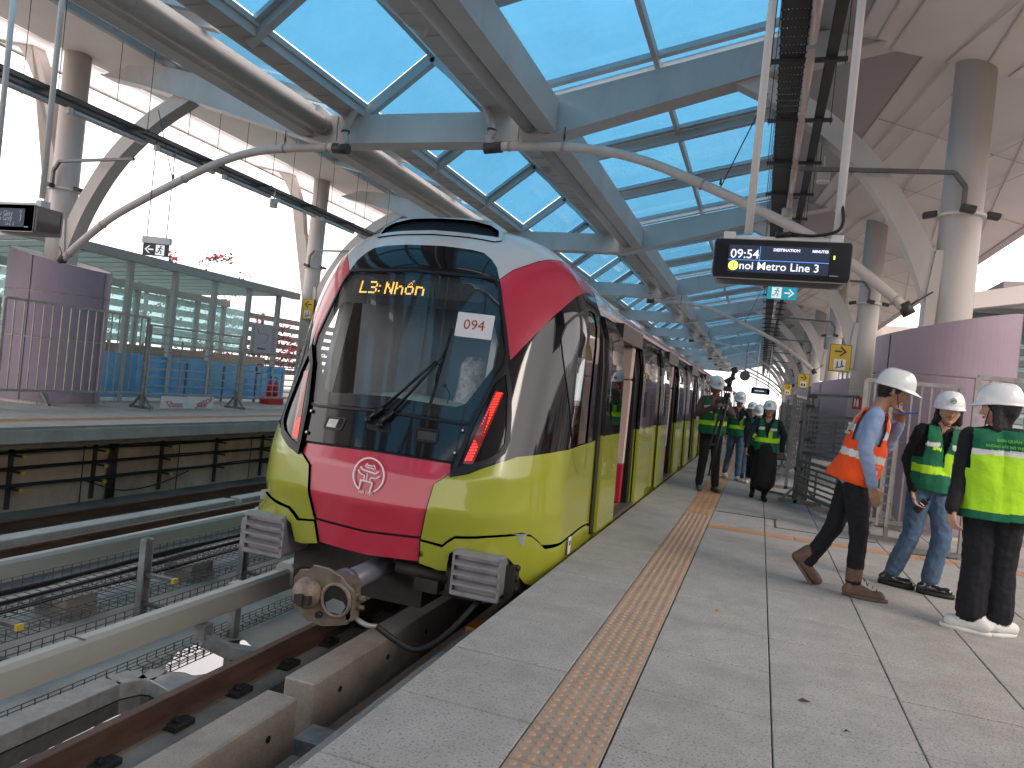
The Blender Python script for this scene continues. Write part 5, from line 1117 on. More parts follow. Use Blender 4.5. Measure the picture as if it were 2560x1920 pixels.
notice((AX - CU + .12, YF[K0 + 1] - .24, 1.52), (.35, -1, 0), .22, .3, m_red, 'small red fire notice on the second column of the far platform')
notice((AX + CU - .05, YF[K0 + 1] - .25, 1.7), (-.1, -1, 0), .22, .3, m_red, 'small red fire notice on the column behind the man in orange')
# signs -------------------------------------------------------------
m_signblk = M('dark sign edge', (.03, .03, .03), .5); m_teal = M('teal exit sign', (.02, .30, .40), .4, var=.03, emit=(.02, .35, .45), estr=.25); m_exitw = M('white exit pictogram', (.7, .72, .7), .5, emit=(1, 1, 1), estr=.25)
def pl(b, pts, z=0, th=.004, o=None): b.prism(pts, o[0] + o[3] * z, o[1], o[2], o[3] * th)
def fr3(p, n=(0, -1, 0)):
    fm = frame(p, Vector((0, 0, 1)).cross(Vector(n)), (0, 0, 1)); return (Vector(p), fm.col[0].xyz, fm.col[1].xyz, fm.col[2].xyz)
def arrow(b, o, cx, cy, s, d=1, w=.16, z=.006):
    pl(b, [(cx - d * s, cy - w * s), (cx + d * s * .2, cy - w * s), (cx + d * s * .2, cy + w * s), (cx - d * s, cy + w * s)], z, .003, o)
    pl(b, [(cx + d * s, cy), (cx + d * s * .1, cy + s * .85), (cx - d * s * .25, cy + s * .85), (cx + d * s * .6, cy + 0), (cx - d * s * .25, cy - s * .85), (cx + d * s * .1, cy - s * .85)], z, .003, o)
def yellow_sign(p, w, h, d, lab, n=(0, -1, 0), kind=0):
    o = empty('direction_sign', p, label=lab, cat='sign', group='yellow direction signs on the columns'); f = fr3(p, n)
    b = MB(); pl(b, [(-w / 2, -h / 2), (w / 2, -h / 2), (w / 2, h / 2), (-w / 2, h / 2)], -.06, .06, f); b.build('sign_box', m_signblk, o)
    b = MB(); q = .012; pl(b, [(-w / 2 + q, -h / 2 + q), (w / 2 - q, -h / 2 + q), (w / 2 - q, h / 2 - q), (-w / 2 + q, h / 2 - q)], 0, .003, f); b.build('yellow_face', m_yellow, o)
    b = MB(); arrow(b, f, 0, h * .24, w * .28, d, .13); b.build('arrow', m_signblk, o)
    b = MB(); s = w * .27; pl(b, rnd([(-s, -h * .24 - s), (s, -h * .24 - s), (s, -h * .24 + s), (-s, -h * .24 + s)], s * .2, 3), .004, .003, f); b.build('white_square', m_card, o)
    b = MB(); cy = -h * .24
    if kind == 0:
        b.beam(f[0] + f[1] * (-s * .75) + f[2] * (cy - s * .75) + f[3] * .009, f[0] + f[1] * (s * .8) + f[2] * (cy - s * .25) + f[3] * .009, .004, s * .16, f[2])
        for q in (-.4, .35):
            c = f[0] + f[1] * (q * s) + f[2] * (cy + s * (.15 + q * .3)) + f[3] * .009; b.sphere(c + f[2] * s * .42, s * .12, 8, 5); b.beam(c + f[2] * s * .3, c - f[2] * s * .1, .004, s * .2, f[1]); b.beam(c - f[2] * s * .05, c - f[2] * s * .6 - f[1] * s * .15, .004, s * .12, f[1]); b.beam(c - f[2] * s * .05, c - f[2] * s * .5 + f[1] * s * .2, .004, s * .12, f[1])
    else:
        for q in (-.4, .4): pl(b, [(q * s - s * .25, cy - s * .6), (q * s + s * .25, cy - s * .6), (q * s + s * .25, cy + s * .35), (q * s - s * .25, cy + s * .35)], .008, .002, f)
    b.build('pictogram', m_signblk, o); return o
yellow_sign((1.55, 17.6, 2.62), .44, .60, 1, 'nearest yellow sign with right arrow and escalator figures beside the second column')
yellow_sign((1.32, 27.3, 2.42), .38, .5, 1, 'second yellow right arrow sign with lift symbol farther along', kind=1)
yellow_sign((1.1, 36.0, 2.3), .36, .5, 1, 'small third yellow right arrow sign in the distance', kind=1)
yellow_sign((-13.2, 19.0, 2.9), .42, .62, -1, 'yellow left arrow sign on the second far platform column, beside the train')
def exit_sign(p, w, h, d, lab, col, top, ztop, n=(0, -1, 0), dark=False):
    o = empty('exit_sign', p, label=lab, cat='exit sign', group='hanging emergency exit signs'); f = fr3(p, n)
    b = MB(); pl(b, [(-w / 2, -h / 2), (w / 2, -h / 2), (w / 2, h / 2), (-w / 2, h / 2)], -.03, .03, f); b.build('sign_panel', col, o)
    b = MB(); arrow(b, f, d * w * .25, 0, h * .36, d, .16, .002); b.build('arrow', m_exitw, o)
    b = MB(); c = -d * w * .18; pl(b, [(c - h * .36, -h * .42), (c + h * .36, -h * .42), (c + h * .36, h * .42), (c - h * .36, h * .42)], .001, .003, f); b.build('white_door', m_exitw, o)
    b = MB(); q = lambda x, y: f[0] + f[1] * (c + x * h) + f[2] * (y * h) + f[3] * .008
    b.sphere(q(.06, .3), h * .07, 8, 5); 
    for A, C in (((.05, .22), (-.05, 0)), ((-.05, 0), (.12, -.1)), ((.12, -.1), (.06, -.3)), ((-.05, 0), (-.14, -.2)), ((-.14, -.2), (-.32, -.22)), ((.05, .18), (.2, .08)), ((.04, .18), (-.16, .12))): b.beam(q(*A), q(*C), .003, h * .075, f[1])
    b.build('running_figure', col, o)
    if top:
        b = MB(); pl(b, [(-w / 2 - .02, h / 2), (w / 2 + .02, h / 2), (w / 2 + .02, h / 2 + .12), (-w / 2 - .02, h / 2 + .12)], -.07, .09, f); b.build('lamp_housing', m_white, o)
    for q in (-.38, .38): b = MB(); a = f[0] + f[1] * (w * q) + f[2] * h / 2; b.tube([a, (a.x, a.y, ztop)], .009, 6); b.build('hanger_rod', m_galvd, o)
    return o
exit_sign((.17, 14.5, 3.52), .52, .24, 1, 'teal running man exit sign hanging behind the station display', m_teal, False, 5.0)
exit_sign((-10.55, 10.4, 3.06), .46, .22, -1, 'small dark exit sign with left arrow hanging against the white sky', M('dark grey exit sign', (.06, .07, .07), .5), True, 5.0, n=(.35, -1, 0))
# ================================================================== NEAR PLATFORM THINGS
def tray(lab, s, x0, x1, x2, x3, z, y0=2.5, y1=88):
    o = empty('cable_tray', ((x0 + x3) / 2, 40, z), label=lab, cat='cable tray', group='long cable trays hung under the roof')
    b = MB(); y = 5.5
    if s > 0:
        b.bx((x0, y0, z), (x1, 5.5, z + .006))
        while y < 16:
            b.bx((x0, y, z), (x1, y + .145, z + .006)); w = (x1 - x0) / 7
            for i in range(8): c = x0 + i * w; b.bx((c - w * .33, y + .145, z), (c + w * .33, y + .175, z + .006))
            y += .175
    b.bx((x0, y, z), (x1, y1, z + .006)); b.build('wide_tray_floor', m_dark, o)
    for x in (x0, x1 - .01): b = MB(); b.bx((x, y0, z), (x + .008, y1, z + .09)); b.build('tray_side', m_dark, o)
    b = MB(); b.bx((x2, y0, z), (x3, y1, z + .006)); b.bx((x2, y0, z), (x2 + .006, y1, z + .07)); b.build('narrow_tray', m_dark, o)
    for i in range(5): b = MB(); b.tube([(x0 + .04 + i * .035, q, z + .03) for q in (y0, y1)], .012, 5); b.build('tray_cable', m_rub, o)
    lo, hi = min(x0, x2) - .1, max(x1, x3) + .1
    for i in range(46):
        y = 4.7 + i * 1.68
        b = MB(); b.box(((lo + hi) / 2, y, z - .025), (hi - lo, .045, .04)); b.build('bracket', m_dark, o)
        for x in (lo + .02, hi - .02):
            if i < 14: b = MB(); zt = 6.55 if s > 0 else 6.85; b.tube([(x, y, z - .08), (x, y, zt)], .006, 5); b.build('hanger_rod', m_dark, o)
    return o
tray('dark perforated cable tray running overhead above the right platform', 1, -.17, .08, .28, .39, 5.0)
tray('dark cable tray crossing the sky above the far platform', -1, -10.98, -10.66, -10.55, -10.40, 5.0)
m_tube = M('unlit pinkish beige lamp tube', (.52, .42, .37), .35, coat=.3)
lamp0 = empty('tube_lamp', (0, 0, 0), label='x', cat='lamp', group='tube lamps under the cable trays')
b = MB(); b.tube([(0, -.68, 0), (0, .68, 0)], .042, 14); b.build('lamp_tube', m_tube, lamp0)
b = MB(); b.bx((-.03, -.7, .04), (.03, .7, .07)); b.build('lamp_batten', m_dark, lamp0)
b = MB(); b.box((0, -.74, .0), (.07, .08, .09)); b.build('lamp_end', m_tube, lamp0)
ol = ['nearest', 'second', 'third', 'fourth', 'fifth', 'sixth', 'seventh', 'eighth', 'ninth', 'tenth', 'eleventh', 'twelfth', 'thirteenth', 'fourteenth']
for i in range(14):
    y = 6.8 + 1.72 * i; lab = '%s unlit beige tube lamp under the right cable tray' % ol[i]
    if i: dup(lamp0, (.13, y, 4.90), label=lab)
    dup(lamp0, (-10.45, y + .6, 4.80), label='%s unlit tube lamp under the far platform cable tray' % ol[i])
lamp0.location = (.13, 6.8, 4.9); lamp0['label'] = 'nearest unlit beige tube lamp under the right cable tray'
def speaker(p, lab, r=.085, h=.17):
    o = empty('round_speaker', p, label=lab, cat='speaker', group='round speakers under the cable trays'); b = MB(); b.tube([(p[0], p[1], p[2] - h / 2), (p[0], p[1], p[2] + h / 2)], r, 20); b.build('speaker_body', M('beige ribbed speaker', (.5, .42, .36), .5), o)
    b = MB(); b.tube([(p[0], p[1], p[2] - h / 2 - .01), (p[0], p[1], p[2] - h / 2 + .012)], r * 1.05, 20); b.build('speaker_rim', m_white, o); b = MB(); b.tube([(p[0], p[1], p[2] + h / 2), (p[0], p[1], 5.0)], .012, 6); b.build('speaker_stem', m_white, o)
speaker((.52, 11.2, 4.72), 'pale cylindrical speaker right of the narrow cable tray'); speaker((.10, 13.0, 4.62), 'pale round speaker below the cable tray near the display'); speaker((-10.45, 13.4, 4.7), 'pale round speaker under the far platform tray')
speaker((.1, 16.6, 4.0), 'white fitting under the exit sign', .07, .14)
# hanging station displays
m_screen = M('dark lcd screen', (.010, .013, .022), .5, spec=.2, emit=(.05, .07, .12), estr=.25)
m_lcdw = M('lit white lcd lettering', (.8, .8, .85), .5, emit=(.8, .82, 1), estr=.45); m_lcdb = M('lit blue lcd line', (.05, .15, .5), .5, emit=(.1, .28, .8), estr=.9); m_lcdy = M('lit yellow green roundel', (.6, .7, .1), .5, emit=(.7, .85, .15), estr=.7)
m_case = M('black display case', (.012, .013, .018), .3, coat=.5); m_caserim = M('silver grey case rim', (.30, .29, .29), .35, .5)
def display(p, w, h, lab, n, lines, ztop, rods=(-.26, .40)):
    o = empty('station_display', p, label=lab, cat='station display', group='hanging station displays'); f = fr3(p, n); r = lambda W, H, q: rnd([(-W / 2, -H / 2), (W / 2, -H / 2), (W / 2, H / 2), (-W / 2, H / 2)], q, 4)
    d = .34; k = math.tan(R(9))
    B0 = f[0]; prof = r(w, h, .035)
    b = MB(); b.prism(prof, B0 - f[3] * .02, f[1], f[2], f[3] * .02); b.build('front_frame', m_case, o)
    b = MB(); b.prism(r(w + .014, h + .014, .04), B0 - f[3] * .03, f[1], f[2], f[3] * .02); b.build('silver_rim', m_caserim, o)
    # wedge body getting narrower to the rear
    b = MB(); b.prism([(-.0, -h / 2 + .0), (-.0, h / 2), (-d, h / 2 - .0), (-d, -h / 2 + .04)], B0 - f[1] * (w / 2 - .01) - f[3] * .0, f[3], f[2], f[1] * (w - .02)); b.build('case_body', m_case, o)
    b = MB(); b.prism(r(w, h, .035), B0 - f[3] * (d + .02), f[1], f[2], f[3] * .02); b.build('rear_frame', m_caserim, o)
    sw, sh_ = w * .735, h * .70; sx = -.02 * w
    b = MB(); pl(b, [(sx - sw / 2, -sh_ / 2), (sx + sw / 2, -sh_ / 2), (sx + sw / 2, sh_ / 2), (sx - sw / 2, sh_ / 2)], .0, .002, f); b.build('screen', m_screen, o)
    lines(o, f, sx, sw, sh_)
    b = MB(); pl(b, [(w * .36, -h * .36), (w * .42, -h * .36), (w * .42, -h * .33), (w * .36, -h * .33)], .001, .002, f); b.build('maker_mark', m_caserim, o)
    for q in (-.40, .40):
        b = MB(); c = f[0] + f[1] * (q * w) + f[2] * (h / 2 + .045) - f[3] * d / 2; b.box(c, (.09, .12, .08), None, .005); b.build('clamp', m_white, o)
    b = MB(); c = f[0] + f[2] * (h / 2 + .035) - f[3] * d / 2; b.beam(c - f[1] * w * .42, c + f[1] * w * .42, .06, .05); b.build('mount_bar', m_white, o)
    for q, z0 in zip(rods, (h / 2 + .08, h / 2 + .12)):
        b = MB(); c = f[0] + f[1] * q - f[3] * d / 2; b.tube([c + f[2] * z0, (c.x, c.y, ztop)], .032, 14); b.build('hanger_pole', m_white, o)
        b = MB(); b.tube([(c.x, c.y, ztop - 1.15), (c.x, c.y, ztop - 1.12)], .042, 12); b.build('pole_clamp', m_dark, o)
    return o, f
def lines1(o, f, sx, sw, sh):
    x0 = sx - sw / 2; T = lambda s, size, x, y, m=m_lcdw, al='LEFT', bo=0: text_mesh(s, size, m, 'lcd_text', frame(f[0] + f[1] * x + f[2] * y + f[3] * .0035, f[1], f[2]), o, .0008, al, bo)
    T('09:54', .098, x0 + .012, sh * .16, bo=.0008); T('noi Metro Line 3', .086, x0 + .085, -sh * .27, bo=.0008); T('DESTINATION', .030, x0 + sw * .58, sh * .36, al='CENTER', bo=.001); T('MINUTES', .028, x0 + sw - .01, sh * .36, al='RIGHT', bo=.001)
    b = MB(); pl(b, [(x0 + .232, sh * -.05), (x0 + .235, -sh * .05), (x0 + .235, sh * .47), (x0 + .232, sh * .47)], .003, .001, f); pl(b, [(x0, -sh * .055), (x0 + sw, -sh * .055), (x0 + sw, -sh * .04), (x0, -sh * .04)], .003, .001, f); b.build('blue_line', m_lcdb, o)
    b = MB(); pl(b, [(x0 + .042 + .038 * math.cos(a), -sh * .27 + .038 * math.sin(a)) for a in [2 * math.pi * k / 24 for k in range(24)]], .0012, .001, f); b.build('line_roundel', m_lcdy, o)
    T('3', .045, x0 + .042, -sh * .27, m_case, 'CENTER')
    b = MB(); pl(b, [(x0 + sw + .028, sh * .1), (x0 + sw + .04, sh * .1), (x0 + sw + .04, sh * .24), (x0 + sw + .028, sh * .24)], .003, .001, f); b.build('status_light', m_lcdy, o)
D1, f1_ = display((.035, 6.0, 2.503), 1.0, .30, 'black hanging station display showing 09:54 and Metro Line 3', (0.015, -1, 0), lines1, 6.6)
b = MB(); b.tube(bez([(.44, 6.17, 3.0), (.46, 6.12, 2.85), (.42, 6.1, 2.76), (.26, 6.12, 2.725), (.1, 6.14, 2.74)]), .013, 8); b.tube([(.1, 6.13, 2.735), (-.02, 6.12, 2.72)], .02, 8); b.build('power_cable', m_rub, D1)
b = MB(); b.tube(bez([(.44, 6.17, 5.0), (.36, 6.3, 4.9), (.28, 6.5, 4.95), (.2, 6.6, 5.02)]), .012, 6); b.build('power_cable', m_rub, D1)
b = MB()
for q in range(7): b.tube([(.44 + .03 * math.cos(q), 6.17 + .03 * math.sin(q), 4.75 + .1 * q), (.44 + .04 * math.cos(q + 2), 6.17 + .04 * math.sin(q + 2), 4.83 + .1 * q)], .022, 6)
b.build('tape_wrap', M('crumpled white tape', (.6, .57, .52), .5, var=.3, scale=30, bump=1, bscale=40), D1)
def lines2(o, f, sx, sw, sh):
    T = lambda s, size, x, y: text_mesh(s, size, M('dim grey lcd lettering', (.5, .5, .55), .5), 'lcd_text', frame(f[0] + f[1] * x + f[2] * y + f[3] * .0035, f[1], f[2]), o, .0008, 'RIGHT')
    T('Cau Giay', .085, sx + sw * .25, sh * .22); T('Cau Giay', .085, sx + sw * .25, -sh * .05); T('2', .09, sx + sw * .45, sh * .22); T('3', .09, sx + sw * .45, -sh * .05); T('Line 3', .06, sx + sw * .3, -sh * .35)
D2, f2_ = display((-8.48, 6.1, 2.645), 1.0, .30, 'dark station display cut by the left edge of the photo, facing the far platform', (0, -1, 0), lines2, 6.6, rods=(-.42, .37))
def lines3(o, f, sx, sw, sh):
    b = MB(); pl(b, [(sx - sw * .4, 0), (sx + sw * .3, 0), (sx + sw * .3, sh * .12), (sx - sw * .4, sh * .12)], .003, .001, f); b.build('lcd_text', m_lcdw, o)
display((-.08, 44.0, 2.27), 1.0, .32, 'tiny second station display hanging far down the right platform', (0, -1, 0), lines3, 5)
# right-hand barriers
G2 = 'temporary steel barriers on the near platform'
m_fd = M('dark grey steel tube', (.17, .175, .175), .5, .35, var=.2, scale=8, dirt=.3, dcol=(.1, .08, .07))
bar_fence((.64, 11.8, 0), (1.30, 11.75, 0), .80, 1.33, 'upper gate of the horizontal bar barrier behind the man in orange', G2, False, 7, mat=m_fd)
bar_fence((.62, 11.7, 0), (1.26, 9.9, 0), .17, .64, 'low sagging gate of horizontal bars behind the man in orange', G2, False, 6, mat=m_fd, drop=.03, feet=((.68, 11.7, 'x'),))
o = empty('barrier_post', (.66, 11.85, 0), label='cluster of dark upright tubes with clamps at the horizontal bar gate', cat='barrier post')
for (x, z) in ((.60, 1.5), (.66, 1.75), (.73, 1.6), (.78, 1.45)):
    b = MB(); b.beam((x, 11.85 + (x - .6), .02), (x + .015, 11.85 + (x - .6), z), .04, .04); b.build('upright', m_fd, o)
for z in (.5, .75, .95, 1.2, 1.45, 1.6): b = MB(); b.box((.68 + .05 * math.sin(z * 9), 11.82, z), (.12, .08, .05)); b.build('clamp', m_dark, o)
b = MB(); b.beam((.66, 11.85, 1.62), (1.36, 11.85, 1.66), .03, .04); b.build('loose_rail', m_fd, o)
b = MB(); b.beam((.18, 12.6, .03), (.72, 12.2, .03), .035, .035); b.box((.2, 12.6, .07), (.06, .1, .06)); b.build('loose_steel_bar', m_fd, None, label='loose steel bar lying on the tiles beside the gate foot', cat='steel bar')
for i in range(9):
    y = 13.6 + i * 2.5; x = .55 + .03 * i + .06 * (i % 2)
    q = bar_fence((x, y, 0), (x + .35, y + 2.0, 0), .3, 1.62 - .05 * (i % 3), '%s barrier in the row of dark steel barriers receding along the right platform' % ol[i], G2, i % 2 == 0, 8, feet=((x, y, 'x'),) if i < 5 else (), mat=m_fd)
bar_fence((1.12, 9.27, 0), (2.06, 9.2, 0), .22, 1.80, 'vertical bar barrier between the man in orange and the woman in jeans', G2, n=10, feet=((1.47, 9.25, 'x'),))
bar_fence((2.10, 8.75, 0), (3.1, 8.72, 0), .26, 1.90, 'taller vertical bar barrier behind the woman seen from the back', G2, n=9)
b = MB(); b.cyl((1.98, 8.75, .05), .05, .03, 18, 'x'); b.box((1.98, 8.75, .12), (.05, .05, .12)); b.beam((1.6, 8.6, .04), (2.3, 8.8, .04), .06, .04); b.build('castor_foot', m_fd, None, label='castor wheel and flat steel foot between the two vertical bar barriers', cat='barrier foot')
o = empty('perforated_upright', (1.38, 9.0, 0), label='slotted steel upright leaning beside the vertical bar barrier', cat='steel upright')
for x in (1.33, 1.42): b = MB(); b.beam((x, 8.98, .2), (x + .02, 8.98, 1.62), .03, .03); b.build('rail', m_fence, o)
for k in range(14): b = MB(); b.beam((1.33, 8.98, .25 + k * .1), (1.43, 8.98, .25 + k * .1), .02, .025); b.build('rung', m_fd, o)
# canopy and louvres behind the near mauve base
sc = empty('lift_shelter', (5, 14, 0), label='grey canopy with teal glass and louvres at the right edge behind the mauve wall', cat='shelter')
b = MB(); b.prism([(0, 0), (1.15, .22), (6, .22), (6, .5), (1.1, .5), (0, .26)], (3.0, 13.2, 3.25), (1, 0, 0), (0, 0, 1), (0, .25, 0)); b.build('fascia', m_soffit, sc)
b = MB(); b.bx((3.4, 13.3, 3.62), (9, 20, 3.72)); b.build('canopy_roof', m_soffd, sc)
for k in range(8): b = MB(); b.bx((3.2, 13.4 + k * .7, 3.32), (9, 13.5 + k * .7, 3.44)); b.build('canopy_beam', m_shel, sc)
b = MB(); b.bx((3.2, 13.4, 3.46), (9, 19, 3.47)); b.build('canopy_pane', m_glassteal, sc)
for k in range(13): b = MB(); b.beam((3.0, 14.2, 1.0 + k * .19), (9, 14.2, 1.0 + k * .19), .03, .12, (0, .5, 1)); b.build('louvre_blade', M('teal grey louvre', (.20, .26, .26), .5), sc)
b = MB(); b.bx((3.6, 14.6, 0), (9, 14.8, 3.3)); b.build('rear_wall', m_glassteal, sc)
# pale building beyond the columns and far end things
bl = empty('pale_building', (9, 60, -14), label='pale pinkish building seen between the right columns', cat='building')
b = MB(); b.bx((5.2, 40, -14), (16, 60, 6)); b.build('wall', M('pale pink wall', (.5, .42, .38), .8), bl)
for k in range(6):
    for j in range(2): b = MB(); b.bx((5.15, 41 + k * 3, 1.5 + j * 2.2), (5.2, 42.6 + k * 3, 2.8 + j * 2.2)); b.build('window', M('dark window', (.05, .06, .07), .2), bl)
b = MB(); b.cyl((-1.05, 46, 3.15), .3, .04, 20, 'y'); b.tube([(-1.05, 46.02, 3.4), (-1.05, 46.02, 5.2)], .02, 6); b.build('platform_mirror', m_galvd, None, label='round mirror hanging far down beside the train', cat='mirror')

# unseen stair shelter and building at right, added to reflect dark in the train
ss = empty('added_rear_shelter', (5.5, 0, 0), label='unseen dark stair shelter behind the camera, added for the train to reflect', cat='shelter')
b = MB(); b.bx((4.3, -30, 0), (4.5, 0.5, 1.1)); b.build('parapet', m_conc, ss)
b = MB(); b.bx((4.2, -30, 3.1), (9, .6, 3.4)); b.build('fascia', m_soffd, ss)
for k in range(16): b = MB(); b.bx((4.28, -29 + k * 1.9, 1.1), (4.4, -28.88 + k * 1.9, 3.1)); b.build('shelter_post', m_shel, ss)
for k in range(9): b = MB(); b.beam((6.8, -30, 1.2 + k * .22), (6.8, .5, 1.2 + k * .22), .03, .14, (.6, 0, 1)); b.build('louvre_blade', m_lv, ss)
rb = empty('added_side_building', (30, 0, -14), label='unseen grey building right of the camera, added for the train to reflect', cat='building')  # unseen building, put in to darken what the nose side mirrors
b = MB(); b.bx((32, -40, -14), (46, 42, 9)); b.build('wall', M('grey brown render wall', (.30, .26, .24), .8, var=.2, scale=.3), rb)
for j in range(6):
    for k in range(22): b = MB(); b.bx((31.93, -37 + k * 3.5, -9 + j * 3), (32, -35.3 + k * 3.5, -7.4 + j * 3)); b.build('window', MATS['dark window'] if (j * 7 + k * 3) % 5 else m_card, rb)
# ================================================================== PEOPLE
def V3(*a): return Vector(a)
m_skin = M('light warm skin', (.50, .28, .20), .5, var=.06, scale=20); m_skind = M('tan skin', (.36, .19, .125), .5, var=.06, scale=20)
m_hair = M('black hair', (.012, .010, .009), .5, var=.4, scale=40, bump=.6, bscale=120, stretch=(1, 1, .2))
m_shell = M('white hard hat shell', (.74, .74, .74), .22, var=.02, coat=.5, dirt=.1, dcol=(.45, .43, .4))
m_lip = M('lips', (.42, .12, .10), .4); m_eye = M('dark eye', (.02, .015, .012), .2); m_eyew = M('eye white', (.6, .56, .53), .3)
def cloth(name, c, var=.15, bump=.5, rough=.85, bscale=35): return M(name, c, rough, var=var, scale=9, bump=bump, bscale=bscale)
c_navy = cloth('near black trousers', (.006, .0065, .010)); c_black = cloth('black jacket cloth', (.008, .008, .009), bump=.8, bscale=18); c_blue = cloth('light blue shirt', (.23, .31, .47), .06); c_jean = cloth('blue denim', (.07, .115, .19), .35, .4)
c_green = cloth('dark green vest cloth', (.006, .12, .055), .12); c_lime = cloth('fluorescent lime vest cloth', (.40, .72, .02), .08); c_orange = cloth('fluorescent orange vest cloth', (.85, .085, .012), .06)
c_refl = M('silver reflective tape', (.62, .62, .60), .4, .1, var=.1, scale=30); c_brown = cloth('brown overshirt', (.10, .062, .052)); c_dnavy = cloth('dark navy jumper', (.012, .018, .028))
c_boot = M('brown leather boot', (.13, .07, .045), .6, var=.25, scale=14, dirt=.4, dcol=(.2, .16, .12), dscale=9); c_sole = M('boot sole', (.12, .10, .08), .8); c_pat = M('black patent shoe', (.01, .01, .012), .12, coat=1); c_snk = M('white sneaker', (.66, .65, .62), .55, var=.06, dirt=.3, dcol=(.4, .34, .28), dscale=6); c_olv = M('olive trainer', (.07, .08, .06), .7)
def cap(b, p, q, r0, r1, n=12):
    """round-ended tapered capsule"""
    p, q = Vector(p), Vector(q); d = q - p
    if d.length < 1e-5: b.sphere(p, r0, n, 8); return
    t = d.normalized(); pts = []; rr = []
    for k in range(4): a = math.pi / 2 * k / 4; pts.append(p - t * r0 * math.cos(a)); rr.append(max(r0 * math.sin(a), 1e-4))
    pts.append(p); rr.append(r0); pts.append(q); rr.append(r1)
    for k in range(3, -1, -1): a = math.pi / 2 * k / 4; pts.append(q + t * r1 * math.cos(a)); rr.append(max(r1 * math.sin(a), 1e-4))
    b.tube(pts, rr, n, True)
def remesh(b, vox, smooth=3):
    me = b.mesh('tmp', m_skin); o = bpy.data.objects.new('tmp', me); COL.objects.link(o)
    m = o.modifiers.new('r', 'REMESH'); m.mode = 'VOXEL'; m.voxel_size = vox; m.use_smooth_shade = True
    if smooth: s = o.modifiers.new('s', 'SMOOTH'); s.iterations = smooth; s.factor = .5
    dg = bpy.context.evaluated_depsgraph_get(); dg.update(); out = bpy.data.meshes.new_from_object(o.evaluated_get(dg)); bpy.data.objects.remove(o, do_unlink=True); bpy.data.meshes.remove(me); return out
def npco(me): a = np.empty(len(me.vertices) * 3); me.vertices.foreach_get('co', a); return a.reshape(-1, 3)
def segd(P, a, b_, r0, r1):
    a = np.array(a); d = np.array(b_) - a; L2 = max(d.dot(d), 1e-9); t = np.clip(((P - a) @ d) / L2, 0, 1); return np.linalg.norm(P - a - t[:, None] * d, axis=1) - (r0 + (r1 - r0) * t)
def wrinkle(me, amp, f=14, seed=0, stretch=(1, 1, .45), mask=None):
    co = npco(me); no = np.empty(len(me.vertices) * 3); me.vertices.foreach_get('normal', no); no = no.reshape(-1, 3); w = np.empty(len(co))
    for i, c in enumerate(co):
        v = Vector((c[0] * f * stretch[0] + seed, c[1] * f * stretch[1], c[2] * f / stretch[2] * .5)); q = noise.noise(v); w[i] = (1 - abs(q) * 2.2) * .6 + noise.noise(v * 2.1) * .4
    if mask is not None: w = w * mask
    me.vertices.foreach_set('co', (co + no * (w * amp)[:, None]).ravel()); me.update()
def rotdir(fwd, up=(0, 0, 1)):
    f = Vector(fwd).normalized(); r = f.cross(Vector(up)).normalized(); u = r.cross(f); return r, f, u
def hand(caps, wrist, d, palm, curl=.5, lab='skin', s=1.0, thumb=1, spread=.0):
    """wrist position, finger direction d, palm normal; appends capsules"""
    d = Vector(d).normalized(); n = Vector(palm); n = (n - d * n.dot(d)).normalized(); side = d.cross(n); w = Vector(wrist)
    for k in (-.022, -.007, .008, .022): caps.append((w + side * k * .8 * s, w + d * .075 * s + side * k * 1.25 * s, .0155 * s, .0135 * s, lab))
    L = (.036, .042, .040, .032)
    for i, k in enumerate((-.031, -.0105, .0105, .030)):
        p = w + d * .085 * s + side * k * s; dd = d.copy()
        for j in range(3):
            ang = curl * (.7 + .35 * j); dd = (dd * math.cos(ang) + n * math.sin(ang)).normalized(); nn = side.cross(dd) * -1; n_ = (n - dd * n.dot(dd)); q = p + dd * L[i] * (1, .75, .6)[j] * s
            caps.append((p, q, .0088 * s - .0007 * j, .0082 * s - .0007 * j, lab)); p = q
            n2 = (n * math.cos(ang) - d * math.sin(ang)); n = n if j == 2 else n
    p = w + side * (.026 * thumb) * s + d * .025 * s; q = p + (side * .7 * thumb + d * .8 + n * .35).normalized() * .04 * s; e = q + (d * .9 + n * .6 * (1 if curl > .3 else .3)).normalized() * .032 * s
    caps.append((p, q, .0125 * s, .0105 * s, lab)); caps.append((q, e, .0105 * s, .009 * s, lab))
def head_caps(c, f, s=1.0, long_neck=None):
    """c centre of skull, f facing vector (may pitch)"""
    r, f, u = rotdir(f); C = []
    A = lambda x, y, z: c + (r * x + f * y + u * z) * s
    C += [(A(0, -.025, .015), A(0, .02, .02), .088 * s, .082 * s, 'skin'), (A(0, .025, -.02), A(0, .038, -.078), .066 * s, .038 * s, 'skin'), (A(-.028, .03, -.02), A(-.018, .04, -.07), .05 * s, .032 * s, 'skin'), (A(.028, .03, -.02), A(.018, .04, -.07), .05 * s, .032 * s, 'skin'),
          (A(0, .058, -.092), A(0, .06, -.095), .021 * s, .021 * s, 'skin'), (A(0, .088, .0), A(0, .107, -.038), .008 * s, .0135 * s, 'skin'), (A(-.009, .092, -.042), A(.009, .092, -.042), .010 * s, .010 * s, 'skin'), (A(-.028, .082, .018), A(.028, .082, .018), .012 * s, .012 * s, 'skin')]
    for sx in (-1, 1): C.append((A(sx * .083, -.008, .0), A(sx * .082, -.0, -.035), .013 * s, .010 * s, 'skin')); C.append((A(sx * .036, .066, -.018), A(sx * .03, .068, -.03), .022 * s, .022 * s, 'skin'))
    return C, (r, f, u)
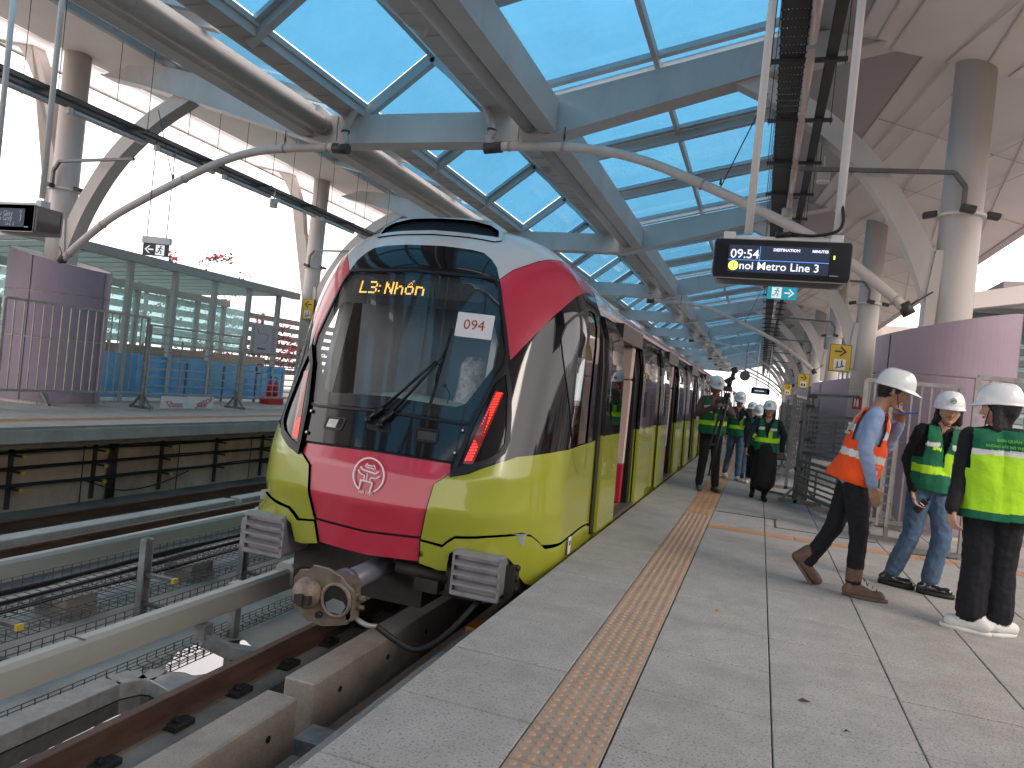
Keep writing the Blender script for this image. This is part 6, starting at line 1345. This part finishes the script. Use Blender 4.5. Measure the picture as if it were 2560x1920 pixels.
def features(root, c, fr, s=1.0, skin=None, female=False, smile=False):
    r, f, u = fr; A = lambda x, y, z: c + (r * x + f * y + u * z) * s
    for sx in (-1, 1):
        b = MB(); b.m = 0; e = A(sx * .030, .0835, -.003); b.tube([e - r * .014 * s, e - r * .007 * s, e + r * .007 * s, e + r * .014 * s], [.0012 * s, .0052 * s, .0052 * s, .0012 * s], 8); b.m = 1; b.sphere(e + f * .0035 * s, .0042 * s, 8, 6); b.build('eye', [m_eyew, m_eye], root)
        b = MB(); b.tube([A(sx * .013, .0925, .013), A(sx * .03, .0915, .0185), A(sx * .046, .0815, .013)], [.0022 * s, .0028 * s, .0015 * s], 6); b.tube([A(sx * .016, .0895, .002), A(sx * .03, .0905, .0045), A(sx * .044, .0815, .0)], [.0012 * s, .0016 * s, .001 * s], 5); b.build('eyebrow', m_hair, root)
    b = MB(); 
    b.tube([A(-.024, .0805, -.066), A(-.01, .0895, -.0625), A(0, .0905, -.064), A(.01, .0895, -.0625), A(.024, .0805, -.066)], [.0015 * s, .0042 * s, .0038 * s, .0042 * s, .0015 * s], 7)
    b.tube([A(-.02, .081, -.068), A(0, .0885, -.0725), A(.02, .081, -.068)], [.0015 * s, .0052 * s, .0015 * s], 7); b.build('mouth', m_lip, root)
def helmet(root, c, fr, s=1.0, logo=True, tilt=0):
    r, f, u = fr
    if tilt: q = Matrix.Rotation(tilt, 3, r); f = q @ f; u = q @ u
    A = lambda x, y, z: c + (r * x + f * y + u * z) * s
    n, m = 36, 10; vs = []; fs = []; z0 = .03; H = .128
    for j in range(m + 1):
        t = j / m; rad = math.cos(t * math.pi / 2) ** .62 if t < 1 else 0; z = z0 + H * math.sin(t * math.pi / 2) ** .95
        for k in range(n):
            a = 2 * math.pi * k / n; x = .108 * rad * math.cos(a); y = .132 * rad * math.sin(a) - .005; rid = .006 * max(0, 1 - abs(x) / .02) * (t > .15); vs.append(A(x, y, z + rid))
    for j in range(m):
        for k in range(n): fs.append((j * n + k, j * n + (k + 1) % n, (j + 1) * n + (k + 1) % n, (j + 1) * n + k))
    b = MB(); b.add(vs, fs, True); h = b.build('hard_hat', m_shell, root)
    vs = []; fs = []
    for k in range(n):
        a = 2 * math.pi * k / n; fw = max(0, math.sin(a)); g = .005 + .048 * fw ** 2.6
        vs += [A(.108 * math.cos(a), .132 * math.sin(a) - .005, z0 + .004), A((.108 + g * .8) * math.cos(a), (.132 + g) * math.sin(a) - .005, z0 - .006 - .016 * fw), A((.108 + g * .8) * math.cos(a), (.132 + g) * math.sin(a) - .005, z0 - .011 - .016 * fw), A(.104 * math.cos(a), .128 * math.sin(a) - .005, z0 - .012)]
    for k in range(n):
        q = (k + 1) % n
        for j in range(3): fs.append((4 * k + j, 4 * q + j, 4 * q + j + 1, 4 * k + j + 1))
    b = MB(); b.add(vs, fs, True); b.build('hat_brim', m_shell, h)
    if logo:
        g = M('green badge', (.05, .30, .06), .4); b = MB(); cc = A(0, .124, .078); nn = (f * .93 + u * .36).normalized(); X = r; Y = X.cross(-nn).normalized() if X.cross(-nn).dot(u) > 0 else nn.cross(X) ; Y = Y if Y.dot(u) > 0 else -Y
        P = [cc + nn * .004 * s + (X * math.cos(t) + Y * math.sin(t)) * .021 * s for t in [2 * math.pi * i / 24 for i in range(25)]]; b.tube(P, .003 * s, 6, False)
        Q = [(-.013, -.009), (-.008, .009), (-.001, -.004), (.006, .009), (.012, -.009)]; b.tube([cc + nn * .006 * s + (X * x + Y * y) * s for x, y in Q], .003 * s, 6); b.build('badge', g, h)
    b = MB(); 
    for sx in (-1, 1): b.tube([A(sx * .098, .01, .04), A(sx * .088, .03, -.04), A(sx * .03, .062, -.118)], .0035 * s, 5)
    b.tube([A(-.03, .062, -.118), A(0, .066, -.124), A(.03, .062, -.118)], .0035 * s, 5); b.build('chin_strap', m_black, h)
    return h
def haircap(root, c, fr, s=1.0, long_=0, extra=()):
    r, f, u = fr; A = lambda x, y, z: c + (r * x + f * y + u * z) * s; b = MB()
    cap(b, A(0, -.035, .03), A(0, .0, .045), .098 * s, .094 * s, 16); cap(b, A(0, -.045, -.02), A(0, -.04, -.055), .078 * s, .06 * s, 16)
    for sx in (-1, 1): cap(b, A(sx * .072, -.01, .0), A(sx * .078, .02, .01), .022 * s, .018 * s)
    if long_:
        for sx in (-1, -.5, 0, .5, 1): cap(b, A(sx * .07, -.05 + .03 * abs(sx), -.01), A(sx * .085, -.06 + .035 * abs(sx), -.06 - long_), .036 * s, .028 * s)
    for p, q, r0, r1 in extra: cap(b, p, q, r0, r1)
    me = remesh(b, .009, 2); me.materials.clear(); me.materials.append(m_hair); me.name = 'hair'
    co = npco(me) - np.array(c); loc = np.stack([co @ np.array(r), co @ np.array(f), co @ np.array(u)], 1) / s
    # clear the face
    push = (loc[:, 1] > .035) & (loc[:, 2] < .035) & (np.abs(loc[:, 0]) < .075); bm = bmesh.new(); bm.from_mesh(me); bm.verts.ensure_lookup_table(); bmesh.ops.delete(bm, geom=[bm.verts[i] for i in np.nonzero(push)[0]], context='VERTS'); bm.to_mesh(me); bm.free()
    wrinkle(me, .004, 40, 3, (1, 1, .2)); o = link(bpy.data.objects.new('hair', me), root); return o
def body(root, caps, mats, vox, amp=.004, seed=0):
    """caps: (p,q,r0,r1,label); mats: label -> material (order kept)"""
    b = MB()
    for p, q, r0, r1, l in caps: cap(b, p, q, r0, r1)
    me = remesh(b, vox, 3); me.name = 'body'; co = npco(me); labs = list(mats); D = np.full((len(co), len(labs)), 9.)
    for p, q, r0, r1, l in caps: i = labs.index(l); D[:, i] = np.minimum(D[:, i], segd(co, p, q, r0, r1))
    vi = D.argmin(1); me.materials.clear()
    for l in labs: me.materials.append(mats[l])
    f0 = np.empty(len(me.loops), int); me.loops.foreach_get('vertex_index', f0); st = np.empty(len(me.polygons), int); me.polygons.foreach_get('loop_start', st); me.polygons.foreach_set('material_index', vi[f0[st]]); me.polygons.foreach_set('use_smooth', [True] * len(me.polygons))
    sk = np.array([0. if l in ('skin', 'shoe', 'sole') else 1. for l in labs]); wrinkle(me, amp, 13, seed, mask=sk[vi]); return link(bpy.data.objects.new('body', me), root)
def vest(root, caps, hip, neck, fwd, zones, vox, hemw, name='vest', openv=.06, seed=0, shw=.155, arm_r=.085, flat=0):
    """caps inflated; torso frame: u = neck-hip, f = fwd.  zones(x,y,w)->material index"""
    U = (neck - hip); L_ = U.length; U = U / L_; f = Vector(fwd); f = (f - U * f.dot(U)).normalized(); r = f.cross(U).normalized(); b = MB()
    for p, q, r0, r1 in caps: cap(b, p, q, r0, r1, 16)
    me = remesh(b, vox, 4); me.name = name; co = npco(me) - np.array(hip); x = co @ np.array(r); y = co @ np.array(f); w = co @ np.array(U)
    kill = (w > L_ - .005 + .0 * x) | (w < hemw) | ((y > 0) & (np.abs(x) < openv * np.clip((w - (L_ - .28)) / .28, 0, 1) + .0) & (w > L_ - .28)) | ((np.abs(x) > shw) & (w > L_ - .27) & (w < L_ + .1))
    me.materials.clear()
    mats_ = zones['mats']; fn = zones['fn']
    for m in mats_: me.materials.append(m)
    vi = fn(x, y, w, L_); f0 = np.empty(len(me.loops), int); me.loops.foreach_get('vertex_index', f0); st = np.empty(len(me.polygons), int); me.polygons.foreach_get('loop_start', st)
    cx = np.array([0]); me.polygons.foreach_set('material_index', vi[f0[st]].astype(int)); me.polygons.foreach_set('use_smooth', [True] * len(me.polygons))
    wrinkle(me, .009, 8, seed, (1, 1, .6))
    bm = bmesh.new(); bm.from_mesh(me); bm.verts.ensure_lookup_table(); bmesh.ops.delete(bm, geom=[bm.verts[i] for i in np.nonzero(kill)[0]], context='VERTS'); bm.to_mesh(me); bm.free()
    o = link(bpy.data.objects.new(name, me), root); so = o.modifiers.new('thick', 'SOLIDIFY'); so.thickness = .006; so.offset = 1; return o, (r, f, U)
def snap(o, org, d):
    dg = bpy.context.evaluated_depsgraph_get(); dg.update(); e = o.evaluated_get(dg); mi = o.matrix_world.inverted(); mi = wm(o).inverted()
    ok, p, n, i = e.ray_cast(mi @ Vector(org), (mi.to_3x3() @ Vector(d)).normalized())
    if not ok: return Vector(org) + Vector(d) * .35, -Vector(d)
    p = wm(o) @ p; n = (wm(o).to_3x3() @ n).normalized(); n = n if n.dot(Vector(d)) < 0 else -n; return p, n
def torso(hip, neck, fwd, w=1.0, shl=.17, chest=.105, belly=.115):
    U = (neck - hip).normalized(); f = Vector(fwd); f = (f - U * f.dot(U)).normalized(); r = f.cross(U).normalized(); L_ = (neck - hip).length; C = []
    for sx in (-1, 1):
        C.append((hip + r * sx * .065 * w, hip + r * sx * .07 * w + U * L_ * .4, belly * w, belly * .95 * w, 'top')); C.append((hip + r * sx * .07 * w + U * L_ * .4, hip + r * sx * .085 * w + U * L_ * .72, belly * .95 * w, chest * w, 'top')); C.append((hip + r * sx * .08 * w + U * L_ * .78, hip + r * sx * shl * w + U * (L_ - .055), chest * .85 * w, .062 * w, 'top')); C.append((hip + r * sx * .03 + U * (L_ - .03), hip + r * sx * (shl - .02) * w + U * (L_ - .045), .052 * w, .05 * w, 'top'))
    return C, r, f, U
def shoe(caps, heel, toe, ankle, lab='shoe', r=.042, sole=True, hgt=.05):
    h, t = Vector(heel), Vector(toe); d = (t - h).normalized(); u = Vector((0, 0, 1)); ln = (t - h).length
    caps.append((h + u * (r - .004) + d * r * .6, t + u * r * .62 - d * r * .9, r * .95, r * .72, lab)); caps.append((t + u * r * .7 - d * r * 1.4, t + u * r * .7 - d * r * 1.0, r * .9, r * .9, lab)); caps.append((h + u * (r) + d * r, Vector(ankle), r * .95, r * .98, lab)); caps.append((h + u * r * 1.6 + d * r * 1.2, t + u * r * .8 - d * ln * .4, r * .85, r * .8, lab))
def solepart(root, heel, toe, mat, w=.047, th=.022, name='shoe_sole'):
    h, t = Vector(heel), Vector(toe); d = (t - h); ln = d.length; d.normalize(); s_ = d.cross(Vector((0, 0, 1))).normalized(); P = []
    for k in range(24):
        a = 2 * math.pi * k / 24; x = math.cos(a); P.append((ln / 2 * x + ln / 2, w * math.sin(a) * (.92 + .12 * x)))
    b = MB(); b.prism(P, h, d, s_, Vector((0, 0, th)), True); return b.build(name, mat, root)
def zones_green(back=False, seed=0):
    mats = [c_green, c_lime, c_refl]
    def fn(x, y, w, L_):
        z = np.zeros(len(x), int)
        if back: z[(w < L_ - .20) & (w > -.02)] = 1; z[(w < L_ - .175) & (w > L_ - .21)] = 2; z[w < -.005] = 0
        else:
            z[(y > 0) & (w > .085) & (w < .15 + .0 * x)] = 1; z[(y > 0) & (x < -.02) & (x > -.075) & (w > .085) & (w < .27)] = 1; z[(y > 0) & (x > .03) & (x < .1) & (w > .28) & (w < .305)] = 1; z[(y > -.0) & (w > L_ - .17) & (w < L_ - .135) & (np.abs(x) > .05)] = 2
        return z
    return dict(mats=mats, fn=fn)
def zones_orange():
    def fn(x, y, w, L_):
        z = np.zeros(len(x), int); z[(w > .12) & (w < .175)] = 1; z[(w > L_ - .21) & (w < L_ - .155)] = 1; z[(np.abs(np.abs(x) - .1) < .018) & (w > L_ - .15)] = 1; return z
    return dict(mats=[c_orange, c_refl], fn=fn)
def inflate(C, k, lab=('top',)): return [(p, q, a + k, b_ + k) for p, q, a, b_, l in C if l in lab]
NEARV, FARV = .0085, .014
# ---- man in the orange vest, walking right with head bowed, phone at his chin
root = empty('person', (.85, 6.25, 0), label='man in white hard hat and orange vest walking right with a blue phone', cat='person')
hip, neck = V3(.735, 6.25, .93), V3(.845, 6.25, 1.435); fw = V3(1, -.08, 0)
C, r, f, U = torso(hip, neck, fw, 1.0, .165, .105, .12); caps = list(C); hc = V3(.955, 6.245, 1.585); hf = V3(1, -.12, -.42)
HC, fr_ = head_caps(hc, hf, 1.02); caps += HC; caps.append((neck - U * .02, hc - fr_[2] * .06 - fr_[1] * .025, .06, .056, 'skin'))
shR = neck - U * .06 + r * .17; shL = neck - U * .06 - r * .17
eR, wR = V3(.765, 6.03, 1.13), V3(.84, 6.06, .875); caps += [(shR, eR, .062, .052, 'shirt'), (eR, wR, .050, .040, 'shirt'), (wR, wR + V3(.01, .01, -.03), .026, .026, 'skin')]; hand(caps, wR + V3(.005, .01, -.02), V3(.35, .1, -1), V3(0, 1, 0), .3, 'skin')
eL, wL = V3(.97, 6.43, 1.15), V3(1.02, 6.28, 1.335); caps += [(shL, eL, .058, .05, 'shirt'), (eL, wL, .048, .034, 'shirt')]; hand(caps, wL, V3(.05, -.35, 1), V3(-.6, -.5, 0), .75, 'skin', 1.0, -1)
kF, aF = V3(.80, 6.16, .49), V3(.795, 6.15, .13); kB, aB = V3(.64, 6.33, .48), V3(.455, 6.34, .17)
caps += [(hip + r * .08, kF, .098, .07, 'leg'), (kF, aF, .066, .058, 'leg'), (hip - r * .08, kB, .096, .068, 'leg'), (kB, aB + V3(.03, 0, .02), .066, .056, 'leg'), (hip + r * .05, hip - r * .05, .118, .118, 'leg')]
shoe(caps, (.735, 6.15, 0), (1.025, 6.12, 0), (.795, 6.15, .16), 'shoe', .05); 
caps += [(V3(.795, 6.15, .14), V3(.795, 6.15, .2), .06, .062, 'shoe'), (V3(.42, 6.34, .2), V3(.48, 6.34, .25), .055, .06, 'shoe')]
caps += [(V3(.40, 6.34, .20), V3(.54, 6.34, .06), .046, .045, 'shoe'), (V3(.54, 6.34, .045), V3(.565, 6.34, .04), .04, .036, 'shoe'), (V3(.41, 6.34, .2), aB + V3(.03, 0, .03), .046, .05, 'shoe')]
body(root, caps, {'skin': m_skind, 'top': c_blue, 'shirt': c_blue, 'leg': c_navy, 'shoe': c_boot}, NEARV, .007, 1)
solepart(root, (.725, 6.15, .001), (1.04, 6.12, .001), c_sole, .052, .024); b = MB(); b.prism([(-.045, -.16), (.045, -.16), (.05, 0), (.04, .1), (-.04, .1), (-.05, 0)], (.475, 6.34, .075), (0, 1, 0), Vector((-.62, 0, .78)), Vector((-.017, 0, -.014))); b.build('shoe_sole', c_sole, root)
b = MB()
for k in range(5): b.tube([(.86 + .03 * k, 6.095, .135 - .018 * k), (.875 + .03 * k, 6.17, .14 - .018 * k)], .003, 5)
b.tube([(.85, 6.1, .16), (.87, 6.07, .15), (.885, 6.08, .11)], .003, 5); b.build('laces', m_black, root)
features(root, hc, fr_, 1.02); haircap(root, hc - fr_[2] * .008, fr_, .96); helmet(root, hc, fr_, 1.06, False, R(10))
vC = inflate(C, .022) + [(hip - f * .03 + U * .02, hip - f * .05 - U * .06, .13, .14), (hip + f * .03 + U * .02, hip + f * .04 - U * .06, .125, .125), (hip + f * .06 + U * .2, hip + f * .05 + U * .02, .11, .12)]
v, vf = vest(root, vC, hip, neck, fw, zones_orange(), NEARV, -.075, 'orange_vest', .05, 2, .165)
for t_, k_ in (('Z', .11), ('1', .045)):
    p_, n_ = snap(v, hip + U * .31 + r * k_ - f * .5, f); text_mesh(t_, .12, c_refl, 'vest_print', frame(p_ + n_ * .012, U.cross(n_), U), root, .001, bold=.004)
b = MB(); q = hip + f * .09 + r * .135 + U * .10; b.beam(q - f * .04, q + f * .06, .01, .008, (0, 0, 1)); b.box(q + f * .03 - U * .05 + r * .012, (.05, .012, .03)); b.build('pocket_tape', c_refl, root)
b = MB(); b.box((1.045, 6.22, 1.425), (.15, .075, .012), Matrix.Rotation(R(-8), 3, 'Y'), .005); b.build('phone', M('blue phone case', (.02, .06, .30), .35, coat=.3), None, label='blue phone held flat in front of the chin of the man in orange', cat='phone')
# ---- woman in green vest, black jacket and jeans
root = empty('person', (1.36, 6.82, 0), label='woman in jeans, black jacket and green vest standing with a walkie talkie, facing the camera', cat='person')
hip, neck = V3(1.375, 6.82, .88), V3(1.415, 6.82, 1.355); fw = V3(.35, -1, 0)
C, r, f, U = torso(hip, neck, fw, .9, .16, .1, .11); caps = list(C); hc = V3(1.45, 6.79, 1.485); hf = V3(-.03, -1, -.0)
HC, fr_ = head_caps(hc, hf, .97); caps += HC; caps.append((neck - U * .02, hc - fr_[2] * .06 - fr_[1] * .02, .048, .046, 'skin')); caps.append((neck + U * .0 - f * .03, neck + U * .02 - f * .05, .062, .055, 'top'))
# r points to her right (image left)
shR = neck - U * .07 + r * .155; shL = neck - U * .07 - r * .155
eR, wR = V3(1.205, 6.84, 1.06), V3(1.245, 6.74, .83); caps += [(shR, eR, .06, .056, 'top'), (eR, wR, .054, .044, 'top')]; hand(caps, wR + V3(.0, -.01, -.02), V3(.25, -.2, -1), V3(.6, -.6, .1), .55, 'skin', .95, 1)
eL, wL = V3(1.60, 6.86, 1.08), V3(1.60, 6.78, .84); caps += [(shL, eL, .06, .052, 'top'), (eL, wL, .05, .04, 'top')]; hand(caps, wL, V3(0, -.2, -1), V3(-1, 0, 0), .5, 'skin', .95)
kR, aR = V3(1.265, 6.76, .46), V3(1.175, 6.84, .14); kL, aL = V3(1.475, 6.72, .47), V3(1.425, 6.72, .14)
caps += [(hip + r * .075, kR, .098, .07, 'leg'), (kR, aR, .07, .066, 'leg'), (hip - r * .075, kL, .098, .072, 'leg'), (kL, aL, .07, .068, 'leg'), (hip + r * .05, hip - r * .05, .112, .112, 'leg')]
shoe(caps, (1.085, 6.86, .02), (1.325, 6.78, .02), (1.165, 6.83, .12), 'shoe', .04); shoe(caps, (1.345, 6.72, .02), (1.585, 6.66, .02), (1.42, 6.71, .12), 'shoe', .04)
body(root, caps, {'skin': m_skin, 'top': c_black, 'leg': c_jean, 'shoe': c_pat}, NEARV, .008, 5)
for h_, t_ in (((1.07, 6.865, 0), (1.335, 6.775, 0)), ((1.33, 6.725, 0), (1.595, 6.655, 0))): solepart(root, h_, t_, m_rub, .046, .036)
features(root, hc, fr_, .97, female=True); haircap(root, hc - fr_[2] * .008, fr_, .95, .03); helmet(root, hc, fr_, 1.02)
vC = inflate(C, .022) + [(hip + U * .02, hip - U * .05, .145, .15)]
vest(root, vC, hip, neck, fw, zones_green(), NEARV, -.06, 'green_vest', .055, 4, .15)
b = MB(); b.box((1.30, 6.70, .70), (.055, .03, .12), Matrix.Rotation(R(35), 3, 'Y'), .008); b.tube([(1.335, 6.7, .73), (1.37, 6.69, .79)], .008, 6); b.m = 1; b.box((1.305, 6.683, .715), (.04, .004, .006), Matrix.Rotation(R(35), 3, 'Y')); b.build('walkie_talkie', [m_black, m_card], None, label='black walkie talkie in the right hand of the woman in jeans', cat='radio')
# ---- woman seen from the back, lime vest with lettering
root = empty('person', (1.56, 5.71, 0), label='woman seen from the back in a lime and green vest, black trousers and white sneakers', cat='person')
hip, neck = V3(1.545, 5.71, .90), V3(1.53, 5.71, 1.375); fw = V3(.04, 1, 0)
C, r, f, U = torso(hip, neck, fw, 1.0, .17, .105, .118); caps = list(C); hc = V3(1.51, 5.72, 1.515); hf = V3(-.85, .5, -.02)
HC, fr_ = head_caps(hc, hf, .98); caps += HC; caps.append((neck - U * .02, hc - fr_[2] * .05, .05, .048, 'skin'))
shL = neck - U * .07 - r * .175; shR = neck - U * .07 + r * .175   # r = +x here
eL, wL = V3(1.325, 5.70, 1.04), V3(1.275, 5.62, .82); caps += [(shL, eL, .064, .055, 'top'), (eL, wL, .052, .042, 'top')]; hand(caps, wL + V3(0, 0, -.01), V3(.05, -.25, -1), V3(.8, .4, 0), .85, 'skin', .95, -1)
eR, wR = V3(1.77, 5.72, 1.05), V3(1.79, 5.80, .82); caps += [(shR, eR, .064, .055, 'top'), (eR, wR, .052, .042, 'top')]; hand(caps, wR, V3(0, .2, -1), V3(-1, 0, 0), .5, 'skin', .95)
kL, aL = V3(1.475, 5.72, .47), V3(1.465, 5.71, .15); kR, aR = V3(1.625, 5.74, .47), V3(1.635, 5.745, .145)
caps += [(hip - r * .08, kL, .108, .088, 'leg'), (kL, aL, .086, .09, 'leg'), (hip + r * .08, kR, .108, .088, 'leg'), (kR, aR, .086, .09, 'leg'), (hip + r * .06, hip - r * .06, .125, .125, 'leg')]
shoe(caps, (1.575, 5.66, .02), (1.315, 5.74, .02), (1.50, 5.69, .10), 'shoe', .05); shoe(caps, (1.585, 5.69, .02), (1.775, 5.80, .02), (1.63, 5.73, .10), 'shoe', .05)
body(root, caps, {'skin': m_skin, 'top': c_black, 'leg': c_navy, 'shoe': c_snk}, NEARV, .007, 9)
for h_, t_ in (((1.59, 5.66, 0), (1.30, 5.745, 0)), ((1.57, 5.68, 0), (1.77, 5.81, 0))): solepart(root, h_, t_, c_snk, .047, .03)
features(root, hc, fr_, .98); haircap(root, hc - fr_[2] * .008, fr_, .99, .07); helmet(root, hc, fr_, 1.06, False)
b = MB()
for a in (2.6, 3.5):
    c = hc + (fr_[0] * math.sin(a) * .10 - fr_[1] * -math.cos(a) * .10) + fr_[2] * .02; b.box(c, (.03, .03, .05))
vC = inflate(C, .03) + [(hip + r * .04 + U * .1, hip + r * .06 - U * .12, .15, .165), (hip - r * .04 + U * .1, hip - r * .06 - U * .12, .15, .165), (hip + U * .3 + r * .07, hip + U * .1 + r * .06, .14, .15), (hip + U * .3 - r * .07, hip + U * .1 - r * .06, .14, .15)]
def fnb(x, y, w, L_):
    z = np.zeros(len(x), int); z[(w < L_ - .165) & (w > -.065)] = 1; z[(w < L_ - .135) & (w > L_ - .168)] = 2; return z
vest(root, vC, hip, neck, fw, dict(mats=[c_green, c_lime, c_refl], fn=fnb), .0075, -.125, 'lime_vest', .05, 6, .175)
m_vt = M('lime lettering', (.12, .40, .04), .7)
yb_ = 5.71 - .149
for t, s, z in (('BAN QUẢN LÝ', .027, .402), ('ĐƯỜNG SẮT ĐÔ THỊ HÀ NỘI', .0225, .362)): text_mesh(t, s, m_vt, 'vest_lettering', frame(V3(1.565, yb_ - .005 + (.0 if z > .38 else -.006), .90 + z), (1, .02, 0), (0, .12, 1)), root, .002, bold=.0006)
# ---- man carrying a tripod
def far_person(lab, x, y, H, fwd, top, leg, shoe_m, vestz, arms, feet, hairlong=0, headf=None, skin=None, skirt=False, lean=0, logo=True, vname='green_vest', openv=.07):
    s = H / 1.70; root = empty('person', (x, y, 0), label=lab, cat='person'); hip = V3(x, y, .90 * s); neck = V3(x + lean, y, 1.40 * s); fw = Vector(fwd).normalized()
    C, r, f, U = torso(hip, neck, fw, s * .95); caps = list(C); hc = neck + V3(0, 0, .145 * s) + fw * .025; HC, fr_ = head_caps(hc, headf or fwd, s); caps += HC; caps.append((neck - U * .02, hc - fr_[2] * .06, .052, .05, 'skin'))
    for k, (e, w, hd) in enumerate(arms):
        sg = 1 if k == 0 else -1; sh = neck - U * .065 + r * sg * .165 * s; e = Vector(e); w = Vector(w); caps += [(sh, e, .06, .05, 'top'), (e, w, .048, .038, 'top')]; hand(caps, w, hd, -r * sg, .7, 'skin', s)
    for k, (hl, toe) in enumerate(feet):
        sg = 1 if k == 0 else -1; hl, toe = Vector(hl), Vector(toe); an = hl + (toe - hl) * .3 + V3(0, 0, .12); kn = (hip + an) / 2 + fw * .04 + r * sg * .03
        caps += [(hip + r * sg * .08, kn, .095 * s, .068 * s, 'leg'), (kn, an, .066 * s, .056 * s, 'leg')]; shoe(caps, hl, toe, an - V3(0, 0, .01), 'shoe', .042)
    caps.append((hip + r * .05, hip - r * .05, .115 * s, .115 * s, 'leg'))
    if skirt: caps += [(hip, V3(x - .01, y, .32), .15, .17, 'leg'), (V3(x, y, .6), V3(x, y, .3), .17, .175, 'leg')]
    body(root, caps, {'skin': skin or m_skind, 'top': top, 'leg': leg, 'shoe': shoe_m}, FARV * .85, .006, x * 7)
    features(root, hc, fr_, s); haircap(root, hc - fr_[2] * .008, fr_, s * .96, hairlong); helmet(root, hc, fr_, s * 1.04, logo)
    if vestz: vest(root, inflate(C, .022) + [(hip + U * .05, hip - U * .04, .15 * s, .155 * s)], hip, neck, fw, vestz, FARV * .8, -.06, vname, openv, x * 3, .15 * s)
    return root, hip, neck, r, f
far_person('man in brown overshirt and green vest carrying a black tripod', -.66, 11.62, 1.76, (.1, -1, 0), c_brown, c_navy, c_olv, zones_green(), (((-.90, 11.52, 1.17), (-.60, 11.32, 1.31), (.7, -.3, .25)), ((-.38, 11.5, 1.2), (-.44, 11.3, 1.27), (-.5, -.2, .5))), (((-.79, 11.72, 0), (-.74, 11.46, 0)), ((-.58, 11.75, 0), (-.44, 11.5, 0))), headf=(.35, -1, -.25), openv=.1)
tp = empty('tripod', (-.5, 11.3, .27), label='black camera tripod carried upright by the man in the brown overshirt', cat='tripod')
b = MB(); t0 = V3(-.47, 11.28, 1.52)
for dx, dy in ((-.05, 0), (.02, .05), (.05, -.04)): b.tube([t0 + V3(dx * .5, dy, 0), V3(-.60 + dx, 11.28 + dy, .72), V3(-.65 + dx * 1.3, 11.28 + dy, .27)], [.02, .016, .012], 8)
b.build('tripod_legs', m_black, tp)
b = MB(); b.box(t0 + V3(-.005, 0, .06), (.12, .12, .07), None, .01); b.tube([t0 + V3(0, 0, .05), t0 + V3(.02, 0, .22)], .035, 12); b.box(t0 + V3(.01, 0, .2), (.16, .1, .07), Matrix.Rotation(R(-35), 3, 'Y'), .01); b.box(t0 + V3(.06, 0, .34), (.09, .09, .09), Matrix.Rotation(R(-20), 3, 'Y'), .015); b.tube([t0 + V3(.03, 0, .2), t0 + V3(.06, 0, .34)], .03, 8); b.build('tripod_head', m_black, tp)
b = MB(); b.box(V3(-.60, 11.28, .74), (.13, .1, .05), None, .01); b.box(V3(-.53, 11.28, 1.15), (.13, .1, .08), None, .01); b.build('tripod_brace', m_black, tp)
far_person('man in dark jumper and open green vest with a raised hand, behind the tripod', -.36, 14.1, 1.60, (.2, -1, 0), c_dnavy, c_jean, c_snk, zones_green(), (((-.55, 14.0, 1.05), (-.55, 13.9, .82), (0, -.1, -1)), ((-.12, 13.95, 1.05), (-.24, 13.8, 1.26), (-.4, -.1, 1))), (((-.52, 14.3, 0), (-.46, 14.05, 0)), ((-.30, 14.0, 0), (-.20, 13.72, 0))), headf=(.2, -1, -.3), openv=.16)
far_person('woman in dark hood and hard hat half hidden behind the others', -.13, 14.6, 1.44, (-.1, -1, 0), c_black, c_jean, c_navy, zones_green(), (((-.32, 14.5, .95), (-.32, 14.4, .75), (0, 0, -1)), ((.06, 14.5, .95), (.06, 14.4, .75), (0, 0, -1))), (((-.2, 14.7, 0), (-.2, 14.45, 0)), ((-.06, 14.7, 0), (-.06, 14.45, 0))), .1, skin=m_skin)
far_person('person whose bowed white hard hat shows beside the woman in the skirt', .0, 13.6, 1.40, (-.1, -1, 0), c_black, c_navy, c_snk, zones_green(), (((-.18, 13.5, .95), (-.18, 13.4, .75), (0, 0, -1)), ((.18, 13.5, .95), (.18, 13.4, .75), (0, 0, -1))), (((-.08, 13.8, 0), (-.10, 13.55, 0)), ((.06, 13.7, 0), (.06, 13.45, 0))), .08, headf=(-.2, -1, -.5), skin=m_skin)
far_person('woman in green vest and long black skirt walking towards the camera', .14, 11.45, 1.47, (-.05, -1, 0), c_dnavy, c_black, c_black, zones_green(), (((-.10, 11.4, .98), (-.13, 11.33, .77), (-.1, -.1, -1)), ((.37, 11.48, .98), (.36, 11.5, .76), (0, .2, -1))), (((.02, 11.75, .06), (.0, 11.52, .0)), ((.17, 11.55, 0), (.20, 11.28, 0))), .13, headf=(-.1, -1, -.02), skin=m_skin, skirt=True)
b = MB(); b.box((.355, 11.46, .67), (.13, .07, .09), None, .02); b.build('handbag', M('brown small bag', (.12, .08, .06), .6), None, label='small brown bag in the hand of the woman in the long skirt', cat='bag')
print('objects', len(bpy.data.objects), 'tris', sum(len(o.data.polygons) for o in bpy.data.objects if o.type == 'MESH'))
